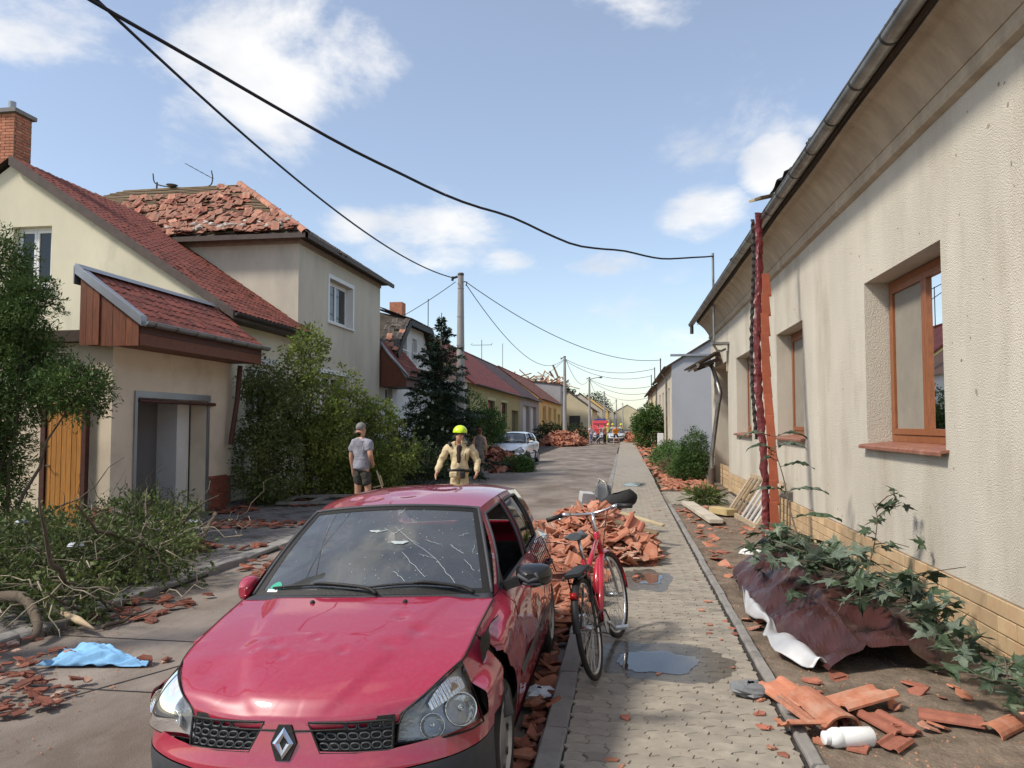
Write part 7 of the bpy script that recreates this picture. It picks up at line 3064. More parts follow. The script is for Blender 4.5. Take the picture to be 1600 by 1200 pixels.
mb.build('pouch', m_tan, ff, local=True, bevel=.02)
mb = MB()
mb.box((.03, -.20, .84), (.12, -.15, .97))
mb.build('pouch', m_blk, ff, local=True, bevel=.02)
# woman walking away
m_dress = M('grey_patterned_dress', (.19, .165, .15), .9, var=.5, scale=30, bump=.2)
person('auburn-haired woman in a sleeveless grey dress walking away behind the firefighter', (-4.95, 26.2, .02), PI + .15,
       dict(elL=(.22, .05, 1.12), wrL=(.17, -.12, 1.0), paL=(.15, -.17, 1.0), knL=(.09, -.08, .5), anR=(-.09, .14, .12), toR=(-.09, .03, .03)), m_dress, 'none', m_dress, 'long', hair=(.12, .035, .02), hairkind='long', h=.98, dress=True, fingers=False)
# far people
m_or = M('orange_tshirt', (.75, .30, .03), .85, bump=0)
m_navy = M('navy_shorts', (.025, .03, .06), .9, bump=0)
person('man in an orange shirt and navy shorts striding before the far silver car', (-.75, 69.5, .02), .15,
       dict(chest=(0, -.14, 1.22), upper=(0, -.22, 1.33), neck=(0, -.28, 1.41), jaw=(0, -.33, 1.49), skull=(0, -.34, 1.57), shL=(.18, -.2, 1.34), shR=(-.18, -.2, 1.34), elL=(.3, -.18, 1.08), elR=(-.3, -.18, 1.08), wrL=(.26, -.35, .92), wrR=(-.24, -.34, .93), paL=(.25, -.4, .88), paR=(-.23, -.4, .88),
            knL=(.24, -.12, .50), anL=(.34, .05, .12), toL=(.36, -.1, .06), knR=(-.15, -.12, .48), anR=(-.2, -.1, .085), toR=(-.2, -.26, .03)),
       m_or, 'short', m_navy, 'short', hair=(.05, .035, .02), h=1.03, fingers=False, group='people at the far parked cars')
m_str = M('pale_striped_shirt', (.55, .5, .58), .85, var=.3, scale=20, bump=0)
m_jean = M('blue_jeans', (.10, .13, .24), .9, bump=0)
m_redsh = M('red_shirt', (.45, .03, .04), .85, bump=0)
person('person in pale striped shirt and light jeans at the far group', (-2.95, 69.5, .02), .8, None, m_str, 'short', M('pale_jeans', (.26, .30, .42), .9, bump=0), 'long', hair=(.25, .17, .1), fingers=False, face=False, group='people at the far parked cars')
person('person in a red shirt holding the far bicycle', (-2.35, 70.3, .02), -.5, dict(elL=(.25, -.1, 1.15), wrL=(.2, -.3, 1.05), paL=(.19, -.36, 1.04)), m_redsh, 'short', m_navy, 'long', hair=(.04, .03, .02), fingers=False, face=False, group='people at the far parked cars')
person('person in pale orange top and dark trousers right of the far bicycle', (-1.75, 70.5, .02), .9, None, M('salmon_shirt', (.5, .2, .13), .85, bump=0), 'short', m_navy, 'long', hair=(.1, .05, .03), fingers=False, face=False, group='people at the far parked cars')
m_ftan = M('far_uniform', (.45, .42, .10), .85, bump=0)
for k, (x, y) in enumerate(((-1.62, 79.3), (-1.18, 81.6), (-.30, 81.2))):
    fp, J3 = person(('leftmost', 'middle', 'rightmost')[k] + ' of the three yellow-helmeted firefighters behind the far cars', (x, y, .05), (.2, -.3, .1)[k], None, m_ftan, 'long', m_ftan, 'long', hairkind='none', fingers=False, h=1.03, face=False, group='firefighters far down the street')
    H3 = J3['skull']
    mb = MB()
    mb.grid(lambda u, v: H3 + V(.13 * math.sin(v * 1.7) * math.cos(u * 2 * PI), .15 * math.sin(v * 1.7) * math.sin(u * 2 * PI), .01 + .135 * math.cos(v * 1.7)), 16, 8)
    mb.build('helmet', M('yellow_helmet', (.75, .72, .03), .4, bump=0), fp, local=True, smooth=True)

# ================================================================== debris
def soil_z(x, y):
    u = (x - SW1 - .07) / (2.82 - SW1 - .07)
    return .105 + .02 * mnoise.noise((x * 1.3, y * 1.1, 2)) + .014 * mnoise.noise((x * 5, y * 5, 5)) + .006 * mnoise.noise((x * 16, y * 16, 5)) + .03 * u


def shard_mesh(seed, mat, size=1.0, ribs=True):
    """a broken piece of an interlocking roof tile: irregular outline, thickness, raised ribs"""
    r = random.Random(seed)
    n = r.randint(5, 7)
    lx, ly = r.uniform(.05, .11) * size, r.uniform(.06, .16) * size
    th = r.uniform(.013, .02)
    outl = []
    for k in range(n):
        a = 2 * PI * (k + r.uniform(-.25, .25)) / n
        rr = r.uniform(.7, 1.15)
        outl.append((lx * rr * math.cos(a), ly * rr * math.sin(a)))
    bend = r.uniform(-.9, .9)
    wave = r.choice([0, 0, 6.0])
    zf = lambda x, y: bend * x * x * 3 + (.008 * math.cos(x * PI / max(lx, .03)) if wave else 0)
    mb = MB()
    top = [(x, y, th + zf(x, y)) for x, y in outl]
    bot = [(x * 1.02, y * 1.02, zf(x, y)) for x, y in outl]
    vs = top + bot + [(0, 0, th + zf(0, 0)), (0, 0, zf(0, 0))]
    fs = []
    for k in range(n):
        j = (k + 1) % n
        fs += [(k, j, 2 * n), (n + j, n + k, 2 * n + 1), (n + k, n + j, j, k)]
    mb.add(vs, fs)
    if ribs and r.random() < .5:
        h_ = .010
        x0 = lx * r.uniform(-.4, .3)
        mb.box((x0, -ly * .7, th + zf(x0, 0) - .003), (x0 + .018, ly * .7, th + zf(x0, 0) + h_))
    return mb.mesh('tile_shard', mat)


m_tile_r2 = M('red_orange_tile', (.34, .125, .08), .82, var=.22, scale=10, bump=.45, bscale=60, bdist=.004, rndv=.25, col2=(.30, .10, .06), c2scale=4)
SH = [shard_mesh(s, m_tile_or) for s in range(8)] + [shard_mesh(s + 50, m_tile_r2) for s in range(8)] + [shard_mesh(s + 90, m_tile_pink) for s in range(4)]
SHD = [shard_mesh(s + 20, m_tile_old, .9) for s in range(6)] + [shard_mesh(s + 70, m_tile_r2, .9) for s in range(4)]
DUST = [shard_mesh(s + 160, M('dusty_tile', (.40, .24, .17), .92, var=.3, scale=9, bump=.5, rndv=.3, col2=(.45, .36, .29), c2scale=4)) for s in range(6)]
BIG = [shard_mesh(s + 130, m, 1.35) for s, m in enumerate((m_tile_or, m_tile_r2, m_tile_or, m_tile_r2, m_tile_pink, m_tile_r2))]
# whole interlocking tile


def whole_tile(mat):
    mb = MB()
    w_, l_ = .24, .39
    prof = [(-.12, .0), (-.105, .028), (-.075, .034), (-.05, .012), (0, .010), (.04, .012), (.065, .034), (.095, .034), (.115, .012), (.12, .012)]
    vs = []
    for y_ in (-l_ / 2, l_ / 2):
        for dz in (0, .014):
            vs += [(x, y_, z + dz) for x, z in prof]
    n = len(prof)
    fs = []
    for k in range(n - 1):
        fs += [(n + k, n + k + 1, 3 * n + k + 1, 3 * n + k), (k + 1, k, 2 * n + k, 2 * n + k + 1), (k, k + 1, n + k + 1, n + k), (2 * n + k + 1, 2 * n + k, 3 * n + k, 3 * n + k + 1)]
    fs += [(0, n, 3 * n, 2 * n), (n - 1, 3 * n - 1, 4 * n - 1, 2 * n - 1)]
    mb.add(vs, fs)
    return mb.mesh('tile', mat)


WTILE = [whole_tile(m_tile_or), whole_tile(m_tile_r2), whole_tile(m_tile_pink)]


def heap(name, label, c, fn_h, region, n, meshes, seed, group=None, nstuff=0, tilt=.5, cat='rubble', scale=(.8, 1.25)):
    """heap of tile pieces; fn_h(x, y) = height of the heap surface above its ground or None"""
    t = thing(name, label, cat, c, group)
    r = random.Random(seed)
    k = 0
    tries = 0
    st = MB()
    total = n + nstuff
    while k < total and tries < total * 30:
        tries += 1
        x, y = r.uniform(region[0], region[1]), r.uniform(region[2], region[3])
        h_ = fn_h(x, y)
        if h_ is None:
            continue
        deep = r.random() < .35 and h_ > .08
        z = h_ * (r.uniform(.4, .95) if deep else 1) + r.uniform(.0, .03)
        e = Euler((r.gauss(0, tilt), r.gauss(0, tilt), r.uniform(0, 2 * PI)))
        me = r.choice(meshes)
        s_ = r.uniform(*scale)
        if k < n:
            link('tile_shard', me, t, V(x, y, z) - V(*c), e, (s_, s_, s_))
        else:
            Mx = Matrix.Translation((x, y, z)) @ e.to_matrix().to_4x4() @ Matrix.Scale(s_, 4)
            st.add([Mx @ v.co for v in me.vertices], [tuple(p.vertices) for p in me.polygons])
        k += 1
    if st.f:
        st.build('small_shards', meshes[0].materials[0], t)['kind'] = 'stuff'
    return t


# ---- big heap of tiles between road and sidewalk, behind the bicycle


def pile_h(x, y):
    g_ = 0.0
    for (cx, cy, rx, ry, h_) in ((-.62, 11.9, .72, 1.9, .50), (-.05, 10.6, .52, .95, .29), (-.62, 10.2, .55, .9, .29), (.12, 10.15, .36, .5, .20), (-.55, 8.2, .22, 1.4, .22)):
        d = ((x - cx) / rx) ** 2 + ((y - cy) / ry) ** 2
        if d < 1:
            g_ = max(g_, h_ * (1 - d) ** .7)
    if g_ < .02:
        return None
    base = SZ if x > X_RR else 0.0
    return base + g_ + .03 * mnoise.noise((x * 5, y * 5, 0))


mb = MB()
pg = mb
ph = heap('tile_heap', 'big heap of broken orange roof tiles on the kerb behind the bicycle', (-.4, 10.6, 0), pile_h, (-1.45, .6, 6.6, 13.9), 298, SH + BIG + WTILE + DUST * 2, 5, nstuff=700, tilt=.5, scale=(.6, 1.25))
mb.grid(lambda u, v: (lambda x, y: V(x, y, (pile_h(x, y) or -.06) - .07))(-1.45 + 2.05 * u, 6.6 + 7.3 * v), 40, 90)
mb.build('rubble_core', M('rubble_dust', (.20, .095, .06), .95, var=.4, scale=12, bump=1, bscale=30, bdist=.03), ph, smooth=True)
# things on the heap
hb_ = thing('black_holdall', 'open black bag with a grey plastic panel lying on top of the tile heap', 'bag', (-.28, 12.6, .45))
mb = MB()


def bag(u, v):
    a = u * 2 * PI
    k = math.sin(PI * (.1 + .8 * v)) ** .5
    return V(-.12 + .30 * math.cos(a) * k + .05 * v, 12.6 + .2 * math.sin(a) * k, .48 + .30 * v + .05 * math.cos(a) + .03 * mnoise.noise((a, v * 4, 3)))


mb.grid(bag, 20, 10)
mb.build('bag_body', M('black_fabric', (.02, .02, .02), .85, var=.3, bump=.5, bscale=20, bdist=.02), hb_, smooth=True)
mb = MB()
mb.tube([(-.42, 12.62, .45), (-.48, 12.7, .78), (-.40, 12.72, .98), (-.30, 12.66, .92), (-.24, 12.6, .5)], .018, 8)
mb.build('handle', m_zinc, hb_, smooth=True)
mb = MB()
mb.grid(lambda u, v: V(-.46 + .24 * u, 12.66 + .03 * math.sin(3 * u), .52 + .40 * v - .05 * u), 6, 6)
mb.build('panel', M('grey_shell', (.16, .17, .18), .5), hb_, smooth=True, thick=.02)
mb = MB()
mb.box((-.11, -.11, -.08), (.11, .11, .08), Matrix.Translation((-.62, 12.9, .66)) @ Euler((.1, .1, .3)).to_matrix().to_4x4())
tag(mb.build('concrete_block', M('pale_block', (.42, .42, .42), .9), bevel=.008), 'pale square block lying on the back of the tile heap', 'block')
for k, (a, b, w_, h_, lb) in enumerate((((-.05, 11.6, .56), (.55, 11.3, .42), .10, .03, 'pale splintered lath on the right end of the tile heap'), ((-.2, 11.25, .48), (.45, 11.05, .33), .22, .05, 'brown broken board on the right end of the tile heap'), ((-.05, 10.9, .42), (.42, 10.85, .28), .2, .06, 'muddy brown sack-like board under the pale lath'))):
    mb = MB()
    mb.beam(a, b, w_, h_)
    tag(mb.build('broken_board', (M('pale_wood', (0, 0, 0)), m_batten, M('brown_board', (.22, .15, .085), .9, var=.3))[k], bevel=.004, origin=a), lb, 'board')

# ---- scattered shards on the soil strip and the sidewalk
r = random.Random(77)
spots = []
for k in range(95):
    y = r.uniform(9.5, 17.0)
    x = 1.12 + abs(r.gauss(0, .5)) if r.random() < .5 else r.uniform(1.1, 2.5)
    if x < 2.6:
        spots.append((x, y))
for k in range(26):
    spots.append((r.uniform(1.05, 1.5), r.uniform(4.4, 9.5)))
for (x, y) in spots:
    me = r.choice(SH + BIG)
    o = link('tile_shard', me, None, (x, y, soil_z(x, y) + .004), (r.gauss(0, .22), r.gauss(0, .22), r.uniform(0, 6.3)), (lambda q: (q, q, q))(r.uniform(.45, .95)))
    zn = 'beside the pale plank' if y > 13.5 else 'between the slatted frame and the hanging strip' if y > 11.6 else 'left of the hanging strip' if y > 9.5 else 'between the kerb and the maroon sheet'
    tag(o, ('large' if me in BIG else 'small') + ' broken tile shard on the soil ' + zn, 'tile shard', 'tile shards on the soil strip')
for k in range(34):
    x, y = (r.uniform(.70, .92), r.uniform(4.2, 8.5)) if k < 20 else (r.uniform(-.2, .9), r.uniform(4.0, 16))
    if k in (2, 5, 9):
        continue
    o = link('tile_shard', r.choice(SH[:16]), None, (x, y, SZ + .003), (r.gauss(0, .1), r.gauss(0, .1), r.uniform(0, 6.3)), (lambda q: (q, q, q))(r.uniform(.22, .5)))
    tag(o, 'small red tile shard lying on the paving stones ' + ('along the soil-side kerb near the puddle' if k < 20 else 'in front of the tile heap' if y < 9 else 'beside or beyond the tile heap'), 'tile shard', 'tile shards on the sidewalk')
# fine crumbs
crv, crf = [], []


def crumb(x, y, z, s):
    k = len(crv)
    for (a, b, c) in ((1, 0, 0), (-.6, .8, 0), (-.5, -.9, 0), (0, 0, .8)):
        crv.append((x + a * s * r.uniform(.5, 1.2), y + b * s * r.uniform(.5, 1.2), z + c * s))
    crf.extend([(k, k + 1, k + 3), (k + 1, k + 2, k + 3), (k + 2, k, k + 3)])


for k in range(2600):
    y = 3.8 + 13 * r.random()
    x = 1.03 + 1.6 * r.random() ** 1.4
    crumb(x, y, soil_z(x, y), r.uniform(.004, .015))
for k in range(500):
    x, y = r.uniform(-.3, .92), r.uniform(3.7, 16)
    crumb(x, y, SZ + .002, r.uniform(.003, .008))
for k in range(3200):
    x = -5.05 + 4.5 * r.random()
    y = 4 + 24 * r.random() ** 1.6
    if mnoise.noise((x * .7, y * .5, 3)) + .6 * (x < -3.8) > .05:
        crumb(x, y, .022, r.uniform(.004, .014))
o = link('tile_crumbs', npmesh('tile_crumbs', crv, crf, M('crumb', (.30, .16, .10), .95, var=.6, scale=3)), None)
tag(o, 'fine tile crumbs and grit strewn over soil and paving', 'grit', kind='stuff')

# ---- near cluster of ridge tiles with the white canister
def ridge_tile_mesh(mat, l_=.42, rr=.10):
    mb = MB()
    n = 9
    vs = []
    for (y_, k_) in ((0, 1.0), (.05, 1.0), (.052, .93), (l_, .86)):
        for side in (0, 1):
            for q_ in range(n):
                a = PI * (q_ / (n - 1))
                r2 = rr * k_ - (.015 if side else 0)
                vs.append((r2 * math.cos(a) * 1.15, y_ - l_ / 2, r2 * math.sin(a) * .8))
    fs = []
    for i_ in range(3):
        for q_ in range(n - 1):
            a, b = i_ * 2 * n + q_, (i_ + 1) * 2 * n + q_
            fs += [(a, a + 1, b + 1, b), (a + n + 1, a + n, b + n, b + n + 1)]
    for i_ in (0, 3):
        for q_ in range(n - 1):
            a = i_ * 2 * n + q_
            fs.append((a, a + n, a + n + 1, a + 1) if i_ == 0 else (a, a + 1, a + n + 1, a + n))
    for i_ in range(3):
        for e in (0, n - 1):
            a, b = i_ * 2 * n + e, (i_ + 1) * 2 * n + e
            fs.append((a, b, b + n, a + n))
    mb.add(vs, fs)
    return mb.mesh('ridge_tile', mat, smooth=False)


RT = ridge_tile_mesh(m_tile_or)
near = [('ridge_tile', RT, (1.17, 4.93, .15), (.10, .05, .35), 1.0, 'large orange ridge tile at the centre of the near broken tiles'),
        ('roof_tile', WTILE[0], (1.42, 5.08, .17), (.08, -.12, -1.05), 1.05, 'whole orange tile lying across the near ridge tile'),
        ('roof_tile', WTILE[0], (1.02, 5.14, .16), (.12, -.1, .5), .9, 'orange tile at the back left of the near broken tiles'),
        ('roof_tile', WTILE[1], (1.50, 4.80, .135), (.02, .1, .4), .8, 'orange tile right of the white canister'),
        ('roof_tile', WTILE[2], (.99, 4.86, .17), (.5, .2, 1.2), .6, 'pinkish ribbed tile piece left of the near ridge tile'),
        ('roof_tile', WTILE[0], (.99, 4.66, .16), (.1, .5, 2.0), .6, 'orange tile edge beside the white canister'),
        ('roof_tile', WTILE[1], (1.88, 4.92, .14), (.0, .16, 1.25), .85, 'flat reddish tile in front of the maple leaves'),
        ('ridge_tile', RT, (2.12, 4.82, .15), (.05, .2, -.9), .62, 'half ridge tile beside the flat reddish tile'),
        ('roof_tile', WTILE[1], (1.45, 4.55, .13), (0, .1, -.7), .55, 'small tile piece right of the canister base')]
for (nm, me, lo, ro, sc, lb) in near:
    tag(link(nm, me, None, lo, ro, (sc, sc, sc)), lb, 'tile', 'broken tiles beside the near kerb')
for k in range(26):
    x, y = (r.uniform(.95, 1.6), r.uniform(4.45, 5.3)) if k < 15 else (r.uniform(1.6, 2.3), r.uniform(4.5, 5.6))
    o = link('tile_shard', r.choice(SH), None, (x, y, soil_z(x, y) + r.uniform(.0, .03)), (r.gauss(0, .35), r.gauss(0, .35), r.uniform(0, 6.3)), (lambda q: (q, q, q))(r.uniform(.35, .8)))
    tag(o, 'broken tile shard among the near tiles around the white canister' if k < 15 else 'broken tile shard under the maple leaves right of the white canister', 'tile shard', 'tile shards by the white canister')
cn = thing('white_canister', 'white plastic bottle lying among the near broken tiles', 'bottle', (1.20, 4.52, .165))
cn.rotation_euler = (0, PI / 2, .28)
mb = MB()
mb.lathe([(0, -.14), (.045, -.14), (.053, -.13), (.053, .03), (.050, .038), (.050, .046), (.053, .054), (.053, .08), (.042, .105), (.03, .112)], (0, 0, 0), 26)
mb.build('body', M('white_plastic', (.78, .78, .77), .4, var=.04, bump=0), cn, local=True, smooth=True, sharp=40)
mb = MB()
mb.lathe([(.03, .110), (.036, .112), (.036, .138), (.03, .142), (0, .142)], (0, 0, 0), 22)
mb.build('cap', M('white_plastic', (.78, .78, .77), .4), cn, local=True, smooth=True, sharp=40)
cn.rotation_euler = (0, -PI / 2 + .02, .25)

# ---- puddles
m_water = bpy.data.materials.new('puddle_water')
m_water.use_nodes = True
_b = m_water.node_tree.nodes['Principled BSDF']
_b.inputs['Base Color'].default_value = (.06, .055, .05, 1)
_b.inputs['Roughness'].default_value = .02
_b.inputs['IOR'].default_value = 2.3
_b.inputs['Alpha'].default_value = .75
m_wet = M('wet_film', (.035, .03, .026), .28, var=.2, scale=6, bump=.1, bscale=40, spec=.5)
_n = m_wet.node_tree.nodes['Principled BSDF']
_n.inputs['Alpha'].default_value = .42
_n.inputs['Roughness'].default_value = .16
for (cx, cy, rx, ry, wx, wy, lb) in ((.24, 5.88, .27, .24, .50, .46, 'largest puddle on the pavement right of the bicycle'), (.24, 8.95, .17, .30, .27, .55, 'second puddle on the pavement beside the tile heap'), (.27, 22.6, .25, .5, .35, .8, 'small far puddle on the pavement')):
    for (ax, ay, zz, mt, nm) in ((wx, wy, .0035, m_wet, 'wet_patch'), (rx, ry, .0068, m_water, 'puddle')):
        mb = MB()
        n = 70
        pts = []
        for k in range(n):
            a = 2 * PI * k / n
            q_ = 1 + .3 * mnoise.noise((math.cos(a) * 1.5, math.sin(a) * 1.5, cx + ax * 9)) + .18 * mnoise.noise((math.cos(a) * 5, math.sin(a) * 5, cx))
            ex_ = lambda w: math.copysign(abs(w) ** .75, w)
            pts.append((cx + ax * q_ * ex_(math.cos(a)), cy + ay * q_ * ex_(math.sin(a)), SZ + zz))
        mb.add(pts + [(cx, cy, SZ + zz)], [(k, (k + 1) % n, n) for k in range(n)])
        o = mb.build(nm, mt, origin=(cx, cy, SZ + zz))
        tag(o, lb if nm == 'puddle' else 'wet stain around the ' + lb, 'puddle' if nm == 'puddle' else 'wet stain')

# ---- hanging verge strip of maroon sheet and tile-shaped steps
hg = thing('hanging_verge_strip', 'maroon verge strip with stepped orange tiles hanging from the gutter to the soil', 'roof strip', (2.07, 11.6, .1))
TOPP, BOT = V(2.16, 12.45, 5.22), V(2.06, 11.6, .12)
mb = MB()


def strip_c(t):
    c = BOT.lerp(TOPP, t)
    c.x += .025 * math.sin(t * 9) - .03 * math.sin(PI * t)
    return c


def strp(u, v):
    c = strip_c(v)
    wob = .032 * mnoise.noise((v * 30, u * 3, 1)) + .016 * mnoise.noise((v * 90, u * 4, 7))
    z_ = .035 * mnoise.noise((v * 70, u * 2, 3)) * (1 if v > .0 else 0)
    return c + V(-.10 + .115 * u + wob, -.02 * math.sin(PI * u) - z_ * .5 + .02 * u, 0)


mb.grid(strp, 8, 130)
mb.build('crumpled_strip', M('maroon_verge', (.13, .018, .02), .4, var=.3, scale=9, bump=.3, bscale=20, spec=.5), hg, thick=.006)
mb = MB()


def fr_(u, v):
    c = strip_c(.30 + .68 * v)
    wob = .022 * mnoise.noise((v * 40, 1, u * 2)) + .010 * mnoise.noise((v * 130, 4, u))
    return c + V(-.155 + .055 * u + wob, .01 + .012 * math.sin(v * 190), 0)


mb.grid(fr_, 3, 220)
mb.build('torn_edge', M('burnt_black', (.03, .022, .02), .7, var=.6, scale=20, bump=.5), hg, smooth=True, thick=.006)
nst = 13
for k in range(nst):
    z0 = .38 + k * .315
    if z0 > 4.1:
        break
    c = strip_c((z0 - .12) / 5.1)
    w0, w1 = .085, .135
    mb = MB()
    x0 = c.x + .02
    mb.prism([(x0, c.y, z0 - .02), (x0 + w1, c.y + .01, z0 - .0), (x0 + w0 + .025, c.y + .03, z0 + .36), (x0 - .005, c.y + .03, z0 + .36)], (0, 0, 0), (0, .018, .004))
    mb.build('verge_tile', M('verge_orange', (.33, .085, .04), .7, var=.15, rndv=.1), hg, fixn=True, bevel=.004)
for k, (a, b, lb) in enumerate((((2.0, 12.25, 5.36), (2.75, 12.75, 5.62), 'pale splintered plank jutting over the gutter above the hanging strip'), ((2.05, 12.0, 5.32), (2.65, 12.35, 5.52), 'second splintered plank at the torn eaves'))):
    mb = MB()
    mb.beam(a, b, .12, .035)
    tag(mb.build('splintered_plank', m_batten if k else M('pale_wood', (0, 0, 0)), origin=a), lb, 'plank')
mb = MB()
mb.grid(lambda u, v: V(2.3 + .9 * u, 11.3 + 1.1 * v, 5.50 + .62 * u + .10 * mnoise.noise((u * 3, v * 3, 2))), 12, 12)
tag(mb.build('torn_roofing_felt', m_blk, smooth=True, thick=.02), 'black torn roofing felt lifted over the gutter above the hanging strip', 'roofing felt')

# ---- crumpled maroon roofing sheet
sh = thing('crumpled_sheet', 'crumpled dark maroon roofing sheet with pale folded edge lying on the soil', 'metal sheet', (1.9, 7.4, .1))


def sheet(u, v):
    # u across (0 = towards the sidewalk), v along (0 = near end)
    y = 5.72 + 4.1 * v + .12 * math.sin(u * 3)
    xl = interp(v, [0, .25, .6, .85, 1], [1.40, 1.22, 1.16, 1.22, 1.55])
    xr = interp(v, [0, .3, .7, 1], [2.20, 2.52, 2.62, 2.45])
    x = xl + (xr - xl) * u
    arch_ = interp(v, [0, .12, .4, .75, 1], [.16, .22, .33, .42, .30])
    z = .13 + arch_ * math.sin(PI * (.04 + .90 * u)) ** .75 + .05 * u
    # seams and crumples
    z += .028 * math.exp(-((u - .36) / .018) ** 2) + .028 * math.exp(-((u - .70) / .018) ** 2)
    tri = lambda q: abs(q % 1 - .5)
    z += .09 * tri(x * 1.3 - y * .9) + .07 * tri(x * 2.1 + y * 1.3 + .3) + .06 * tri(y * 1.7 - x * .6) + .04 * tri(x * 4.1 - y * 2.9) - .09 + .035 * mnoise.noise((x * 2.6, y * 2.0, 3)) + .012 * mnoise.noise((x * 11, y * 9, 2))
    # angular folds
    z += .05 * abs(((x * .8 + y * .55) * 2.1) % 1 - .5) - .012
    return V(x, y, max(z, .11))


mb = MB()
mb.grid(sheet, 34, 52)
mb.build('sheet', m_maroon, sh, thick=.003)
m_pale = M('pale_underside', (.50, .50, .50), .45, metal=.3, var=.12, scale=5, bump=.2, bscale=12)


def fold(u, v):
    # turned-over pale edge along the sidewalk side
    vv = .02 + .56 * v
    e = sheet(0, vv)
    w_ = interp(v, [0, .12, .3, .45, .62, 1], [.10, .26, .20, .06, .16, .02])
    z = max(.125, e.z + .02 + .035 * math.sin(u * 5 + v * 9) * u)
    return V(e.x - w_ * u + .03, e.y + .03 * math.sin(v * 8), z + .06 * math.sin(PI * u) * w_ / .2)


mb = MB()
mb.grid(fold, 14, 60)
mb.build('folded_edge', m_pale, sh, smooth=True, sharp=25, thick=.003)

# ---- maple branches lying over the sheet
def maple_mesh(seed, mat):
    rr = random.Random(seed)
    pts = []
    lobes = [(-2.25, .62), (-1.15, .92), (0, 1.1), (1.15, .92), (2.25, .62)]
    L_ = []
    for i_, (a, l_) in enumerate(lobes):
        a += rr.uniform(-.08, .08)
        l_ *= rr.uniform(.9, 1.08)
        L_.append((a - .34, .50 * l_))
        L_.append((a - .20, .66 * l_))
        L_.append((a - .10, .62 * l_))
        L_.append((a, l_))
        L_.append((a + .10, .62 * l_))
        L_.append((a + .20, .66 * l_))
        if i_ < 4:
            an = (a + lobes[i_ + 1][0]) / 2
            L_.append((an, .36))
    L_.append((PI, .12))
    cv = rr.uniform(.15, .5)
    tw = rr.uniform(-.5, .5)
    mb = MB()
    vs = [(0, 0, 0)]
    for (a, l_) in L_:
        x, y = math.sin(a) * l_, math.cos(a) * l_
        vs.append((x, y, -cv * (x * x + y * y) * .6 + tw * x * y * .3 + .06 * math.cos(a * 2.5)))
    n = len(L_)
    mb.add(vs, [(0, k + 1, (k + 1) % n + 1) for k in range(n)])
    return mb.mesh('leaf', mat)


m_map = M('maple_leaf_dark', (.045, .072, .036), .5, var=.35, scale=3, bump=0, rndv=.3, col2=(.16, .19, .12), c2scale=1.2, c2thr=(.55, .62), trans=.15, spec=.4)
m_map2 = M('maple_leaf_pale', (.13, .165, .12), .55, var=.25, scale=3, bump=0, rndv=.25, trans=.15)
MPL = [maple_mesh(s, m_map) for s in range(5)] + [maple_mesh(s + 9, m_map2) for s in range(2)]


def maple_branch(name, label, pts, nl, seed, spread, size, twigs=9, r0=.012):
    t = thing(name, label, 'branch', tuple(pts[0]))
    rr = random.Random(seed)
    P_ = [V(*p) for p in pts]
    mb = MB()
    cv = [crom(P_, k / 24) for k in range(25)]
    mb.tube(cv, [r0 * (1 - .7 * k / 24) for k in range(25)], 6)
    mb.build('stem', m_bark, t, smooth=True)
    tw = MB()
    tips = []
    for k in range(twigs):
        b = crom(P_, .12 + .85 * k / twigs)
        e = b + V(rr.gauss(0, spread), rr.gauss(0, spread * 1.2), abs(rr.gauss(0, spread * .5)))
        e.x = min(e.x, 2.66)
        e.y = min(max(e.y, b.y - .3), b.y + .3)
        e.z = min(e.z, b.z + .25)
        tips.append((b, e))
        tw.tube([b, (b + e) / 2 + V(0, 0, .03), e], [.006, .005, .003], 5)
    tw.build('twigs', m_bark, t, smooth=True)['kind'] = 'stuff'
    for k in range(nl):
        b, e = tips[k % len(tips)]
        p = b.lerp(e, rr.uniform(.35, 1.1)) + V(rr.gauss(0, .05), rr.gauss(0, .05), rr.gauss(0, .025))
        p.z = max(p.z, .16)
        s_ = size * rr.uniform(.65, 1.2)
        link('leaf', rr.choice(MPL), t, p - BASE[t.name], (rr.gauss(.1, .5), rr.gauss(0, .45), rr.uniform(0, 6.3)), (s_, s_, s_))
    return t


mbr_ = maple_branch('maple_branch', 'broken maple branch with dark leaves lying along the maroon sheet', [(1.45, 8.9, .50), (1.6, 8.2, .62), (1.8, 7.4, .60), (2.05, 6.7, .55), (2.3, 6.2, .52)], 170, 3, .30, .15, 30)
rr = random.Random(41)
for k in range(64):
    u, v = rr.uniform(.12, .95), .2 + .78 * rr.random() ** .8
    s_ = rr.uniform(.08, .15)
    link('leaf', rr.choice(MPL), mbr_, sheet(u, v) + V(0, 0, rr.uniform(.03, .10)) - BASE[mbr_.name], (rr.gauss(.1, .35), rr.gauss(0, .35), rr.uniform(0, 6.3)), (s_, s_, s_))
maple_branch('maple_sprig', 'leafy maple sprig rising beside the brick plinth', [(2.2, 7.6, .45), (2.32, 7.7, .75), (2.38, 7.8, 1.0), (2.36, 7.85, 1.12)], 26, 4, .16, .115, 8, .008)
maple_branch('near_maple_branch', 'maple branch hanging over the near edge of the maroon sheet to the right corner', [(2.2, 6.6, .55), (2.22, 5.9, .45), (2.25, 5.3, .35), (2.35, 4.7, .28), (2.45, 4.2, .2)], 110, 5, .17, .145, 22)
up1 = maple_branch('upright_branch', 'upright wilted maple branch standing before the hanging strip', [(1.95, 8.9, .45), (1.88, 9.2, .85), (1.86, 9.5, 1.25), (1.80, 9.7, 1.6), (1.84, 9.9, 1.78)], 6, 6, .05, .07, 3, .012)
rr = random.Random(9)
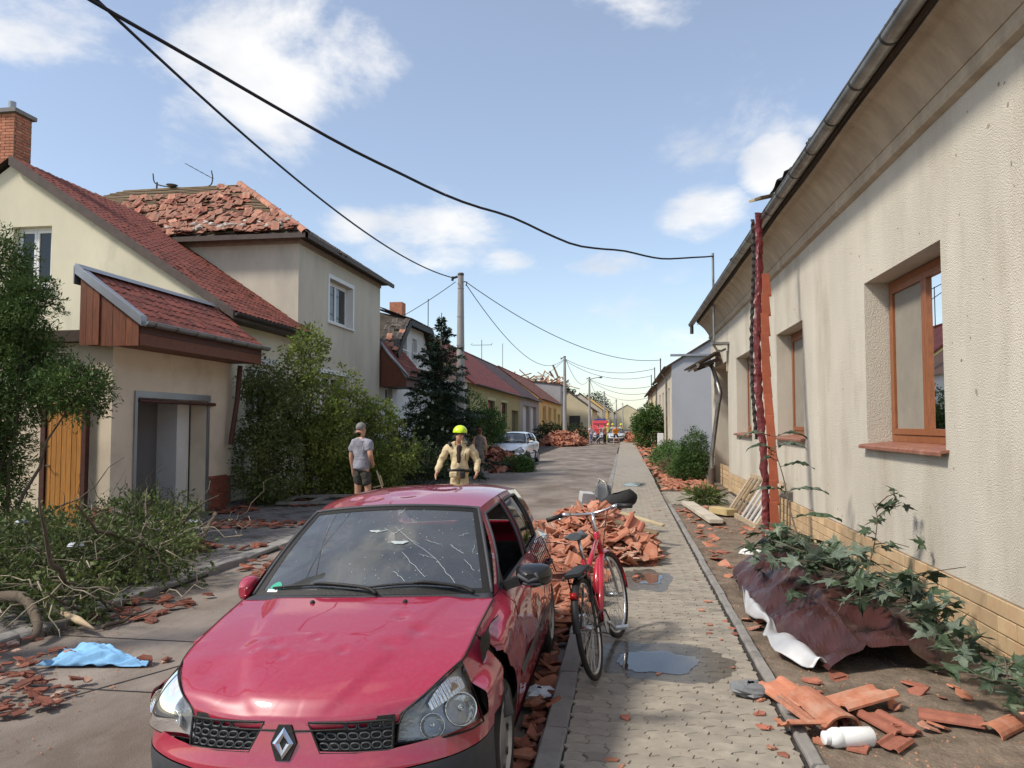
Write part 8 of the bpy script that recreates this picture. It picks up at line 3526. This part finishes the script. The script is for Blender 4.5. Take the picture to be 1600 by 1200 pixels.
for (z_, sx, ln) in ((1.66, -1, .46), (1.66, 1, .42), (1.42, -1, .36), (1.45, 1, .40), (1.22, 1, .42), (.98, -1, .46), (.98, 1, .52), (.75, 1, .6), (1.28, -1, .2)):
    t_ = (z_ - .45) / 1.33
    b = crom([V(1.95, 8.9, .45), V(1.88, 9.2, .85), V(1.86, 9.5, 1.25), V(1.80, 9.7, 1.6), V(1.84, 9.9, 1.78)], t_)
    mb = MB()

    def drp(u, v):
        w_ = .055 * math.sin(PI * min(1, .1 + v)) ** .7 * (1 + 1.3 * mnoise.noise((v * 11, sx + z_ * 7, u * 3)))
        return b + V(sx * (.05 + ln * .8 * v), -.04 * v + (u - .5) * w_ * 2.2, .10 * math.sin(PI * v * .8) - .10 * v * v + .05 * abs(u - .5) + .03 * mnoise.noise((v * 6, u * 3, z_ * 5)) - .25 * abs(u - .5) * math.sin(PI * v) * .5)
    mb.grid(drp, 4, 12)
    mb.tube([b, b + V(sx * .06, 0, .01)], .004, 5)
    mb.build('wilted_leaf', m_map if rr.random() < .7 else m_map2, up1, smooth=False)

# ---- leaning slatted shutter, plank, box by the wall
sf_ = thing('slatted_frame', 'weathered slatted wooden frame leaning against the stucco wall', 'frame', (2.1, 14.6, .12))
a0, a1 = V(1.98, 15.6, .13), V(2.15, 13.3, .13)
dl = (a1 - a0).normalized()
upv = V(.55, .15, .80).normalized()
hh = .92
LN = (a1 - a0).length


def fpt(s, t, n=0.0):
    nn = dl.cross(upv).normalized()
    return a0 + dl * (s * LN) + upv * (t * hh) + nn * n


for (p, q_) in (((0, .04), (1, .04)), ((0, .96), (1, .96)), ((.025, 0), (.025, 1)), ((.975, 0), (.975, 1))):
    mb = MB()
    mb.beam(fpt(*p), fpt(*q_), .05, .10, up=(0, 0, 1) if p[1] == q_[1] else dl)
    mb.build('rail', M('weathered_wood', (.40, .31, .21), .9, var=.3, scale=8, bump=.3, stretch=(3, 3, 3)), sf_)
for k in range(7):
    s_ = .12 + k * .127
    mb = MB()
    mb.beam(fpt(s_, .06, .01), fpt(s_, .94, .01), .02, .115, up=dl)
    mb.build('slat', M('grey_slat', (.42, .41, .39), .85, var=.15, rndv=.12) if k > 2 else m_batten, sf_)
mb = MB()
mb.beam((1.33, 16.9, .19), (1.56, 13.7, .20), .24, .07)
tag(mb.build('plank', M('pale_plank', (.46, .41, .33), .9, var=.2, scale=3, bump=.3), bevel=.006, origin=(1.4, 15, .15)), 'thick pale plank lying on the soil strip beside the kerb', 'plank')
mb = MB()
mb.beam((1.72, 15.5, .21), (1.98, 14.9, .22), .22, .12)
tag(mb.build('timber_offcut', M('yellow_wood', (.46, .35, .17), .85, var=.2), bevel=.008, origin=(1.8, 15.2, .2)), 'short yellowish timber offcut next to the pale plank', 'timber')
mb = MB()
mb.box((-.02, -.02, 0), (.02, .02, .42), Matrix.Translation((1.76, 10.4, .1)) @ Euler((.1, .15, 0)).to_matrix().to_4x4())
tag(mb.build('wooden_stake', M('weathered_wood', (0, 0, 0)), origin=(1.76, 10.4, .1)), 'short wooden stake standing in the soil left of the hanging strip', 'stake')

# ---- rubble further along the right beds and the left of the street


def bed_h(x, y):
    return .10 + .12 * max(0, mnoise.noise((x * 1.2, y * .5, 4)) + .25)


heap('garden_rubble', 'red tile rubble strewn over the bed left of the round bush', (1.6, 23, 0), lambda x, y: bed_h(x, y) if x > 1.05 + .1 * mnoise.noise((y, 0, 0)) and mnoise.noise((x * .9, y * .6, 8)) > -.2 else None, (1.05, 2.5, 20.8, 31), 260, SH + BIG, 12, nstuff=300, tilt=.35)
heap('far_bed_rubble', 'tile rubble along the far garden bed', (1.8, 42, 0), lambda x, y: bed_h(x, y) if mnoise.noise((x * .5, y * .3, 8)) > .0 else None, (1.0, 2.6, 31, 70), 120, BIG, 13, nstuff=200, scale=(1, 1.8))


def cone(cx, cy, rx, ry, h_):
    def f_(x, y):
        d = ((x - cx) / rx) ** 2 + ((y - cy) / ry) ** 2
        return None if d > 1 else h_ * (1 - d) ** .8 + .02
    return f_


heap('car_side_heap', 'red tile heap before the crashed white car', (-5.2, 31, 0), cone(-5.2, 31.2, 1.0, 2.2, .75), (-6.3, -4.1, 29, 33.5), 220, SHD + BIG, 14, nstuff=200, scale=(1.1, 1.8), tilt=.6)
heap('pole_heap', 'heap of red tiles at the foot of the second pole', (-4.9, 68, 0), cone(-5.2, 66, 1.9, 4.0, 1.0), (-7.2, -3.2, 61, 71), 180, BIG, 15, nstuff=250, scale=(1.8, 3), tilt=.6)
heap('far_left_heap', 'long low tile heap left of the people far down the street', (-4, 82, 0), cone(-4.6, 84, 1.2, 10, 1.0), (-6, -3, 74, 95), 90, BIG, 16, nstuff=250, scale=(2, 3.5), tilt=.6)
heap('far_right_heap', 'tile rubble on the far right kerb near the silver car', (.6, 84, 0), cone(.9, 84, 1.3, 12, .7), (-.6, 2.2, 72, 96), 90, BIG, 17, nstuff=250, scale=(1.6, 3), tilt=.6)
heap('left_near_heap', 'broken red tiles in the left gutter in front of the blue cloth', (-4.6, 5.2, 0), lambda x, y: (.02 + .10 * max(0, 1 - abs(x + 4.9) / 1.3)) if mnoise.noise((x * 1.6, y * 1.6, 3)) > -.28 - (x + 5) * -.25 else None, (-5.6, -3.4, 4.35, 5.75), 150, SHD[:6] + DUST[:2], 18, nstuff=90, tilt=.15, scale=(.3, .65))
heap('forecourt_shards', 'dull red tile shards strewn over the dark garage forecourt', (-7, 14, 0), lambda x, y: .062 if mnoise.noise((x * .8, y * .8, 9)) > .12 else None, (-8.7, -5.3, 10, 19.5), 190, SHD, 19, nstuff=250, tilt=.15, scale=(.6, 1.1))
heap('gutter_shards', 'dull red tile shards along the left kerb of the road', (-4.9, 10, 0), lambda x, y: .012 if mnoise.noise((x * 1.1, y * .9, 2)) > .0 else None, (-5.1, -4.4, 6.8, 22), 120, SHD, 20, nstuff=120, tilt=.15, scale=(.5, 1.0))
heap('kerb_shards', 'tile pieces lying in the gutter between the crimson car and the kerb', (-.55, 6, 0), lambda x, y: .02 + .06 * max(0, mnoise.noise((x * 3, y * 2, 1))), (-.62, -.49, 3.6, 8.5), 90, SHD + SH[:6], 21, tilt=.3, scale=(.6, 1.1))
wr_ = random.Random(5)
wk = thing('wreckage', 'mangled bumper and frame parts in front of the crashed white car', 'wreckage', (-4.6, 31.8, .1))
for k in range(16):
    p = V(-5.0 + wr_.gauss(0, .4), 33.2 + wr_.gauss(0, .5), .12 + abs(wr_.gauss(0, .25)))
    q_ = p + V(wr_.gauss(0, .4), wr_.gauss(0, .4), wr_.gauss(0, .25))
    q_.z = max(q_.z, .06)
    m_ = (p + q_) / 2 + V(wr_.gauss(0, .15), 0, abs(wr_.gauss(0, .12)))
    mb = MB()
    mb.tube([crom([p, m_, q_], i_ / 8) for i_ in range(9)], wr_.uniform(.02, .06), 6)
    mb.build('bent_part', (m_zincd, m_zinc, m_wht, m_blk)[k % 4], wk, smooth=True)

# ---- left: blue cloth, torn branches, wooden frame, scraps
def cloth(u, v):
    x = -4.48 + .80 * u
    y = 5.40 + (.38 - .28 * u ** 2) * v + .10 * u
    z = .03 + .10 * math.exp(-((u - .42) / .3) ** 2) * math.sin(PI * v) ** .6 + .06 * abs(mnoise.noise((u * 5 + v, v * 5, 2))) + .05 * abs((u * 3.1 + v * 1.7) % 1 - .5) * math.sin(PI * v) + .035 * abs((u * 5.3 - v * 3.1) % 1 - .5) - .02
    return V(x + .06 * math.sin(v * 5), y, max(.028, z))


mb = MB()
mb.grid(cloth, 60, 40)
tag(mb.build('blue_cloth', M('blue_cloth', (.20, .42, .66), .8, var=.12, scale=5, bump=.5, bscale=14, bdist=.02), smooth=True, thick=.004), 'crumpled light blue cloth lying in the left gutter', 'cloth')
m_pile = leafM('cut_leaf', (.08, .11, .032), (.15, .19, .055), trans=.25)
m_pile2 = leafM('dull_leaf', (.06, .075, .03), (.10, .11, .05), trans=.2)
bp_ = thing('branch_pile', 'large tangle of torn green branches at the left roadside', 'branches', (-6.2, 8.2, 0))
blb = [((-5.65, 7.0, .25), (.65, .7, .36)), ((-6.2, 7.6, .40), (.9, .9, .5)), ((-6.9, 8.5, .38), (1.0, 1.0, .5)), ((-5.6, 8.3, .35), (.8, .8, .42)), ((-7.6, 9.2, .25), (.9, .9, .4)), ((-6.3, 9.6, .45), (.7, .8, .5)), ((-5.2, 6.6, .2), (.4, .4, .22)), ((-6.6, 6.9, .35), (.8, .7, .45))]
P_, D = blob_points(blb, 2300, 61, .22, 2.0, .3)
P_, D = sprays(P_, D, 7, .16, 62)
P_[:, 2] = np.maximum(P_[:, 2], .03)
link('leaves', leaf_mesh('leaves', P_ - np.array([-6.2, 8.2, 0]), .062, m_pile, .5, .4, 63, dirs=D), bp_)
P_, D = blob_points(blb, 1500, 65, .25, 2.4, .2)
P_, D = sprays(P_, D, 6, .2, 66)
P_[:, 2] = np.maximum(P_[:, 2], .03)
link('dull_leaves', leaf_mesh('dull_leaves', P_ - np.array([-6.2, 8.2, 0]), .06, m_pile2, .3, .4, 67, dirs=D), bp_)
rr = random.Random(31)
for kind, n, mt, rad in (('twig', 165, m_twig, (.003, .010)), ('limb', 26, m_bark, (.012, .035))):
    for k in range(n):
        bl = rr.choice(blb)
        c = V(*bl[0])
        p = c + V(rr.gauss(0, bl[1][0] * .7), rr.gauss(0, bl[1][1] * .7), rr.uniform(-.2, .25))
        ln = rr.uniform(.3, .9) if kind == 'twig' else rr.uniform(.6, 1.6)
        d = V(rr.gauss(0, 1), rr.gauss(0, 1), rr.gauss(.15, .4)).normalized()
        pts = []
        for i_ in range(7):
            q_ = p + d * (ln * i_ / 6) + V(rr.gauss(0, .03), rr.gauss(0, .03), rr.gauss(0, .03))
            q_.z = max(.03, q_.z)
            pts.append(q_)
        r1 = rr.uniform(*rad)
        mb = MB()
        mb.tube(pts, [r1 * (1 - .75 * i_ / 6) for i_ in range(7)], 5)
        mb.build(kind, mt, bp_, smooth=True)
# the bare dry branch standing out of the pile towards the garage, with pale torn wood
db = thing('dry_branch', 'bare dry branch with pale torn twigs standing out of the pile before the garage', 'branch', (-7.1, 10.4, .1))
for k in range(46):
    p = V(-7.2 + rr.gauss(0, .55), 10.5 + rr.gauss(0, .6), .1 + abs(rr.gauss(0, .25)))
    d = V(rr.gauss(.1, .6), rr.gauss(0, .5), abs(rr.gauss(.5, .4)) + .1).normalized()
    ln = rr.uniform(.35, 1.0)
    pts = [p + d * (ln * i_ / 6) + V(rr.gauss(0, .03), rr.gauss(0, .03), rr.gauss(0, .02)) for i_ in range(7)]
    mb = MB()
    mb.tube(pts, [.012 * (1 - .8 * i_ / 6) for i_ in range(7)], 5)
    mb.build('twig', m_twig if k % 2 else m_bark, db, smooth=True)
P_, D = blob_points([((-7.1, 10.5, .5), (.75, .8, .45))], 420, 71, .2, 2, .2)
P_, D = sprays(P_, D, 4, .14, 72)
link('leaves', leaf_mesh('leaves', P_ - np.array([-7.1, 10.4, .1]), .05, m_pile2, .35, .4, 73, dirs=D), db)
lg = thing('split_log', 'thick split limb with pale torn wood under the left branches', 'log', (-5.2, 6.2, .1))
mb = MB()
mb.tube([crom([(-5.9, 6.5, .25), (-5.4, 6.35, .30), (-5.05, 6.1, .14), (-4.95, 5.95, .06)], i_ / 10) for i_ in range(11)], [.06 - .003 * i_ for i_ in range(11)], 9)
mb.build('bark', m_bark, lg, smooth=True)
mb = MB()
mb.tube([(-5.1, 6.45, .16), (-4.85, 6.35, .12), (-4.62, 6.25, .08)], [.02, .035, .006], 7)
mb.build('torn_wood', M('pale_heartwood', (.50, .38, .24), .85, var=.25), lg, smooth=True)
for k, (x, y, z, s_, c, lb) in enumerate(((-5.75, 7.45, .60, .06, (.5, .5, .55), 'pale scrap of plastic caught in the branch pile'), (-6.6, 7.7, .80, .05, (.35, .37, .42), 'grey plastic cup in the branch pile'), (-7.7, 13.0, .09, .13, (.8, .8, .8), 'white crumpled bag on the garage forecourt'), (-7.3, 12.3, .08, .10, (.45, .46, .45), 'grey stone on the garage forecourt'),
                                          (-.57, 5.25, .06, .10, (.62, .66, .72), 'pale crumpled paper in the gutter beside the car'), (-3.05, 5.55, .05, .09, (.6, .6, .58), 'small white scrap near the headlamp'), (1.72, 10.9, .13, .14, (.62, .62, .58), 'whitish plaster lump on the soil strip'), (.80, 5.25, .16, .10, (.16, .165, .17), 'dark slate piece on the kerb edge'))):
    mb = MB()
    rr2 = random.Random(k)
    n1, n2 = 8, 6
    vs = []
    mb.grid(lambda u, v: V(x, y, z) + V(math.cos(u * 2 * PI) * math.sin(PI * (.06 + .88 * v)) * 1.3, math.sin(u * 2 * PI) * math.sin(PI * (.06 + .88 * v)), .45 * math.cos(PI * (.06 + .88 * v))) * s_ * (1 + .5 * mnoise.noise((math.cos(u * 2 * PI) * 2, math.sin(u * 2 * PI) * 2 + k * 7, v * 4))), 12, 8)
    tag(mb.build('scrap', M('scrap_%d' % k, c, .6, var=.15, bump=.4, bscale=30), origin=(x, y, z)), lb, 'scrap')
fm_ = thing('fallen_frame', 'grey wooden frame lying in front of the shrubs', 'frame', (-7.2, 17, .1))
for (p, q_) in (((-7.6, 16.2, .12), (-6.2, 16.5, .14)), ((-7.5, 17.0, .2), (-5.7, 17.3, .22)), ((-7.6, 16.2, .12), (-7.5, 17.0, .2)), ((-6.9, 16.35, .13), (-6.8, 17.1, .2)), ((-6.2, 16.5, .14), (-6.1, 17.2, .2))):
    mb = MB()
    mb.beam(p, q_, .10, .06)
    mb.build('rail', M('grey_timber', (.22, .205, .185), .9, var=.25, scale=6), fm_)
# far bicycle with the group
fb = thing('far_bicycle', 'bicycle held by the people far down the street', 'bicycle', (-2.4, 69.0, .02))
for (x, z) in ((-.5, .34), (.5, .34)):
    mb = MB()
    mb.tube([(x + .32 * math.cos(t), 0, z + .32 * math.sin(t)) for t in [k * 2 * PI / 20 for k in range(20)]], .025, 6, closed=True)
    mb.build('wheel', m_rubber, fb, local=True)
mb = MB()
for (p, q_) in (((-.5, 0, .34), (-.1, 0, .3)), ((-.1, 0, .3), (.35, 0, .8)), ((-.25, 0, .85), (.35, 0, .8)), ((-.25, 0, .85), (-.1, 0, .3)), ((-.25, 0, .85), (-.5, 0, .34)), ((.33, 0, 1.0), (.5, 0, .34)), ((.2, 0, 1.02), (.42, 0, 1.0))):
    mb.tube([p, q_], .02, 6)
mb.build('frame', m_zinc, fb, local=True)
mb = MB()
mb.box((2.0, 47, .1), (2.35, 47.5, 1.3))
tag(mb.build('meter_box', m_whitewall, bevel=.02, origin=(2.2, 47, .1)), 'small pale meter box at the corner of the grey gabled house', 'box')
bn = thing('wheelie_bin', 'dark wheelie bin behind the crashed white car', 'bin', (-7.3, 56, .05))
mb = MB()
mb.prism([(-.45, -.4, 0), (.45, -.4, 0), (.55, -.45, 1.1), (-.55, -.45, 1.1)], (0, 0, 0), (0, .85, 0))
mb.build('tub', m_plastic, bn, local=True, fixn=True, bevel=.04)
mb = MB()
mb.box((-.58, -.5, 1.105), (.58, .45, 1.22))
mb.build('lid', m_plastic, bn, local=True, bevel=.04)
